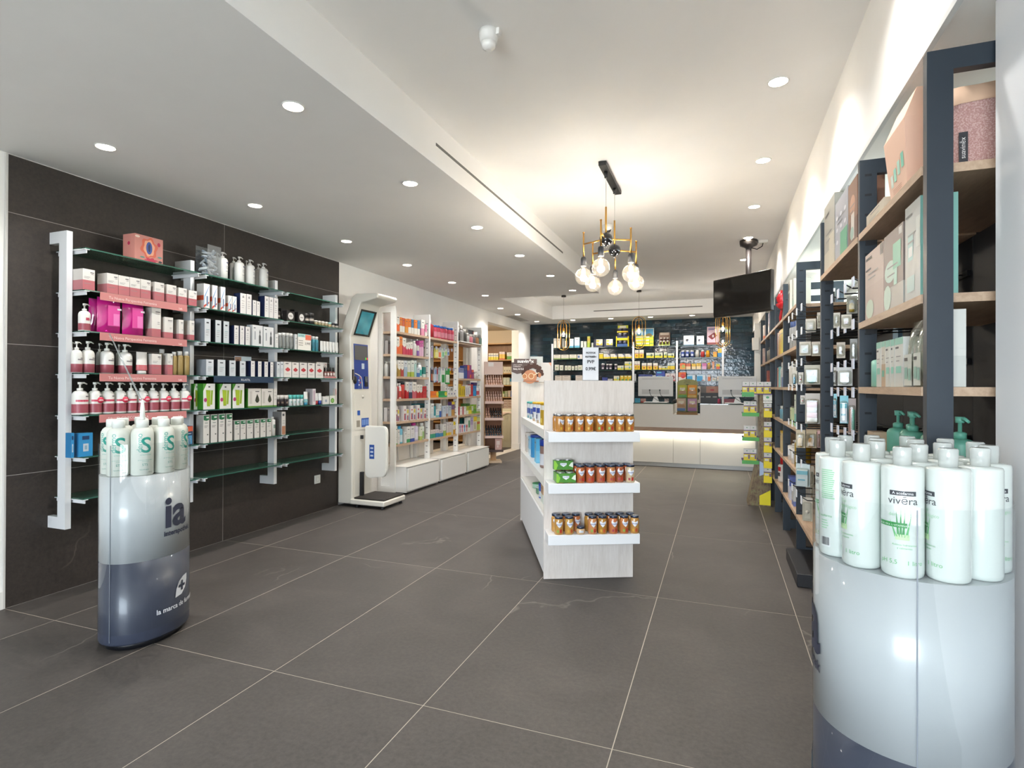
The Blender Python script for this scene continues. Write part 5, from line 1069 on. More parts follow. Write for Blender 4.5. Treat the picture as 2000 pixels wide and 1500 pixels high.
# green two-jar sleeves
def sleeve(u, v, z, label):
    o = thing('jar_pack', label, 'jar pack', gpt(u, v, z + .0006), GA, 'green two-jar packs on the gondola'); w, h, d = .124, .068, .058; G1 = mat('#4c8a34', .4)
    MB().box(-w / 2, w / 2, 0, d, .004, h - .006, G1).build('sleeve', o)
    q = MB(); q.add([(-w / 2, -.0006, .004), (-w / 2 + .014, -.0006, .004), (-w / 2 + .026, -.0006, h * .5), (-w / 2 + .008, -.0006, h - .007), (-w / 2, -.0006, h - .007)], [(0, 1, 2, 3, 4)], mat('#8cc63f', .4)); q.build('lime_print', o)
    q = MB(); q.add([(-.022, -.0008, .047), (.020, -.0008, .047), (.020, -.0008, .036), (.0, -.0008, .022), (-.022, -.0008, .036)], [(4, 3, 2, 1, 0)][::-1], mat('#e3e6ea', .4)); q.build('label_print', o); text('Nutribén', .0105, mat('#34488c', .5), o, (-.001, -.0014, .037)); q = MB(); q.add([(.034, -.0008, .03), (.062, -.0008, .018), (.062, -.0008, .054), (.05, -.0008, .05)], [(0, 1, 2, 3)], mat('#dfe8d6', .5)); q.build('leaf_print', o)
    for sx in (-.029, .029):
        MB().lathe([(.027, -.004 + .005), (.0285, .004), (.0285, .006)], mat('#b9803f', .2), 16, (sx, d / 2, 0)).build('jar_bottom', o); MB().lathe([(.026, h - .008), (.026, h), (.023, h + .002)], LIDS, 16, (sx, d / 2, 0)).build('jar_lid', o)
sleeve(gu(330, -.145), -.148, .655, 'green two-jar pack at front of middle gondola shelf'); sleeve(gu(318, -.08), -.083, .655, 'green two-jar pack under another, middle gondola shelf'); sleeve(gu(315, -.08), -.080, .655 + .072, 'green two-jar pack on top of stack, middle gondola shelf')
# tins and cartons on the long left side
S4 = (1000, 690, 7.89); S5 = (1000, 830, 7.89)
def tin(desc, c, lid, dec): k = 'tin_' + desc; style(k, bottle, 'milk_tin', desc, 'tin', c=c, cap=lid, capr=.93, caph=.10, sh=.02, dec=dec); return k
t1 = tin('white infant milk tin with teal lid', '#d6dee2', '#58bdb4', ((-60, 60, .3, .62, '#2d4a9a'), (-90, 90, .02, .16, '#2a8f9c'), (-30, 40, .64, .8, '#e8ecee')))
t2 = tin('white infant milk tin with yellow lid', '#dcdfe6', '#e0ae28', ((-50, 50, .48, .72, '#3a4fa0'), (-90, 90, .0, .14, '#b08a4a'), (-10, 20, .2, .4, '#2d3a6a')))
t3 = tin('golden milk tin with yellow lid', '#b9962c', '#e2b429', ((-60, 60, .66, .86, '#e2e2e0'), (-30, 30, .1, .3, '#d8bf5a')))
def grow(items, z, place, zoom, u=.04, **k): rowp(items, z, place, zoom, gpt(u, 0, 0), GU, GA - math.pi / 2, wfix=.125, axis=(GO, GV, .03, 1.6), **k)
grow([(t1, 214, 250, 742), (t1, 252, 290, 748), (t2, 293, 345, 750), (t2, 349, 404, 752), (t3, 408, 468, 752)], .98, 'gondola side, top', S4)
grow([(bx('white oat', '#ddd6cd', '#cfc5ba', .8), 180, 234, 112), (bx('pale blue infant milk', '#8fc9e6', '#cfe2ea', .35), 240, 282, 178), (bt('bright blue milk tin with navy lid', '#3a9ad6', '#1c3f9a', capr=.95, caph=.12, sh=.02), 262, 318, 150), (bx('sky blue infant milk', '#55b4e0', '#7cc8ea', .5), 330, 392, 205), (bt('brown formula jar with navy lid', '#8a6f66', '#1f3fa0', '#d0d4dc', capr=.92, caph=.22, sh=.04), 396, 468, 225), ], .66, 'gondola side, middle', S5, d=.10)
grow([(bx('white and blue cereal', '#d0dbe6', '#c8d2dc', .3), 292, 400, 745)], .42, 'gondola side, bottom back', S5, u=.14, d=.05)
grow([(bt('pale green milk tin with green lid', '#a8cdb8', '#2f9a5c', capr=.95, caph=.06, sh=.02), 283, 350, 895), (bt('green patterned milk tin', '#6d9a7a', '#c8d8d8', capr=.95, caph=.06, sh=.02), 352, 386, 955), (bt('royal blue milk tin', '#2a5fc0', '#1d3f9a', '#cdd3dc', capr=.95, caph=.10, sh=.02), 388, 440, 900), (bx('tan and white cereal', '#c9a27c', '#d8e0d6', .5), 443, 476, 925)], .42, 'gondola side, bottom', S5, d=.08)
# ================================================================ goods on the white shelving
D9 = (740, 600, 9.375); E9 = (740, 740, 9.375); F10 = (835, 610, 10.); G10 = (835, 740, 10.)
bn = ('top', 'second', 'third', 'fourth', 'fifth', 'lowest')
def wp(n, b): return '%s board, %s white bay' % (bn[n], ('near', 'middle', 'far')[b])
O, CR, BL, MG, TL, GR = '#e07a1e', '#c22a4e', '#3f7fb0', '#b8488c', '#2fa39a', '#6f9a3c'
w_ = '#e4dfd6'
def wrow(items, n, b, zoom, **k): row(items, WZ[n], wp(n, b), zoom, XWF, lim=(FY[b] + .032, FY[b + 1] - .002), **k)
wo = bx('white and orange', w_, '#e2601f', .5, peak=1); ow = bx('orange and white', O, w_, .42, peak=-1); rw = bx('red and white', '#cf5a3a', w_, .42, peak=-1); bw = bx('blue and white', BL, w_, .42, peak=-1); oo = bx('all orange', O, '#d9912a', .4)
wpk = bx('white and pink', w_, '#d987a0', .45); pk = bx('pink', '#d77a9c', w_, .4, peak=1)
wrow([(wo, 305, 372, 132), (ow, 379, 430, 187), (rw, 433, 475, 200), (oo, 482, 540, 217), (ow, 542, 592, 217), (bw, 600, 638, 227), (ow, 647, 705, 236), (bw, 710, 753, 246), (wpk, 776, 838, 232), (pk, 847, 880, 318)], 0, 0, D9, d=.08)
wc = bx('white and crimson', w_, CR, .55, peak=1)
wrow([(wo, 310, 374, 542), (bx('orange', O, '#d8662a', .5), 379, 431, 537), (wc, 438, 496, 564), (wc, 499, 535, 658), (wc, 538, 578, 652), (wc, 580, 619, 640), (bt('white bottle', '#dedbd6', '#e2dfda', capr=.5, caph=.16, sh=.3), 657, 712, 617), (bx('purple and white', w_, '#8a5fa8', .5), 714, 738, 702), (bx('magenta', MG, '#d6a8c4', .6), 742, 776, 617), (bx('magenta', MG, '#d6a8c4', .6), 779, 818, 614)], 1, 0, D9, d=.08)
am = bx('white and amber', w_, '#a8873a', .5, peak=1); gn = bx('white and green', '#d8dcd2', '#a9b84a', .3)
wrow([(bt('amber bottle with white neck', '#b59c62', '#e0dcd4', capr=.5, caph=.2, sh=.3), 304, 346, 978), (am, 352, 400, 972), (bx('white and dark red', w_, '#a83a34', .5, peak=1), 404, 456, 974), (bx('grey and white', '#cdd2d6', '#9fb4c4', .6), 462, 521, 978), (gn, 528, 576, 988), (gn, 592, 648, 978), (bx('teal edged', '#d8e0dc', '#a9cfc9', .8), 656, 690, 978), (bx('blue and silver', '#c8d2da', '#3f6fae', .45), 700, 750, 1110), (bt('white and teal bottle', '#dfe3e0', '#e6e8e6', '#34a898', capr=.5, caph=.14, sh=.3), 752, 810, 1016), (bx('dark teal', '#1e7f78', '#d0dcd6', .3), 815, 860, 1098)], 2, 0, D9, d=.07)
rd = bx('bright red', '#b8232a', '#c8383a', .3); rw2 = bx('white and red', w_, '#b8232a', .5, peak=1)
wrow([(bt('white bottle with slim neck', '#e0d8d4', '#e6e2dc', capr=.5, caph=.2, sh=.25), 304, 342, 80), (bt('red and green bottle', '#a83a3a', '#e0dcd6', '#8f3a34', capr=.55, caph=.2, sh=.1), 345, 384, 82), (bt('white and red bottle', '#ddd6d0', '#e6e2dc', '#c23a34', capr=.5, caph=.18, sh=.25), 387, 424, 78), (bt('red bottle with black cap', '#c9443a', '#24242a', capr=.9, caph=.18, sh=.04), 427, 495, 48), (rw2, 501, 548, 55), (bx('silver and navy', '#c9ccd2', '#2b3350', .38), 551, 612, 55), (bx('white and rose', w_, '#c8606c', .5, peak=1), 614, 690, 58), (rw2, 694, 744, 107), (rw2, 746, 797, 107), (rd, 804, 872, 138)], 3, 0, E9, d=.07)
rl = bx('tall red-print', '#e2ddd8', None, .5, dec=((.2, .8, .05, .48, '#b8444a'), (.55, .8, .12, .4, '#4a62a0'), (.3, .7, .66, .76, '#b8343a')), s='#cfc8c8'); rly = bx('small red-print yellow-topped', '#e2dcd4', None, .5, dec=((.2, .8, .05, .45, '#b8444a'), (.5, .8, .1, .36, '#4a62a0'), (.15, .85, .66, .96, '#d8c23a')), s='#cfc8c8')
wrow([(rl, 304, 336, 502), (rly, 338, 377, 564), (rl, 453, 505, 491), (rly, 509, 549, 556), (rl, 581, 632, 489), (rly, 635, 672, 546), (rl, 699, 752, 481), (rly, 756, 797, 541), (rl, 822, 872, 534)], 4, 0, E9, d=.075)
row([(bx('wide dark teal', '#157a86', '#157a86', .5), 657, 838, 452)], WZ[4], 'behind others, near white bay', E9, XWF, setback=.14, d=.05)
wrow([(bx('green lettered', '#e2e4da', '#6fae3c', .06), 303, 334, 869), (bx('slim white', '#e0ddd8', None, .5), 346, 384, 931), (bt('sky blue bottle', '#6fb4cc', '#3f9ac8', '#cfe0e4', capr=.5, caph=.14, sh=.12), 387, 462, 863), (bx('low white', '#dcdad4', None, .5), 472, 510, 971), (bx('white with green base', '#e0ddd8', '#2f9a5c', .22), 514, 574, 872), (bx('white with blue base', '#d9d6d6', '#2f4a9c', .22), 580, 654, 868), (bt('lilac bottle with magenta cap', '#c6c0d0', '#b82a84', '#d8d6de', capr=.42, caph=.14, sh=.16), 662, 757, 806), (bx('lime edged', '#dfe2cc', '#b8c86a', .3), 763, 797, 881), (bt('white and green bottle', '#d6dcd0', '#e0e2dc', '#9ab87a', capr=.55, caph=.2, sh=.12), 801, 851, 808)], 5, 0, E9, d=.07)
# goods seen through the near end frame
eg = [bx('white and yellow-topped', '#d9d6c8', '#d6d2c8', .7), bx('grey', '#c4c0ba', None, .5), bt('white capped bottle', '#dedbd2', '#e4e2da', capr=.5, caph=.14, sh=.2), bx('white and maroon', '#dcd6d0', None, .5)]
for k_, n_, y_, w_e, h_e, lb_ in ((0, 1, 5.80, .06, .17, 'white and yellow-topped carton seen through the end frame'), (1, 1, 5.72, .055, .16, 'grey carton seen through the white end frame'), (2, 2, 5.71, .062, .175, 'white capped bottle seen through end frame, nearer one'), (2, 2, 5.80, .062, .175, 'white capped bottle seen through end frame, farther one'), (3, 4, 5.71, .065, .165, 'white and maroon carton seen through end frame, nearer'), (3, 4, 5.80, .065, .165, 'white and maroon carton seen through end frame, farther')): put(eg[k_], (X_W + .098, y_, WZ[n_] + .0005), math.pi / 2, w_e, h_e, lb_, d=.045)
# ---- middle bay
RM = clear_mat('red_liquid', '#d8304a', .4, .05, .6, '#b51f38')
mw = bt('red mouthwash bottle with blue cap', '#b8304a', '#2f6fc0', '#c9788a', capr=.62, caph=.16, sh=.2, dec=((15, 45, .12, .34, '#d8a81e'),)); mww = bt('dark red bottle with white cap', '#a8232e', '#e6e2dc', capr=.42, caph=.2, sh=.2)
wrow([(mww, 66, 155, 162), (mw, 160, 220, 250), (mw, 222, 282, 260), (mw, 290, 350, 276), (mw, 352, 412, 284), (mw, 430, 482, 304), (mw, 484, 535, 311)], 0, 1, F10)
t_o = bx('bright orange', '#e06a1c', '#e88a2a', .3, dec=([ell(.86, .55, .16, .34), '#e0c02a'],)); t_g = bx('emerald green', '#1f8f4f', '#2aa85f', .3, dec=([ell(.86, .55, .16, .34), '#d8c83a'],))
wrow([(t_o, 62, 214, 240), (t_g, 219, 380, 240), (bx('white and indigo', '#dcdad6', None, .5, dec=((.55, .85, .4, .65, '#39458c'),)), 386, 432, 236), (bx('white and indigo', '#dcdad6', None, .5, dec=((.55, .85, .4, .65, '#39458c'),)), 436, 490, 236), (bx('white and indigo', '#dcdad6', None, .5, dec=((.55, .85, .4, .65, '#39458c'),)), 494, 546, 236)], 3, 1, G10, d=.06)
wi = bx('small white', '#dfddd8', None, .5, dec=((.5, .8, .25, .5, '#39458c'), (.3, .7, .72, .82, '#55575c')))
row([(wi, 342, 384, 150), (wi, 388, 430, 150), (wi, 444, 492, 152), (wi, 496, 545, 152)], WZ[3], 'back row, middle white bay', G10, XWF, setback=.1, d=.05)
wrow([(bx('white and grey-blue', '#dfe0de', '#cfd8da', .3), 63, 124, 481), (bx('teal and white', '#1f8f9c', '#dfe0de', .18), 127, 162, 535), (bx('white and teal', '#dfe0dc', '#7fc0c4', .3), 166, 230, 600), (bx('blue-banded white', '#dcdcd8', '#2f5fae', .45), 236, 271, 482), (bx('pale blue-grey', '#b9c4d2', '#c6ced8', .4), 302, 362, 532), (bx('lavender and brown', '#c4c6d4', '#9c6a54', .25), 374, 401, 522), (bx('slate blue', '#aeb9c4', '#b9c4c8', .5), 413, 468, 522), (bx('purple and yellow', '#5a3f74', '#b98a3c', .45, top='#d8c01e', dec=((0, 1, .8, 1, '#d8c01e'),)), 473, 529, 446)], 4, 1, G10, d=.06)
row([(bx('white red-lined', '#dcdad6', None, .5), 177, 216, 480)], WZ[4], 'back row, middle white bay', G10, XWF, setback=.09, d=.05)
sg = bx('small green and pink', '#d9c8c0', '#2f9a78', .55); sb = bx('small blue and pink', '#d2c4c4', '#2f7fae', .55)
wrow([(sg, 63, 105, 1008), (sg, 108, 155, 1002), (sb, 161, 222, 988), (sb, 226, 305, 1000), (bx('pale green-based', '#dcd8d0', '#8fb45a', .45), 316, 361, 882), (bx('white yellow-based', '#d4ccc8', '#e0b83a', .22), 384, 412, 857), (bx('white yellow-based', '#d4ccc8', '#e0b83a', .22), 427, 467, 842), (bx('grey-white', '#cfcac6', None, .5), 470, 499, 852), (bx('white yellow-topped', '#e0dcd0', '#cf9a2a', .38, top='#e0c020', dec=((0, 1, .74, 1, '#e0c81e'),)), 503, 545, 836)], 5, 1, G10, d=.06)
row([(bx('white pale', '#dcd4ce', None, .5), 210 + 34 * k, 242 + 34 * k, 886) for k in range(3)], WZ[5], 'back row, middle white bay', G10, XWF, setback=.1, d=.05)
# hook rails with hanging packs
RAIL = mat('#8f8f9c', .5)
def hook_rail(y0, y1, z, nt, label):
    t = thing('hook_rail', label, 'hook rail', (XWF - .02, y0, z)); MB().box(-.19, -.18, 0, y1 - y0, -.012, .012, RAIL).build('bar', t)
    for k in range(nt):
        y = (k + .5) * (y1 - y0) / nt; q = MB(); q.tube([(-.185, y, 0), (0, y, 0), (.012, y, .008)], .003, CHROME, 6); q.build('hook', t); MB().box(.006, .008, y - .024, y + .024, -.03, .012, RAIL).build('price_holder', t)
def hang(items, zoom, place, x, d=.012):
    cnt = {}
    for it in items:
        key, a, b, t0, t1 = it; A = at(zoom[0] + a / zoom[2], zoom[1] + t1 / zoom[2], x=x); B = at(zoom[0] + b / zoom[2], zoom[1] + t0 / zoom[2], x=x)
        desc = STY[key][2]; cnt[desc] = cnt.get(desc, 0) + 1; n = sum(1 for q in items if STY[q[0]][2] == desc)
        put(key, (x, (A.y + B.y) / 2, A.z), math.pi / 2 if x < 0 else -math.pi / 2, abs(B.y - A.y) - .002, B.z - A.z, desc + (', ' + place if n == 1 else ', %s from left, %s' % (ORD[cnt[desc] - 1], place)), d=d)
def blister(desc, c, c2, key=None):
    k = 'blister_' + desc
    if k not in STY: style(k, carton, 'hanging_pack', desc + ' hanging pack', 'pack', .012, c=c, s=c, dec=((.12, .88, .1, .6, c2), (.42, .58, .9, .95, '#5a5a62')))
    return k
yA, yB = FY[1] + .04, FY[2] - .06
hook_rail(yA, yB - .05, 1.79, 6, 'grey hook rail under red mouthwash, middle white bay'); hook_rail(yA, yB, 1.515, 7, 'lower grey hook rail above toothbrushes, middle white bay')
hang([(blister('lilac', '#c9b8cc', '#a88ab4'), 66, 104, 690, 880), (blister('yellow', '#d8cc5a', '#e6de9a'), 140, 205, 702, 890), (blister('orange', '#e0d2c4', '#e0702a'), 210, 270, 710, 892), (blister('mint green', '#cfdccc', '#6fb48c'), 280, 330, 712, 885), (blister('pale green', '#d2dcc8', '#9cc46a'), 334, 383, 722, 840), (blister('blue', '#c4d2dc', '#3f6fa0'), 386, 428, 730, 840)], F10, 'upper rail', XWF - .03)
tb = [('violet', '#3a3550', '#d06a3a'), ('brown', '#6a4a3a', '#c9c0b4'), ('pale blue', '#a9bcd8', '#d8dfe6'), ('sky blue', '#6f9ac8', '#e0e4ea'), ('rose', '#b84a5a', '#d2d6dc'), ('silver', '#c2ccd0', '#6f9a8c'), ('aqua', '#bcd0cc', '#e0e6e2')]
hang([(blister(n + ' toothbrush', c1, c2), 70 + 28 * k, 95 + 28 * k, 1095 + 3 * k, 1360 + 6 * (k % 3)) for k, (n, c1, c2) in enumerate(tb)], F10, 'lower rail', XWF - .03)
hang([(blister('green and clear toothbrush', '#d5d8d2', '#1f8f3f'), 268, 345, 1100, 1400), (blister('green-striped', '#1f8f3f', '#dfe4dc'), 348, 436, 1100, 1402)], F10, 'lower rail', XWF - .015)
tag(MB().add([(0, -.05, 0), (0, .05, 0), (.02, .07, .14), (.02, -.01, .14), (-.02, -.05, 0), (-.02, .05, 0), (0, .07, .14), (0, -.01, .14)], [(0, 1, 2, 3), (7, 6, 5, 4), (0, 4, 5, 1), (1, 5, 6, 2), (2, 6, 7, 3), (3, 7, 4, 0)], mat('#2a2032', .5)).build('dark_leaflet', None, (XWF - .12, 7.08, WZ[2] + .0)), 'dark leaflet leaning behind hooks, middle white bay', 'leaflet') if 0 else None
# ---- far bay
tr = tag(MB().box(0, .16, 0, .80, 0, .012, mat('#dfdcd6', .4)).build('acrylic_tray', None, (XWF - .13, 7.314, WZ[0] + .0006)), 'white display tray on top board, far white bay', 'tray')
def lipb(desc, c): return bt(desc, c, '#b9b4ae', capr=.6, caph=.3, sh=.12)
row([(lipb('dark glass bottle', '#3c3a36'), 615, 655, 300), (lipb('grey glass bottle', '#8d8a88'), 667, 730, 255), (lipb('dark glass bottle', '#3c3a36'), 737, 788, 330), (lipb('clear glass bottle', '#b5b2ae'), 792, 840, 402), (lipb('pink glass bottle', '#c4707c'), 856, 905, 430), (lipb('smoky glass bottle', '#6a6064'), 916, 960, 435), (lipb('copper glass bottle', '#b07a54'), 976, 1024, 440), (lipb('jade glass bottle', '#6f8f84'), 1040, 1075, 445)], WZ[0] + .0126, 'white tray, far bay', F10, XWF, setback=-.01)
t = thing('shelf_sign', 'dark card sign with white capitals on far white bay', 'sign', (XWF - .1, at(835 + 848 / 10, 650, x=XWF - .1).y, WZ[0] + .05), math.pi / 2)
MB().box(-.10, .10, 0, .003, -.0495, .185, mat('#2c3342', .5)).build('card', t); text('CALAMANDRA', .028, mat('#cfd2d6', .5), t, (0, -.001, .08)); MB().box(.07, .09, -.0008, 0, .13, .165, mat('#b8443a', .5)).build('red_print', t)
wrow([(bx('wide blue and white', '#7d84b4', '#dfe0e4', .55), 614, 710, 1086), (bx('navy blue', '#233a7c', '#2f4a94', .6), 713, 775, 1046), (bx('magenta and orange', '#8f3a7c', '#8f3a7c', .5, dec=((.0, .5, .6, .98, '#e0662a'), (.6, .95, .05, .3, '#e0662a'))), 779, 858, 1032), (bx('purple and coral', '#8a3a74', '#a84a74', .5, dec=((0, 1, .72, .98, '#d8604a'),)), 862, 904, 1122), (bt('small white bottle', '#e0ddd6', '#cfcac4', capr=.5, caph=.2), 936, 966, 1160), (bt('small white bottle', '#e0ddd6', '#cfcac4', capr=.5, caph=.2), 969, 1000, 1160)], 2, 2, F10, d=.07)
row([(bx('wide blue', '#8f9cc0', '#9ac0d8', .55), 430, 510, 1090)], WZ[2], 'behind frame of middle white bay', F10, XWF, setback=.06, d=.07) if 0 else None
yl = bx('yellow and black', '#d8b41e', '#e0c22a', .7, dec=((.35, .65, .1, .7, '#3a3428'),))
wrow([(yl, 615, 654, 100), (yl, 658, 694, 145), (yl, 697, 735, 145), (bx('white striped', '#dad4d4', None, .5, dec=((.4, .6, .1, .8, '#4a5a94'),)), 742, 776, 125), (bx('white striped', '#dad4d4', None, .5, dec=((.4, .6, .1, .8, '#4a5a94'),)), 779, 812, 125), (bx('white red-based', '#dcd6d0', '#b8343a', .15), 815, 846, 125), (rd, 852, 890, 110), (bx('azure blue', '#2f86cc', '#3a9ad8', .5), 896, 954, 135), (bt('white bottle red-hearted', '#d9d6d6', '#e0dcd8', '#b8505c', capr=.4, caph=.16, sh=.2), 987, 1030, 135)], 3, 2, G10, d=.06)
row([(bx('deep purple', '#4f3a8c', '#5a449a', .5), 900, 986, 72)], WZ[3], 'back of fourth board, far white bay', G10, XWF, setback=.1, d=.05)
rs2 = bx('white red-sided', '#e0dcd4', None, .5, s='#b8343a')
wrow([(rs2, 628, 683, 545), (rs2, 705, 758, 541), (bx('lime and white', '#a9b83c', '#dfe2cc', .5), 767, 800, 545), (bx('yellow-green', '#9ab03a', '#d8c83a', .5), 802, 862, 532), (bx('white with green leaf', '#dde0d0', '#8fae4a', .4), 866, 894, 532), (bx('lime green', '#8fb83a', '#5c9a3a', .5), 900, 952, 502), (bx('white with green leaf', '#dde0d0', '#8fae4a', .4), 981, 1030, 582)], 4, 2, G10, d=.06)
row([(bx('dark leaf green', '#3f7a2c', '#5c9a3a', .5), 702, 762, 482), (bx('dark leaf green', '#3f7a2c', '#5c9a3a', .5), 768, 830, 482)], WZ[4], 'back row, far white bay', G10, XWF, setback=.1, d=.05)
def heart(desc, c): return bx(desc, '#ddd4d4', None, .5, dec=([ell(.5, .72, .4, .2), c], (.3, .7, .1, .5, c)))
wrow([(heart('lilac-print', '#a884b4'), 617, 655, 886), (heart('pink-print', '#d0507c'), 660, 699, 882), (heart('blue-print', '#5a90c8'), 702, 744, 882), (heart('red-print', '#c04a50'), 748, 786, 882), (bx('white herbal', '#dde0d4', '#dde0d4', .5, dec=((.2, .8, .3, .8, '#4f9a6c'),)), 789, 838, 757), (bx('violet and white', '#b4a0c8', '#cfc4d4', .5), 846, 889, 772), (bx('white yellow-capped', '#e0dcd0', '#dcd8cc', .6, top='#e0c020', dec=((0, 1, .66, 1, '#e0c41e'), (.3, .65, .1, .6, '#a89a8a'))), 898, 960, 738), (bx('green and orange', '#c8cc84', '#b8c45a', .45, dec=((.05, .95, .48, .68, '#c0582a'),)), 966, 1030, 752)], 5, 2, G10, d=.06)
row([(bx('square dark teal', '#157478', '#157478', .5), 670, 782, 760)], WZ[5], 'behind others, far white bay', G10, XWF, setback=.12, d=.04)
# ================================================================ store room seen through the doorway
def bookcase(x0, x1, y, zs, top, label, nd=1):
    t = thing('bookcase', label, 'bookcase', (x0, y, 0)); W_ = x1 - x0
    for k in range(nd + 1): MB().box(W_ * k / nd - (.0 if k == 0 else .03 if k == nd else .015), W_ * k / nd + (.03 if k == 0 else .0 if k == nd else .015), 0, .28, 0, top, BROWNL).build('side_panel', t)
    MB().box(.03, W_ - .03, .27, .28, .05, top, BROWN).build('back_panel', t); MB().box(.03, W_ - .03, 0, .27, top - .025, top, BROWNL).build('top_panel', t)
    for z in zs: MB().box(.03, W_ - .03, .0, .27, z - .022, z, BROWNL).build('shelf', t)
    return t
P5 = (935, 640, 10.71); YS = 11.1
SZ = [at(935 + 500 / 10.71, 640 + y_ / 10.71, y=YS).z for y_ in (668, 950, 1198, 1448)] + [at(985, 770 + 310 / 10, y=YS).z, at(985, 770 + 570 / 10, y=YS).z, .08]
sx1 = at(935 + 752 / 10.71, 700, y=YS).x
bookcase(sx1 - 2.7, sx1, YS, SZ, at(935 + 500 / 10.71, 640 + 318 / 10.71, y=YS).z, 'tall brown bookcase in the store room behind doorway', 2)
def srow(items, n, zoom, pl='store room bookcase'): row(items, SZ[n], '%s shelf of brown bookcase' % ('top', 'second', 'third', 'fourth', 'fifth')[n], zoom, y=YS, d=.12)
yw = bx('white and yellow', '#d9d6cc', '#d8c81e', .42, dec=((0, 1, .62, .72, '#5a7fa8'),))
srow([(yw, 205, 253, 535), (yw, 256, 303, 535), (yw, 306, 356, 535), (yw, 359, 408, 535), (bx('yellow and red', '#d9c8c8', '#e0b01e', .7, dec=((0, 1, 0, .15, '#c0342a'),)), 430, 486, 505), (bx('yellow and red', '#d9c8c8', '#e0b01e', .7, dec=((0, 1, 0, .15, '#c0342a'),)), 489, 546, 505), (bx('white and lime green', '#d9d9d0', '#4f9a2a', .48), 590, 712, 518)], 0, P5)
bg = bx('beige', '#d0c4b0', None, .5, dec=((.2, .8, .62, .72, '#b8585c'),)); bg2 = bx('cream', '#d4ccb8', None, .5, dec=((.35, .65, .25, .5, '#5a6a5c'),))
srow([(bg, 362, 412, 806), (bg, 415, 465, 806), (bg, 468, 516, 806), (bg2, 520, 567, 818), (bg2, 570, 617, 818), (bg2, 620, 666, 818), (bg2, 672, 714, 818)], 1, P5)
srow([(bx('white and orange-disc', '#d9d2c4', '#c88a3a', .12, dec=([ell(.2, .5, .28, .2), '#c8902a'],)), 386, 442, 1058), (bx('white and orange-disc', '#d9d2c4', '#c88a3a', .12, dec=([ell(.2, .5, .28, .2), '#c8902a'],)), 450, 506, 1058), (bx('pale mint', '#cfd6c8', '#b8c8b4', .1), 513, 572, 1044), (bx('pale mint', '#cfd6c8', '#b8c8b4', .1), 580, 646, 1044), (bx('blue-topped white', '#2f8fb8', '#d4d6d2', .5), 652, 712, 1062)], 2, P5)
srow([(bx('green-topped', '#6f8f3c', '#c4c8a8', .6), 342, 410, 1325), (bx('green-topped', '#6f8f3c', '#c4c8a8', .6), 416, 476, 1335), (bx('green-topped', '#6f8f3c', '#c4c8a8', .6), 479, 540, 1335), (bx('olive', '#a8ac8c', '#9aa08a', .5), 547, 602, 1325), (bx('rose beige', '#d0c0b0', None, .5), 612, 664, 1318), (bx('cobalt blue', '#2f5fae', '#3a6ab8', .5), 672, 714, 1325)], 3, P5)
S10 = (935, 770, 10.); st_ = bx('pale pink flat', '#cdb8ac', '#cdb8ac', .5, dec=((.1, .9, .2, .4, '#8f6a64'),))
for r_, ((z0, t_), its) in enumerate((((SZ[4], 250), ((320, 388), (394, 470), (478, 556), (562, 665))), ((SZ[4] + .058, 200), ((322, 388), (394, 470), (478, 556), (562, 665))), ((SZ[4] + .116, 150), ((395, 470), (488, 568), (570, 663))), ((SZ[4] + .174, 105), ((490, 568), (570, 663))))):
    row([(st_, a, b, t_) for a, b in its], z0 + .0005 * r_, '%s layer, stacked in brown bookcase' % ('lowest', 'second', 'third', 'top')[r_], S10, y=YS, d=.14, maxh=.056)
row([(bx('teal and grey', '#9ab4b0', '#8aa8a4', .5), 302, 362, 530)], SZ[5], 'sixth shelf of brown bookcase', S10, y=YS, d=.1)
# goods further left on the bookcase, seen through the far bay
P6 = (835, 610, 10.)
row([(yw, 620, 660, 860), (yw, 663, 703, 860), (bx('orange and yellow', '#c8702a', '#d8b41e', .5), 360, 420, 860), (bx('beige', '#d0c4b0', None, .5), 800, 850, 870), (bx('beige', '#d0c4b0', None, .5), 855, 905, 870), (bx('beige', '#d0c4b0', None, .5), 910, 960, 870)], SZ[1], 'bookcase seen through far bay', P6, y=YS, d=.12, maxh=.14)
row([(bg2, 800, 840, 680), (bg2, 850, 890, 680), (bg2, 920, 965, 680)], SZ[0], 'bookcase seen through far bay', P6, y=YS, d=.12, maxh=.16)
# waste bin with a liner
p = at(935 + 535 / 10, 770 + 1035 / 10, z=0); bn_ = thing('waste_bin', 'cream ribbed plastic bin with liner in the doorway', 'bin', (p.x, p.y + .09, 0), .15); BM = mat('#cfc8ae', .5)
q = MB(); n = 24; rows_ = [(0, .82), (.04, .85), (.06, .9), (.70, 1.), (.72, 1.02), (.76, 1.02)]
vs = []
for z, s_ in rows_:
    for k in range(n): a = 2 * math.pi * k / n; cx, cy = math.cos(a), math.sin(a); e_ = 5; rr_ = (abs(cx) ** e_ + abs(cy) ** e_) ** (-1 / e_); vs.append((.15 * s_ * rr_ * cx, .14 * s_ * rr_ * cy, z))
q.add(vs, [(j * n + k, j * n + (k + 1) % n, (j + 1) * n + (k + 1) % n, (j + 1) * n + k) for j in range(5) for k in range(n)], BM, True); q.f.append(tuple(range(5 * n, 6 * n))); q.m.append(0); q.sm.append(False); q.build('body', bn_)
for k in range(7): MB().box(-.075 + .025 * k - .004, -.075 + .025 * k + .004, -.141, -.128, .14, .55, BM).build('rib', bn_)
MB().box(-.03, .03, -.148, -.136, .60, .66, mat('#b9b298', .5)).build('badge', bn_)
q = MB(); vs = []
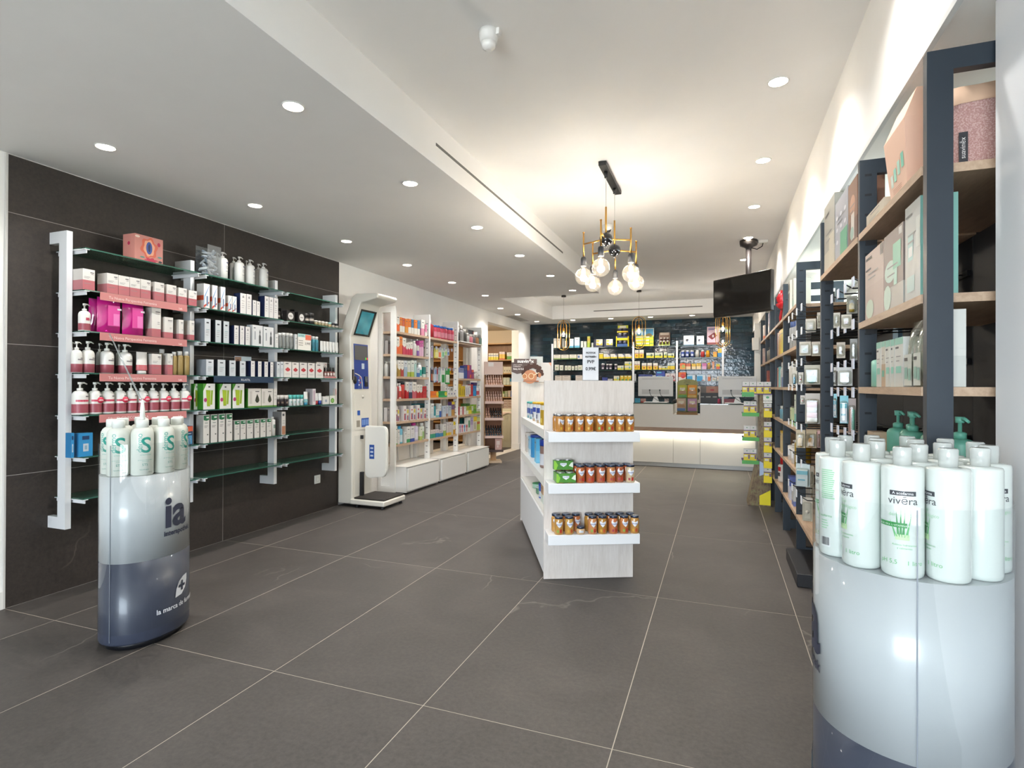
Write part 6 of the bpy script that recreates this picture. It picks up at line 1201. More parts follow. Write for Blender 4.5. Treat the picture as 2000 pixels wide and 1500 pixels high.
for k in range(n):
    a = 2 * math.pi * k / n; cx, cy = math.cos(a), math.sin(a); rr_ = (abs(cx) ** 5 + abs(cy) ** 5) ** (-.2); vs += [(.158 * rr_ * cx, .148 * rr_ * cy, .735), (.172 * rr_ * cx, .158 * rr_ * cy, .69 - .03 * math.sin(3.3 * a + 1))]
q.add(vs, [(2 * k, 2 * k + 1, (2 * k + 3) % (2 * n), (2 * k + 2) % (2 * n)) for k in range(n)], mat('#d6bcae', .5), True); q.build('liner', bn_)
MB().rbox(-.148, .148, -.138, .138, .74, .80, BM, .012, 2).build('lid', bn_)
# ================================================================ nail polish floor display
p = at(958, 904, z=0); nx, ny = p.x, p.y + .12; NA = math.radians(28)
nd = thing('polish_display', 'oak and pink nail polish floor display beside white cabinets', 'display stand', (nx, ny, 0), NA); OK_ = surf('display_oak', _wood('#a9835c', '#bb956c', '#c6a27c', (4, 4, 1))); PKC = mat('#d2b4a8', .5)
MB().box(-.13, .13, -.14, .14, 0, .03, mat('#c9b296', .6)).build('base', nd); MB().box(-.045, .045, -.03, .06, .03, .18, OK_).build('column', nd); MB().box(-.14, .14, .10, .115, .215, 1.46, mat('#8a5a3c', .6)).build('back_board', nd)
MB().box(-.155, .155, -.13, .115, .18, .215, mat('#4a3a36', .6)).build('lower_tray', nd)
for s_ in (-1, 1): MB().box(s_ * .148 - .007, s_ * .148 + .007, .0, .10, .215, 1.46, OK_).build('side_panel', nd)
NZ = (.44, .735, 1.01, 1.285)
MB().box(-.155, .155, .0, .115, 1.465, 1.68, mat('#d8bfb4', .5)).build('header', nd); MB().box(-.09, .0, -.002, 0, 1.60, 1.665, mat('#e6e0da', .5)).build('header_card', nd)
cols = [('#c8a08c', '#d8b4a4'), ('#c8a08c', '#d4a898'), ('#5a4a4c', '#3a3a44'), ('#2c3a4c', '#1f4a5c')]
def polish(c, cp):
    k = ('polish', c, cp)
    if k not in _SH:
        q = MB(); q.lathe([(.012, 0), (.0145, .003), (.0145, .032), (.006, .038)], mat(c, .12, coat=.6), 10); q2 = MB(); q2.lathe([(.0085, .0378), (.0075, .082)], mat(cp, .3), 8); _SH[k] = (q.mesh('nail_polish'), q2.mesh('cap'))
    return _SH[k]
RZ2 = Matrix.Rotation(NA, 3, 'Z'); rr = random.Random(4)
for j, z in enumerate(NZ):
    MB().box(-.14, .14, -.13, .098, z - .015, z, OK_).build('tier', nd); MB().box(-.155, .155, -.136, -.131, z - .03, z + .012, PKC).build('tier_front', nd)
    for st3 in range(1, 3): MB().box(-.14, .14, -.055 + .07 * (st3 - 1), .01 + .07 * (st3 - 1), z, z + .045 * st3, mat('#9c7458', .6)).build('step', nd)
    for st3 in range(3):
        for k in range(7):
            c, cp = rr.choice([(cols[3 - j][0], '#d9b8a8' if j > 1 else '#17181b'), (cols[3 - j][1], '#d9b8a8' if j > 1 else '#1c1c20')])
            if j == 1 and k < 2: c, cp = '#c8a08c', '#c89684'
            P_ = RZ2 @ Vector((-.118 + .0393 * k, -.095 + .07 * st3, 0)) + Vector((nx, ny, z + .045 * st3 + .0006)); me, cm = polish(c, cp); o = link('nail_polish', me, None, P_); link('cap', cm, o)
            tag(o, '%s nail polish, %s from left, %s row, %s tier' % ('pale pink' if c[1] > '9' else 'dark', ORD[k], ('front', 'middle', 'back')[st3], ('lowest', 'second', 'third', 'top')[j]), 'nail polish', 'nail polishes on the floor display')
style('pinkprint', carton, 'gift_carton', 'pink printed gift box', 'carton', .10, c='#c9a096', s='#b58a80', dec=((.2, .7, .45, .8, '#e0cdc6'), (.3, .5, .2, .4, '#e0cdc6')))
put('pinkprint', RZ2 @ Vector((.075, -.11, 0)) + Vector((nx, ny, .2156)), NA, .11, .185, 'pink printed gift box on lower tray of polish display')
# ================================================================ goods on the tiled wall
Q1 = (1070, 620, 11.54); Q2 = (1230, 620, 10.526); QC = (1235, 730, 8.163)
tn = ('top', 'second', 'third', 'lowest')
def tp(n, b): return '%s tiled-wall shelf, %s bay' % (tn[n], ('left', 'middle', 'right')[b])
def brow(items, n, b, zoom, **k): row(items, BZ[n], tp(n, b), zoom, y=YBF, d=k.pop('d', .07), **k)
cw = bx('cream white', '#cfc8ba', None, .5); lb = bx('white and light blue', '#cdd4cf', '#5c9cb4', .2, s='#4f94b0'); gw = bx('narrow pale', '#c6c9bc', None, .5)
ny_ = bx('navy and yellow', '#c9c6bc', '#2b2d44', .22, s='#2b2d44', dec=((.0, .26, .22, 1, '#34364c'), (.3, .95, .25, .5, '#d8c01e'), [ell(.7, .55, .16, .24), '#dcd9d2'], (.28, .6, .7, .85, '#d8c01e')))
brow([(cw, 130, 195, 473), (cw, 208, 276, 478), (bx('grey', '#8e8e88', None, .5), 320, 368, 478), (cw, 385, 422, 530), (lb, 482, 578, 483), (lb, 600, 716, 452), (gw, 745, 798, 536), (gw, 812, 872, 538), (bx('tall yellow-green', '#b9b84a', '#9ab03a', .4, dec=((.1, .9, .6, .8, '#c89a3a'),)), 888, 948, 427), (gw, 983, 1022, 572), (ny_, 1036, 1236, 492), (ny_, 1264, 1462, 490)], 0, 0, Q1)
wg = bx('white green-based', '#cfcabc', '#7f9a4a', .2); yb = bx('white and yellow', '#cfccc0', '#d6be1c', .32, dec=([[(.62, .98), (.98, .98), (.98, .5)], '#39406c'], [ell(.62, .48, .13, .24), '#e0ddd6']))
brow([(wg, 130, 286, 842), (wg, 302, 470, 840), (wg, 486, 650, 836), (bx('blue-dotted', '#cfc8c4', None, .5, dec=([ell(.3, .5, .2, .3), '#3a5f9c'],)), 666, 772, 836), (bx('tall yellow', '#cfccc0', '#d6be1c', .8), 1158, 1242, 800), (yb, 1256, 1398, 822), (yb, 1414, 1558, 822), (yb, 1584, 1730, 820), (yb, 1746, 1892, 820)], 1, 0, Q1)
gs = bx('small cream', '#ccc8ba', None, .5, dec=((.3, .7, .35, .55, '#7a9a5c'),)); dj = bt('dark purple jar with white lid', '#3a3040', '#d4d0cc', capr=.85, caph=.2, sh=.05, dec=((-40, 40, .15, .4, '#b8b0b8'),)); yl2 = bx('pale yellow', '#d0ccb4', '#c8be3a', .45, dec=([ell(.72, .5, .12, .3), '#6fa09a'],))
brow([(gs, 155, 246, 1066), (gs, 268, 345, 1078), (gs, 382, 440, 1086), (gs, 452, 518, 1086), (gs, 540, 590, 1098), (gs, 612, 668, 1090), (gs, 678, 772, 1078), (dj, 1202, 1276, 1040), (dj, 1306, 1368, 1050), (dj, 1374, 1448, 1050), (dj, 1494, 1562, 1050), (yl2, 1570, 1708, 1085), (yl2, 1732, 1886, 1085)], 2, 0, Q1)
row([(yl2, 1732, 1886, 996)], BZ[2] + (at(1200, 620 + 1085 / 11.54, y=YBF + .012).z - BZ[2]) + .001, 'on another, left tiled-wall bay', Q1, y=YBF, d=.07)
tc = bx('wide beige', '#c4bab0', None, .5); yg = bx('yellow and green', '#d8b81e', '#d2a81a', .5, dec=((.4, .95, .05, .4, '#5a8f3a'), (.2, .8, .8, .95, '#e0dcc4')))
brow([(tc, 160, 316, 1310), (tc, 324, 505, 1308), (tc, 624, 772, 1306), (bt('black tub', '#26232c', '#3a3640', capr=.9), 1160, 1212, 1320), (bx('cobalt', '#2c3a86', None, .5), 1226, 1345, 1352), (bx('flat white', '#b9b6bc', None, .5), 1352, 1460, 1382), (yl2, 1486, 1610, 1318), (yg, 1630, 1708, 1312), (yg, 1716, 1792, 1312), (yg, 1798, 1878, 1312)], 3, 0, Q1)
# middle bay
yr = bx('white and yellow red-lined', '#d2cec2', '#e0bc14', .5, dec=((0, 1, .54, .6, '#a84a3a'), (.3, .7, .15, .4, '#b0602a')))
g4 = bx('white green-yellow', '#cdd0bc', '#d8c81e', .42, dec=((0, .85, .42, .5, '#4f9a3a'), [ell(.68, .52, .13, .26), '#4a5a3c']))
brow([(yr, 104, 184, 668), (yr, 196, 286, 666), (g4, 340, 498, 728), (g4, 518, 676, 726), (g4, 700, 766, 712), (g4, 784, 914, 738)], 1, 1, Q2)
brow([(yr, 94, 150, 898), (yr, 154, 208, 898), (yr, 246, 343, 938), (yr, 360, 456, 938), (yr, 480, 577, 938), (bx('small white yellow', '#d2cec2', '#e0bc14', .4), 596, 656, 990), (g4, 664, 776, 1002), (bx('tall yellow blue-lined', '#cfd2cc', '#e0c014', .55, dec=((0, 1, .6, .7, '#6fa8b8'),)), 780, 828, 938), (bx('tall yellow blue-lined', '#cfd2cc', '#e0c014', .55, dec=((0, 1, .6, .7, '#6fa8b8'),)), 832, 926, 938)], 2, 1, Q2)
nb = bx('navy blue', '#2a3a7c', '#2a3a7c', .3); pr = bx('white and prune-print', '#cfc4c4', '#c05a64', .18, dec=([ell(.5, .48, .36, .22), '#7a3438'],))
brow([(bx('pale blue', '#b8bcc0', None, .5), 96, 128, 1165), (nb, 184, 320, 1172), (nb, 324, 464, 1176), (bx('white blue-print', '#c4c8d2', None, .5), 468, 530, 1190), (bx('royal blue', '#25409c', '#2a58b0', .4, dec=((.1, .6, .8, .92, '#5ab8dc'), (.1, .7, .38, .5, '#5ab8dc'))), 540, 724, 1102), (pr, 732, 832, 1150), (pr, 836, 940, 1150)], 3, 1, Q2)
# right bay
def vit(desc, c, lid='#dcdad4', **k): return bt(desc, c, lid, capr=.72, caph=.2, sh=.1, dec=((-40, 40, .2, .5, '#c8ccd8'),) if c == '#3a4f94' else (), **k)
bj = vit('blue supplement jar', '#3a4f94')
brow([(bj, 1050, 1128, 680), (bj, 1142, 1220, 677), (bj, 1242, 1322, 677), (vit('white supplement jar', '#c8c6be'), 1348, 1424, 675), (vit('red supplement jar', '#c03a3a'), 1456, 1532, 675), (vit('orange supplement jar', '#e09a1c', '#e8b01c'), 1566, 1642, 682), (bx('orange-yellow', '#e0961c', '#e8a82a', .5), 1716, 1790, 706), (bx('blue and yellow', '#e0c03a', '#2f7fb8', .5), 1810, 1890, 645)], 1, 2, Q2)
brow([(bx('orange fruit-print', '#d8602a', '#e09a4a', .6, dec=([ell(.62, .5, .25, .3), '#a8b45a'],)), 1030, 1146, 942), (bx('orange and peach', '#d8663a', '#e6c8a0', .5), 1156, 1252, 948), (bx('yellow and peach', '#e0b42a', '#e8d2a8', .5), 1272, 1358, 950), (bx('yellow and peach', '#e0b42a', '#e8d2a8', .5), 1372, 1462, 942), (bx('pink and magenta', '#cf6ca4', '#dca8c8', .5), 1490, 1578, 942), (vit('tan jar with yellow lid', '#b89a64', '#e0b81c'), 1592, 1660, 934), (bx('slim salmon', '#d88a64', '#e0a888', .5), 1694, 1738, 908), (bx('yellow and coral', '#d8c22a', '#d8603a', .52), 1778, 1852, 958)], 2, 2, Q2)
cb = bx('cyan and white', '#2a9ad0', '#2a9ad0', .3, dec=((.0, .65, .82, .96, '#cfe0e6'), (.66, .98, .0, .98, '#d2dade'), (.5, .85, .08, .2, '#a85a44')))
brow([(bx('orange and red disc', '#dc6a24', '#d8d2c8', .46, dec=([ell(.62, .6, .32, .3), '#c8342c'],)), 1002, 1154, 1128), (cb, 1176, 1350, 1185), (cb, 1382, 1560, 1182), (bx('coral and white', '#d9d0c8', '#dc7a4a', .65), 1602, 1662, 1178), (bx('white colour-print', '#d6d4d0', None, .5, dec=((.1, .6, .5, .65, '#c88a3a'), (.5, .9, .2, .4, '#4a8f6c'))), 1686, 1782, 1240), (bx('white colour-print', '#d6d4d0', None, .5, dec=((.1, .6, .5, .65, '#c88a3a'), (.5, .9, .2, .4, '#4a8f6c'))), 1792, 1884, 1206)], 3, 2, Q2)
# larger displays on the top shelf
def tdisp(px0, px1, top, zoom, label, colour, name='shelf_display', cat='display'):
    A, B = at(zoom[0] + px0 / zoom[2], zoom[1] + top / zoom[2], y=YBF + .01), at(zoom[0] + px1 / zoom[2], zoom[1] + top / zoom[2], y=YBF + .01)
    return thing(name, label, cat, ((A.x + B.x) / 2, YBF + .01, BZ[0] + .0006)), B.x - A.x, A.z - BZ[0]
YEL = mat('#e0c414', .45)
t, w, h = tdisp(1538, 1815, 175, Q1, 'yellow and navy cardboard display tower of jars, top shelf', YEL)
for s_ in (-1, 1): MB().box(s_ * w / 2 - .012 * (s_ > 0), s_ * w / 2 + .012 * (s_ < 0), 0, .12, 0, h * .48, YEL).build('side_panel', t)
MB().box(-w / 2, w / 2, .11, .12, 0, h * .86, mat('#23242e', .5)).build('back_panel', t); MB().box(-w * .42, w * .42, .09, .11, h * .86, h, mat('#c8cc1e', .5)).build('header', t); MB().box(-w * .25, w * .25, .088, .09, h * .88, h * .98, mat('#d9d9c4', .5)).build('header_print', t)
for z0, z1, c in ((0, .13, '#2a4a7c'), (.30, .40, '#e0c414'), (.40, .47, '#2a2f5c'), (.66, .72, '#e0b81c')): MB().box(-w * .42, w * .42, .005, .10, h * z0, h * z1, mat(c, .5)).build('tier', t)
for k, (z0, sx) in enumerate(((.13, -1), (.13, 1), (.47, -1), (.47, 1), (.72, -1), (.72, 1))):
    q = MB(); r_ = w * .17; q.lathe([(r_, 0), (r_, h * .10), (r_ * .7, h * .12)], mat('#3a3a50', .4), 14); o = q.build('supplement_jar', None, (t.location.x + sx * w * .2, YBF + .06, BZ[0] + .0012 + h * z0)); MB().lathe([(r_ * .8, h * .12), (r_ * .8, h * .155)], mat('#d0cec8', .4), 14).build('lid', o)
    tag(o, 'navy jar with white lid, %s, %s tier of yellow display' % (('left', 'right')[sx > 0], ('lowest', 'middle', 'top')[k // 2]), 'jar', 'jars in the yellow display tower')
t, w, h = tdisp(128, 486, 222, Q2, 'poster of yellow field standing behind yellow cartons, top shelf', YEL, 'shelf_poster', 'poster'); t.location.y += .09
MB().box(-w / 2, w / 2, 0, .004, 0, h, mat('#d4d6cc', .5)).build('card', t); MB().box(-w * .47, w * .47, -.0008, 0, h * .45, h * .97, mat('#3f86b0', .5)).build('sky_print', t); MB().box(-w * .47, w * .47, -.0014, -.0009, h * .3, h * .6, mat('#b8a83a', .5)).build('field_print', t); MB().prism(ell(w * .22, h * .6, w * .18, h * .12)[::-1], 'y', -.0022, -.0016, mat('#6a5a2a', .5)).build('tree_print', t)
yy4 = bx('wide yellow white-topped', '#cfd2b4', '#e0cc14', .55, dec=((0, 1, .55, .66, '#4f9a3a'),)); a_, b_ = Q2, None
hh = (at(1250, 620 + 395 / 10.526, y=YBF + .012).z - BZ[0]) / 3
for k in range(3):
    row([(yy4, 124, 404, 395)], BZ[0] + k * (hh + .001), '%s of the stack, top tiled-wall shelf' % ('lowest', 'middle', 'uppermost')[k], Q2, y=YBF, d=.07, maxh=hh - .001)
    row([(bx('lime and yellow', '#8fb82a', '#e0cc14', .6), 408, 486, 395)], BZ[0] + k * (hh + .001), '%s of narrow stack, top tiled-wall shelf' % ('lowest', 'middle', 'uppermost')[k], Q2, y=YBF, d=.07, maxh=hh - .001)
t, w, h = tdisp(590, 822, 305, Q2, 'brown and green cardboard counter display of jars, top shelf', YEL)
MB().box(-w / 2, w / 2, .1, .11, 0, h, mat('#6a5040', .5)).build('back_panel', t); MB().box(-w * .4, w * .4, .095, .1, h * .82, h, mat('#b9a898', .5)).build('header', t); MB().box(-w / 2, w / 2, 0, .1, 0, h * .12, mat('#c8c4a8', .5)).build('base', t); MB().box(-w * .42, w * .48, -.001, 0, h * .02, h * .3, mat('#8f9a3a', .5)).build('front_print', t); MB().box(-w * .46, w * .46, .05, .1, h * .12, h * .36, mat('#5a4436', .5)).build('step', t)
for k in range(6):
    q = MB(); r_ = w * .11; q.lathe([(r_, 0), (r_, h * .16), (r_ * .8, h * .18)], mat('#4a3028', .3), 12); o = q.build('supplement_jar', None, (t.location.x + (k % 3 - 1) * w * .3, YBF + .018 + .064 * (k // 3), BZ[0] + .0012 + h * (.12 if k < 3 else .36))); MB().lathe([(r_ * .9, h * .18), (r_ * .9, h * .24)], mat('#cfc8bc', .4), 12).build('lid', o)
    tag(o, 'brown jar, %s, %s row of brown display' % (('left', 'middle', 'right')[k % 3], ('front', 'back')[k // 3]), 'jar', 'jars in the brown display')
md = bx('white device', '#cdccca', '#5f8fb8', .05, dec=([ell(.35, .52, .14, .12), '#34343a'], [ell(.58, .38, .2, .18), '#aab4d4'], [ell(.58, .38, .12, .11), '#dcdfe8'], (.6, .95, .86, .9, '#5a7ab0')))
brow([(md, 1106, 1324, 372), (md, 1374, 1528, 378)], 0, 2, Q2, d=.08)
t, w, h = tdisp(1588, 1835, 188, Q2, 'pink poster with maroon device picture, top tiled-wall shelf', YEL, 'shelf_poster', 'poster')
MB().box(-w / 2, w / 2, .05, .054, 0, h, mat('#d6b8c4', .5)).build('card', t); MB().box(-w / 2, w / 2, .0492, .05, 0, h * .13, mat('#8a4a48', .5)).build('base_print', t); q = MB(); q.add([(-w * .42, .049, h * .46), (-w * .08, .049, h * .28), (w * .35, .049, h * .5), (w * .1, .049, h * .68)], [(0, 1, 2, 3)], mat('#7a2a30', .5)); q.build('device_print', t); q = MB(); q.prism(ell(0, h * .48, w * .08, h * .08)[::-1], 'y', .0482, .0488, mat('#d4c8cc', .5)); q.build('dial_print', t); MB().box(-w * .4, w * .1, .049, .05, h * .82, h * .86, mat('#6a6a9c', .5)).build('print_line', t); MB().box(-w * .4, w * .3, .049, .05, h * .88, h * .92, mat('#6a6a9c', .5)).build('print_line', t)
# ================================================================ on and around the counter
t = thing('snack_display', 'green cardboard display holding four hanging snack bags on the counter', 'display', (-.478, 9.10, .8335))
SD = mat('#4a5a2c', .5); q = MB(); q.prism([(-.155, .0), (.155, .0), (.155, .50)] + [(.155 * math.cos(a), .50 + .06 * math.sin(a)) for a in [k * math.pi / 12 for k in range(1, 12)]] + [(-.155, .50)], 'y', .10, .106, mat('#9a9a5c', .5)); q.build('back_panel', t)
MB().box(-.155, .155, 0, .11, 0, .04, mat('#7a5a34', .6)).build('wicker_base', t); MB().box(-.02, .02, .09, .1, .04, .48, SD).build('centre_strip', t); text('SNACKS', .022, INK, t, (0, .099, .52)); text('SALUDABLES', .018, INK, t, (0, .099, .495))
for k, (sx, z, c1, c2, d_) in enumerate(((-.07, .265, '#a8a83a', '#3f8f2c', 'lime and green'), (.074, .265, '#d8903a', '#c8a03a', 'orange'), (-.09, .055, '#c0a890', '#2a5f94', 'brown and blue'), (.076, .055, '#b08aa0', '#8a4a84', 'mauve and purple'))):
    q = 'snackbag_%d' % k; style(q, pouch, 'snack_bag', d_ + ' snack bag on the counter display', 'snack bag', .03, c=c1, m_=mat(c1, .22, coat=.3), dec=((.06, .94, .02, .22, c2), (.1, .9, .3, .55, '#a87a44'), (.2, .8, .62, .78, '#d8d0b0')))
    put(q, (-.478 + sx, 9.10 + .055 - .0 * k, .8335 + z), 0, .138, .2, STY[q][2])
crow = lambda items, place, **k: row(items, 1.0105, place, QC, y=9.25, setback=.05, **k)
crow([(bx('teal', '#2f9cc0', '#3aa4c4', .4), 40, 122, 392)], 'on counter behind left monitor', d=.05, maxh=.07)
row([(bx('orange red-based', '#c89a8a', '#b8483a', .3), 132, 212, 398), (bx('pink and white', '#c8b0a8', None, .5), 512, 580, 398)], 1.0105, 'back edge of counter', QC, y=9.5, d=.05)
t = thing('counter_sign', 'dark makeup sign with prices on the counter behind the display', 'sign', (-.105, 9.52, 1.0105)); q = at(1235 + 1210 / 8.163, 760, y=9.52); t.location.x = q.x
MB().box(-.17, .17, 0, .006, 0, .165, mat('#1d1a1a', .45)).build('panel', t); MB().box(-.17, -.03, 0, .006, .165, .27, mat('#6a625e', .5)).build('photo_print', t); MB().box(-.03, .15, 0, .006, .165, .27, mat('#a87a68', .5)).build('face_print', t); MB().prism(ell(.06, .21, .035, .014)[::-1], 'y', -.001, 0, mat('#b03a44', .5)).build('lips_print', t)
for sx, s_ in ((-.10, '10,95€'), (.0, '10,95€'), (.10, '9,95€')): text(s_, .026, mat('#d8d4ce', .5), t, (sx, -.001, .09), bold=.0006)
t = thing('counter_sign', 'narrow white leaflet holder left of the dark makeup sign', 'sign', (at(1235 + 1050 / 8.163, 760, y=9.5).x, 9.5, 1.0105)); MB().box(-.035, .035, 0, .004, 0, .27, mat('#cfc4bc', .5)).build('card', t); MB().prism(ell(0, .2, .028, .035)[::-1], 'y', -.001, 0, mat('#2a2626', .5)).build('emblem_print', t); MB().box(-.01, .01, -.001, 0, .05, .13, mat('#2a2626', .5)).build('tube_print', t)
row([(bt('small pink bottle on counter', '#c8506c', '#e04a7c', capr=.8, caph=.35), 1358, 1410, 400)], 1.0105, 'right of makeup sign', QC, y=9.4)
row([(bx('red patterned low', '#a83a48', '#c87a80', .3), 1462, 1660, 402)], 1.0105, 'behind right monitor base', QC, y=9.52, d=.08, maxh=.07)
# ================================================================ cardboard floor display with yellow boxes
fd = thing('cardboard_display', 'cardboard floor display printed with forest, full of yellow cartons', 'display stand', (.285, 6.50, 0))
FOR = surf('forest_print', lambda nt, b: (nt.links.new(ramp(nt, [(.2, '#2e2418'), (.42, '#5a4632'), (.55, '#7a6a4a'), (.72, '#6a7a4a'), (.85, '#a8b0c0')], noise(nt, coords(nt, (6, 6, 3), False), 6., 8, .7, .6)), b.inputs['Base Color']), setattr(b.inputs['Roughness'], 'default_value', .5)))
fw, x0d, x1d = .235, .13, .235
MB().box(.115, .225, 0, .30, .0, 1.19, FOR).build('core', fd)
q = MB(); q.prism([(0, 0), (.115, 0), (.115, .44), (.085, .44)], 'y', 0, .30, FOR); q.build('side_flare', fd)
q = MB(); q.add([(.116, -.0008, .012), (.224, -.0008, .012), (.224, -.0008, .175), (.116, -.0008, .11)], [(0, 1, 2, 3)], mat('#e0d418', .45)); q.build('yellow_print', fd); q = MB(); q.add([(.116, -.0012, .32), (.165, -.0012, .34), (.150, -.0012, .46), (.116, -.0012, .48)], [(0, 1, 2, 3)], mat('#9fb4d4', .5)); q.build('sky_print', fd)
MB().box(.15, .236, -.004, .0, 1.10, 1.19, mat('#d8dad4', .45)).build('header_card', fd); text('AQUILEA', .022, INK, fd, (.193, -.0046, 1.115)); q = MB(); q.prism(ell(.193, 1.16, .016, .012)[::-1], 'y', -.0046, -.0041, mat('#4f9a6c', .5)); q.build('leaf_emblem', fd)
for k, z in enumerate((.295, .45, .615, .775, .985)):
    MB().box(.152, .232, -.055, -.001, z - .012, z, mat('#5a3f74', .5)).build('shelf_lip', fd)
    MB().box(.152, .232, -.0568, -.0552, z - .036, z + .03, mat('#e0cc14', .45)).build('lip_front', fd)
yb2 = 'aqui'; style(yb2, carton, 'herbal_carton', 'white purple and yellow carton', 'carton', .045, c='#d0d0ce', s='#c4c2be', wrap=((.0, .55, '#e0cc14'), (.55, .64, '#5a3f74')), dec=((.1, .6, .32, .48, '#d9d6cc'), (.72, .95, .15, .5, '#5a3f74'), (.4, .6, .8, .88, '#5c8f6c')))
for k, z in enumerate((.295, .45, .615, .775, .985)): put(yb2, (.285 + .192, 6.50 - .05, z + .0006), 0, .072, .125 if k != 4 else .11, 'white purple and yellow carton, %s front pocket of cardboard display' % ('lowest', 'second', 'third', 'fourth', 'top')[k])
for k, z in enumerate((.475, .725, .99)):
    MB().box(-.055 + .0, .113, .02, .28, z - .012, z, mat('#5a3f74', .5)).build('side_shelf', fd); MB().box(-.057, .113, .018, .020, z - .036, z + .004, mat('#4fa04f', .5)).build('shelf_front', fd)
    for j in range(2): put(yb2, (.285 + .012 + .064 * j - .02, 6.50 + .03, z + .0006), 0, .062, .125, 'white purple and yellow carton, %s, %s left shelf of cardboard display' % (('outer', 'inner')[j], ('lowest', 'middle', 'top')[k]))
MB().box(-.06, .235, -.02, .30, 1.19, 1.20, mat('#5a3f74', .5)).build('top_tray', fd); MB().box(-.062, .06, -.023, -.02, 1.165, 1.215, mat('#4fa05f', .5)).build('tray_front', fd)
for j in range(4): put(yb2, (.285 - .022 + .071 * j, 6.50 - .01, 1.2006), 0, .068, .125, 'white purple and yellow carton, %s from left on top of cardboard display' % ORD[j])
# ================================================================ goods on the navy shelving
R3 = (1560, 200, 3.); R27 = (1560, 600, 2.726); R75 = (1530, 500, 7.5); R79 = (1530, 690, 7.894); R62 = (1460, 540, 6.25); R62b = (1460, 760, 6.25); R5 = (1480, 860, 5.)
def rp(n, b): return '%s board, %s navy bay' % (bn[n], ('nearest', 'second', 'third', 'fourth', 'fifth', 'sixth', 'seventh', 'eighth')[b])
def rrow(items, n, b, zoom, place=None, **k):
    z = 1.528 if (b == 0 and n == 1) else RZ[n]
    row([(q[0],) + (q[2], q[1]) + q[3:] for q in items][::1], z, place or rp(n, b), zoom, XRF, lim=(RY[b] + .033, RY[b + 1] - .003), wfix=k.pop('wfix', 9. if b < 2 else .115), **k)
MINT, MINTD = '#8fcdb8', '#6fb8a0'
# nearest bay: bag and basket on top
t = thing('gift_bag_box', 'peach gift box with bottle pictures on top board', 'gift box', (XRF + .012, 2.12, RZ[0] + .0006), -math.pi / 2)
q = MB(); w0, w1, h, d = .085, .115, .30, .06; PE = mat('#dcb49c', .5)
q.add([(-w0, 0, 0), (w0, 0, 0), (w0, d, 0), (-w0, d, 0), (-w1, -.015, h * .7), (w1, -.015, h * .7), (w1, d, h * .7), (-w1, d, h * .7), (-w1 * .9, .02, h), (w1 * .9, .02, h), (w1 * .9, d * .9, h), (-w1 * .9, d * .9, h)], [(3, 2, 1, 0), (0, 1, 5, 4), (1, 2, 6, 5), (2, 3, 7, 6), (3, 0, 4, 7), (4, 5, 9, 8), (5, 6, 10, 9), (6, 7, 11, 10), (7, 4, 8, 11), (8, 9, 10, 11)], PE); q.build('box', t)
def slant(x0, x1, z0, z1, m, nm, lift=.001):
    f = lambda z: -.015 * z / (h * .7); q = MB(); q.add([(x0, f(z0) - lift, z0), (x1, f(z0) - lift, z0), (x1, f(z1) - lift, z1), (x0, f(z1) - lift, z1)], [(0, 1, 2, 3)], m); q.build(nm, t)
for k, x in enumerate((-.065, -.03, .01, .05)): slant(x, x + .026, .045 + .01 * k, .085 + .012 * k, mat(('#cfd9cc', MINT, '#a8d2c0', MINTD)[k], .5), 'bottle_print')
for k in range(3): slant(-.05, .04, .02 + .006 * k, .022 + .006 * k, mat('#b98a74', .5), 'print_line')
q = MB(); q.add([(-.085, -.001, .225), (-.01, -.001, .235), (-.01, .011, .26), (-.085, .009, .25)], [(0, 1, 2, 3)], mat('#2a2a2c', .5)); q.build('name_plate', t)
t = thing('fabric_basket', 'dusty pink speckled fabric basket with peach rim on top board', 'basket', (XRF + .225, 2.0, RZ[0] + .0006), -.1)
SPK = surf('speckled_fabric', lambda nt, b: (nt.links.new(ramp(nt, [(.40, '#c9a8a2'), (.55, '#b08680')], noise(nt, coords(nt, rnd=False), 260., 2, .5)), b.inputs['Base Color']), setattr(b.inputs['Roughness'], 'default_value', .9)))
q = MB(); n = 28; vs = []; lv = [(0, .98), (.05, 1.02), (.12, 1.03), (.19, .99)]
for z, s_ in lv:
    for k in range(n): a = 2 * math.pi * k / n; cx, cy = math.cos(a), math.sin(a); e_ = 6; r_ = (abs(cx) ** e_ + abs(cy) ** e_) ** (-1 / e_) * s_ * (1 + .012 * math.sin(5 * a + 30 * z)); vs.append((.14 * r_ * cx, .10 * r_ * cy, z))
q.add(vs, [(j * n + k, j * n + (k + 1) % n, (j + 1) * n + (k + 1) % n, (j + 1) * n + k) for j in range(3) for k in range(n)] + [tuple(reversed(range(n)))], SPK, True); q.build('body', t)
q = MB(); vs = []
for k in range(n): a = 2 * math.pi * k / n; cx, cy = math.cos(a), math.sin(a); r_ = (abs(cx) ** 6 + abs(cy) ** 6) ** (-1 / 6); wv = .006 * math.sin(4 * a); vs += [(.143 * r_ * cx, .103 * r_ * cy, .185), (.145 * r_ * cx, .105 * r_ * cy, .235 + wv), (.125 * r_ * cx, .085 * r_ * cy, .225 + wv), (.125 * r_ * cx, .085 * r_ * cy, .1)]
q.add(vs, [(4 * k + j, (4 * k + 4 + j) % (4 * n), (4 * k + 5 + j) % (4 * n), 4 * k + j + 1) for k in range(n) for j in range(3)], mat('#d6b296', .8), True); q.build('rim', t)
MB().box(-.115, -.095, -.110, -.106, .01, .10, mat('#26262a', .6)).build('name_tag', t)
text('suavinēx', .017, mat('#d8d4d0', .5), t, (-.101, -.1105, .055), (math.pi / 2, -math.pi / 2, 0))
st0 = len(COL.objects)
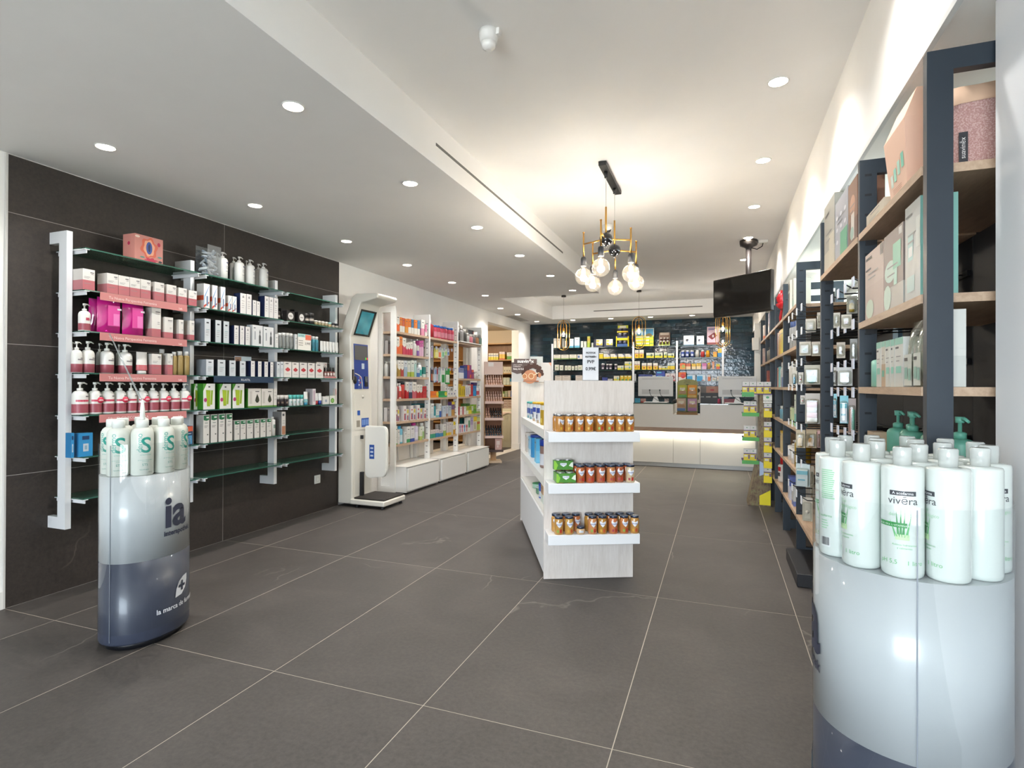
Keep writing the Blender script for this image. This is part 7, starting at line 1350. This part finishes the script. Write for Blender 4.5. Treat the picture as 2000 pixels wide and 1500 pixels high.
fab = bx('grey rabbit-print', '#aeb0b8', '#aeb0b8', .5, dec=[[ell(.2 + .3 * (k % 3), .12 + .2 * (k // 3), .06, .03), '#dcdde2'] for k in range(12)], depth=.12)
put(fab, (XRF + .26, 2.43, RZ[0] + .0006), -math.pi / 2, .22, .24, 'grey rabbit-print carton behind peach box, top navy board', d=.12)
cb_ = bx('cream slatted', '#cfc4b0', None, .5)
put(cb_, (XRF + .012, 2.42, RZ[0] + .0006), -math.pi / 2, .25, .055, 'cream slatted flat carton beside peach box, top navy board', d=.16)
sue = bx('pale pink speckled', '#c4b0a6', '#c0aaa0', .5, dec=((.05, .4, .9, .94, '#3a3636'), (.05, .35, .74, .77, '#3a3636'), [ell(.28, .16, .22, .14), '#c4d4c0'], (.84, .99, .84, .99, '#6a6462')), depth=.22)
sue2 = bx('mint window', '#8a7a74', '#b8b4ac', .3, dec=([ell(.35, .5, .3, .14), '#b9d6c8'], (.5, .9, .5, .82, '#7fc4a8'), [ell(.2, .18, .2, .16), '#c4dccc'], (.8, .96, .88, .97, '#d9d4ce'), (.55, .72, .3, .5, '#a8d4c4')), depth=.22)
sue3 = bx('pale grey speckled', '#b9beba', '#b9beba', .5, dec=((.2, .55, .42, .7, '#a8d0cc'), (.25, .5, .46, .56, '#dfe4e0'), (.15, .65, .1, .26, '#b4d0cc'), (.75, 1., .52, .82, '#c9cfca'), (.05, .5, .88, .9, '#55585a')), depth=.24, s='#8fc8bc')
rrow([(sue, 390, 497, 862), (sue2, 500, 612, 750)], 1, 0, R3, d=.09)
put(sue3, (XRF + .012, 1.985, 1.5286), -math.pi / 2, .14, .295, 'pale grey speckled carton with mint sides behind first navy upright', d=.09)
sm = bx('mint-topped white', '#dcdcd4', '#cfd0c8', .4, dec=((0, 1, .86, 1, MINT), (.15, .8, .28, .42, '#8fd0bc'), (.1, .5, .78, .82, '#3a3a3c')), depth=.14)
sb_ = bx('brown mint-topped', '#d8d2c4', '#c0a484', .5, dec=((0, 1, .88, 1, MINT), (.2, .8, .22, .36, '#6fb8a0')), depth=.14)
bagm = clear_mat('cellophane', '#f2f4ea', .8, .06, .12, '#e0e2d8')
style('cellobag', pouch, 'cellophane_bag', 'clear gift bag with printed card', 'gift bag', .10, m_=bagm, dec=((.04, .96, .02, .5, '#cfd2c8'), (.1, .5, .4, .45, '#3a3a3c'), (.15, .5, .12, .3, '#8fb8a8'), (.6, .9, .1, .28, '#8fb8a8')))
rrow([(bt('mint lotion bottle', MINT, MINT, capr=.5, caph=.22, sh=.1), 366, 412, 235), (sm, 414, 438, 188), (sb_, 440, 460, 182), (sm, 462, 488, 178), (sm, 490, 510, 172), (sm, 512, 556, 162), ('cellobag', 562, 608, 80, .05), ('cellobag', 612, 655, 62, .05)], 2, 0, R27, d=.10)
put(sm, (XRF + .03, 1.90, RZ[2] + .0006), -math.pi / 2, .06, .215, 'mint-topped white carton just behind the first navy upright', d=.075)
# mint pump bottles behind the right stand
mp = bt('mint pump bottle', MINTD, MINTD, capr=.42, caph=.3, sh=.12, pump=1)
for k, (y, x) in enumerate(((2.44, .06), (2.36, .08), (2.27, .06), (2.17, .09), (2.08, .07), (1.99, .10), (1.92, .19), (1.95, .31), (2.05, .25))):
    put(mp, (XRF + x, y, RZ[3] + .0006), -math.pi / 2 + .3, .072, .215 if k < 6 else .20, 'mint pump bottle, %s from far end, fourth navy board' % ORD[k], 'mint pump bottles on the navy shelving')
kb_ = bx('kraft baby-care', '#c4a88a', '#bfa282', .5, dec=((.1, .4, .74, .8, '#3a3634'), (.3, .6, .3, .6, '#a88a6c')))
for k, (y, h_) in enumerate(((2.52, .13),)): put(kb_, (XRF + .02, y, RZ[3] + .0006), -math.pi / 2, .09, .13, 'kraft paper baby carton beside mint pump bottles', d=.05)
# second bay: fabric boxes above
bab = bx('photo baby', '#8a6450', '#6a4a3c', .4, dec=([ell(.5, .62, .3, .16), '#c49478'], (.35, .7, .1, .5, '#d8d0c8'), [ell(.45, .2, .2, .1), '#9ab8b0']), depth=.10)
bsk = bx('rabbit-print with mint tin', '#a9abb4', '#a9abb4', .5, dec=[[ell(.18 + .32 * (k % 3), .32 + .2 * (k // 3), .07, .035), '#dcdde2'] for k in range(9)] + [(.45, .98, .02, .42, '#5aa884')], depth=.12)
gbx = bx('clear grey gift', '#a4a298', '#c4beac', .3, dec=((.5, .95, .02, .5, '#c8c2b0'), (.1, .5, .82, .86, '#4a4a48')), depth=.1)
rrow([(gbx, 150, 210, 580), (bsk, 214, 288, 548), (bab, 290, 343, 460)], 0, 1, R3)
# hooks with hanging goods, second and third bay
HK = mat('#101114', .4); TAGM = mat('#d2d6e2', .5); TAGW = mat('#e4e6ea', .45)
def hooks(ys, z, tagm, ln=.44):
    t = MB().box(-.012, 0, -.05, ys[-1] - ys[0] + .05, -.01, .012, HK).build('hook_bar', rs, (.392, ys[0] - RY[0], z))
    for y in ys:
        q = MB(); q.tube([(-.01, y - ys[0], 0), (-ln, y - ys[0], -.006), (-ln - .03, y - ys[0], .012)], .0035, HK, 6); q.build('hook', t); MB().box(-ln - .034, -ln - .030, y - ys[0] - .02, y - ys[0] + .02, -.026, .018, tagm).build('price_tag', t)
CEL = clear_mat('blister_plastic', '#f4f5f2', .1, .12, .06, '#d6d2c8')
def hpack(y, z, w, h, x, desc, label, c, inner, d=.05):
    """clear blister with a backing card and the thing inside, hung on a hook"""
    t = thing('hanging_pack', label, 'pack', (x, y, z), -.22)
    MB().box(-w / 2, w / 2, d, d + .0015, 0, h, mat(c, .5)).build('backing_card', t); MB().rbox(-w * .46, w * .46, .002, d, .006, h * .82, CEL, .01, 2).build('blister', t)
    if inner == 'ball': q = MB(); r_ = w * .30; q.lathe([(max(.001, r_ * math.sin(a)), r_ - r_ * math.cos(a)) for a in [k * math.pi / 12 for k in range(13)]] , mat(desc, .4), 18, (0, d / 2, h * .06), sy=min(1, d * .44 / r_), cap=False); q.lathe([(r_ * .34, 0), (r_ * .36, h * .14), (r_ * .2, h * .18)], mat('#e8e8e4', .4), 12, (0, d / 2, h * .06 + 1.9 * r_), sy=min(1, d * .44 / r_)); q.build('soother_case', t)
    elif inner == 'stack':
        for k in range(4): MB().lathe([(w * .36, 0), (w * .36, h * .17)], mat(('#d8d2c4', '#d8929a')[k % 2], .4), 20, (0, d / 2, h * .03 + k * h * .172), sy=min(1, d * .46 / (w * .36))).build('milk_tier', t)
        MB().lathe([(w * .36, 0), (w * .28, h * .1)], CEL, 18, (0, d / 2, h * .03 + 4 * h * .172), sy=min(1, d * .46 / (w * .36))).build('milk_lid', t)
    elif inner == 'box': MB().box(-w * .38, w * .38, .006, d - .004, h * .05, h * .74, mat(desc, .5)).build('inner_box', t); MB().box(-w * .38, w * .38, .0044, .0058, h * .56, h * .72, mat('#5ab0c4', .5)).build('band_print', t); MB().box(-w * .3, w * .2, .0044, .0058, h * .3, h * .36, mat('#4aa0b8', .5)).build('band_print', t)
    elif inner == 'spoon':
        for sx, c_ in ((-.18, '#c08a7c'), (.16, '#6fb8a4')): q = MB(); q.tube([(sx * w, d * .5, h * .08), (sx * w * 1.1, d * .5, h * .4), (sx * w * .8, d * .5, h * .7)], [.008, .005, .007], mat(c_, .4), 8); q.build('spoon', t)
    elif inner == 'bottle': q = MB(); q.lathe([(w * .24, 0), (w * .25, h * .4), (w * .1, h * .52)], mat(desc, .3), 14, (0, d / 2, h * .06), sy=min(1, d * .45 / (w * .25))); q.lathe([(w * .11, h * .52), (w * .10, h * .66)], mat('#b9bcb8', .4), 10, (0, d / 2, h * .06), sy=min(1, d * .45 / (w * .25))); q.build('small_bottle', t)
    else:
        q = MB(); r_ = w * .2; q.lathe([(r_, 0), (r_ * .9, .006), (r_ * .4, .014), (r_ * .35, .03)], mat(desc, .4), 14); q.xf(Matrix.Translation((0, d * .7, h * .4)) @ Matrix.Rotation(math.pi / 2, 4, 'X')); q.build('soother', t)
    return t
def hrow(items):
    """items: (left, right, top, bottom, zoom, distance y, backing colour, inner kind, inner colour, words)"""
    for a, b, t0, t1, zm, y, c, inner, desc, words in items:
        A = at(zm[0] + a / zm[2], zm[1] + t1 / zm[2], y=y); B = at(zm[0] + b / zm[2], zm[1] + t0 / zm[2], y=y); hpack(y, A.z, B.x - A.x - .003, B.z - A.z, (A.x + B.x) / 2, desc, words, c, inner)
H3 = [3.66, 3.88, 4.10, 4.30]
for k, py in enumerate((606, 650, 708, 755, 831, 897, 965)): hooks(H3, at(1580, py, y=3.85).z, TAGW)
H2 = [2.72, 2.88, 3.04, 3.20]
for py in (563, 640, 712, 764, 842): hooks(H2, at(1650, py, y=2.9).z, TAGM, .36)
BG_ = '#cfc8ba'
hrow([(310, 470, 905, 1110, R75, 4.00, BG_, 'soother', '#d0c0b0', 'beige blister pack, top hooks left, third navy bay'), (480, 545, 810, 1050, R75, 3.98, '#c8c0b4', 'soother', '#c8b0a8', 'beige blister pack, top hooks right, third navy bay'),
         (218, 395, 1245, 1455, R75, 4.20, BG_, 'soother', '#8fb4a0', 'blister pack with green soother, third navy bay'), (398, 545, 1245, 1460, R75, 4.24, '#c4bcb0', 'soother', '#b88a80', 'blister pack with rose soother, third navy bay'),
         (305, 560, 175, 480, R79, 3.85, '#c9c4b4', 'ball', '#8fd0c0', 'blister pack with round mint soother case'), (120, 205, 270, 490, R79, 4.11, '#cfcabc', 'bottle', '#3a9ac0', 'small blister with blue toothbrush, third navy bay'), (210, 300, 290, 480, R79, 3.72, '#c8c0b4', 'soother', '#c0342c', 'small blister with red soother, third navy bay'),
         (320, 558, 620, 1090, R79, 3.98, '#c8c4bc', 'stack', '#d8929a', 'clear pack with pink and cream stacked milk containers'), (245, 325, 650, 790, R79, 4.24, '#cfcac4', 'soother', '#c84a4a', 'tiny blister with red teether, third navy bay'),
         (175, 330, 1190, 1465, R79, 3.85, '#c9b898', 'bottle', '#c09a54', 'clear pack of amber vials, left, third navy bay'), (335, 505, 1190, 1465, R79, 4.11, '#c9b898', 'bottle', '#b88a4a', 'clear pack of amber vials, right, third navy bay'), (508, 575, 1200, 1465, R79, 3.72, '#c49a94', 'bottle', '#c08a84', 'clear pack of rose vials, third navy bay'),
         (360, 505, 240, 458, R5, 3.98, '#c8d4d4', 'box', '#c9d4d8', 'blister pack with pale blue carton, lower third navy bay'), (505, 545, 260, 560, R5, 4.24, '#c4bcac', 'soother', '#d0c8b8', 'beige blister pack beside pale blue carton'), (425, 530, 575, 800, R5, 3.85, '#c9c0b0', 'soother', '#c8c0b4', 'clear pack with woven brush, lowest hooks')])
hrow([(720, 830, 810, 1040, R75, 3.02, '#c4bcac', 'soother', '#d8d4cc', 'beige blister pack, upper left, second navy bay'), (835, 1000, 835, 1050, R75, 2.80, '#c0b8a8', 'soother', '#b88a80', 'beige blister pack with brown soother, second navy bay'), (915, 1085, 560, 830, R75, 3.02, '#b9b4a4', 'bottle', '#c8a83a', 'clear pack with yellow print, highest, second navy bay'),
         (765, 905, 1250, 1490, R75, 2.80, '#a89c8c', 'soother', '#8a7a6c', 'dark beige blister pack, middle of second navy bay'), (965, 1085, 1200, 1520, R75, 3.02, '#b4b4b0', 'bottle', '#c4c8c4', 'clear bottle pack, right side of second navy bay'),
         (820, 1065, 210, 500, R79, 2.80, '#b9b8b4', 'ball', '#e6e6e2', 'blister pack with round white soother case'), (760, 815, 210, 500, R79, 3.02, '#b9b4ac', 'ball', '#dcdcd8', 'half-hidden blister with white soother case'),
         (857, 1000, 655, 1090, R79, 2.80, '#7fc0cc', 'box', '#d2dae4', 'blue and white thermometer pack, second navy bay'), (760, 825, 625, 1000, R79, 3.02, '#8fc8d0', 'box', '#cfd8e0', 'half-hidden blue thermometer pack, second navy bay'), (985, 1120, 700, 1260, R79, 2.80, '#b0a09a', 'spoon', '', 'clear pack with rose and mint spoons')])
# small silver brushes at the foot of the third bay and goods on farther bays
wp_ = bx('white', '#d4d2c8', '#c8c6bc', .5)
rrow([(bx('window gift', '#d0ccc0', None, .5, dec=((.1, .9, .1, .9, '#4a4a48'), (.45, .55, .0, 1, '#d0ccc0'), (0, 1, .62, .7, '#d0ccc0'))), 60, 108, 370), (bx('white mint-print', '#d2d4ca', None, .5, dec=([ell(.6, .2, .35, .15), '#a8cbbc'],)), 112, 166, 342), ], 0, 3, R75, d=.12)
row([(bx('white window', '#c8c8c4', None, .5), 455, 328, 225)], RZ[0], 'seen through frame, fourth navy bay', R75, XRF, setback=.12, d=.1, lim=(4.62, 5.4)) if 0 else None
cl_ = bt('clear bottle with blue cap', '#a8acb0', '#5f7ab8', capr=.8, caph=.2, sh=.06)
rrow([(cl_, 72, 106, 965), (cl_, 110, 145, 960), (cl_, 148, 185, 940)], 1, 3, R75)
wpb = bt('white pump bottle with blue dot', '#dcdcd6', '#dcdcd6', capr=.4, caph=.22, sh=.1, pump=1)
rrow([(wpb, 62, 112, 90), (wpb, 116, 158, 25), (wpb, 162, 200, 15)], 2, 3, R79, maxh=.24)
rrow([(bx('green leaf-print', '#c0cc9c', '#8fae6a', .3), 72, 165, 840), (bx('slim aqua', '#cfd8cc', '#6fb8ac', .4), 168, 192, 640)], 3, 3, R79, d=.08)
rrow([(bt('white pump dispenser', '#dcdad4', '#dcdad4', capr=.4, caph=.24, sh=.08, pump=1), 470, 515, 620), (bt('white pump dispenser', '#dcdad4', '#dcdad4', capr=.4, caph=.24, sh=.08, pump=1), 517, 555, 640), (bt('amber oil bottle', '#a88a1c', '#c8a82a', capr=.6, caph=.15), 557, 590, 520)], 4, 3, R62b, maxh=.23)
rrow([(bx('blue wrapped', '#5a6ab0', '#c8ccd8', .6), 480, 528, 1060), (bx('white wrapped', '#cfd0cc', '#6a7ab4', .25), 530, 572, 1180)], 5, 3, R62b, d=.12)
# fifth bay
t = thing('ribbon_gift', 'pale green gift with red ribbon bow on top board, fifth navy bay', 'gift', (XRF + .05, 6.05, RZ[0] + .0006), -math.pi / 2); MB().box(-.10, .10, 0, .12, 0, .14, mat('#c8d8c4', .6)).build('box', t)
RB = mat('#c01e28', .35)
for k, (a, ln) in enumerate(((.5, .13), (1.2, .16), (1.75, .2), (2.4, .14))): q = MB(); q.tube([(.02, -.01, .14), (.02 + .5 * ln * math.cos(a), -.03, .14 + .6 * ln * math.sin(a)), (.02 + ln * math.cos(a), -.01, .14 + ln * math.sin(a))], [.008, .03, .012], RB, 6); q.build('bow_loop', t)
q = MB(); q.tube([(.02, -.012, .14), (.0, -.02, .07), (-.03, -.02, .03)], [.01, .014, .008], RB, 6); q.build('ribbon_tail', t)
yo = [bx('maroon book-like', '#8a3a44', None, .5), bx('cream book-like', '#c8b89a', None, .5), bx('amber yellow', '#d89a1c', '#e0a82a', .5), bx('golden yellow', '#e0b41c', '#e8c42a', .5), bx('lemon yellow', '#dcc81c', '#e0d03a', .5)]
rrow([(yo[0], 361, 370, 690), (yo[1], 371, 382, 690), (yo[2], 384, 398, 665), (yo[3], 399, 412, 650), (yo[4], 414, 431, 640)], 1, 4, R62, d=.12)
rrow([(bx('coral slim', '#c8705c', None, .5), 363, 372, 1115), (bx('aqua slim', '#7fc0bc', None, .5), 374, 390, 1105), (bt('white lotion bottle', '#d6d8d0', '#d6d8d0', capr=.4, caph=.2, pump=1), 392, 410, 1050), (bx('white blue-print', '#cfd4d6', '#5a7ab0', .4), 412, 430, 1050)], 2, 4, R62, d=.08)
rrow([(bt('clear blue bottle white cap', '#6fa8c0', '#d8dcda', capr=.8, caph=.25), 382, 405, 205), (bt('clear blue bottle white cap', '#6fa8c0', '#d8dcda', capr=.8, caph=.25), 407, 430, 205)], 3, 4, R62b)
rrow([(bx('golden lidded', '#d0a81c', '#c8b07a', .9), 385, 428, 508)], 4, 4, R62b, d=.08)
style('redspray', bottle, 'spray_bottle', 'red and white bottle with red trigger', 'bottle', c='#dcd6d0', cap='#b8141c', capr=.6, caph=.32, sh=.12, bands=((.02, .08, '#b8141c'),), dec=((-50, 50, .42, .58, '#b8141c'), (-40, 40, .22, .36, '#3a3a3c')))
rrow([('redspray', 338, 412, 812)], 5, 4, R62b)
# sixth and seventh bays, partly hidden
rrow([(bx('lilac and grey', '#b0a4b4', '#8f8a8c', .5), 240, 275, 450)], 0, 6, R62, d=.12)
rrow([(bt('silver vial', '#8f8c84', '#3a3838', capr=.6), 222, 246, 870), (bt('silver vial', '#8f8c84', '#3a3838', capr=.6), 250, 272, 850)], 1, 6, R62)
rrow([(bx('orange-print white', '#d4bfb0', '#d86a3a', .3), 175, 212, 600)], 0, 7, R62, d=.1); rrow([(bx('pale rose', '#cdb4a8', '#c4a498', .5), 163, 214, 880)], 1, 7, R62, d=.1)
rrow([(bx('brick red', '#a84a30', '#b85a3a', .5), 165, 195, 1160)], 2, 6, R62, d=.1, maxh=.2)
put('micellar', (XRF + .03, 6.55, RZ[2] + .0006), -math.pi / 2, .08, .22, 'clear bottle with wooden collar above cardboard display')
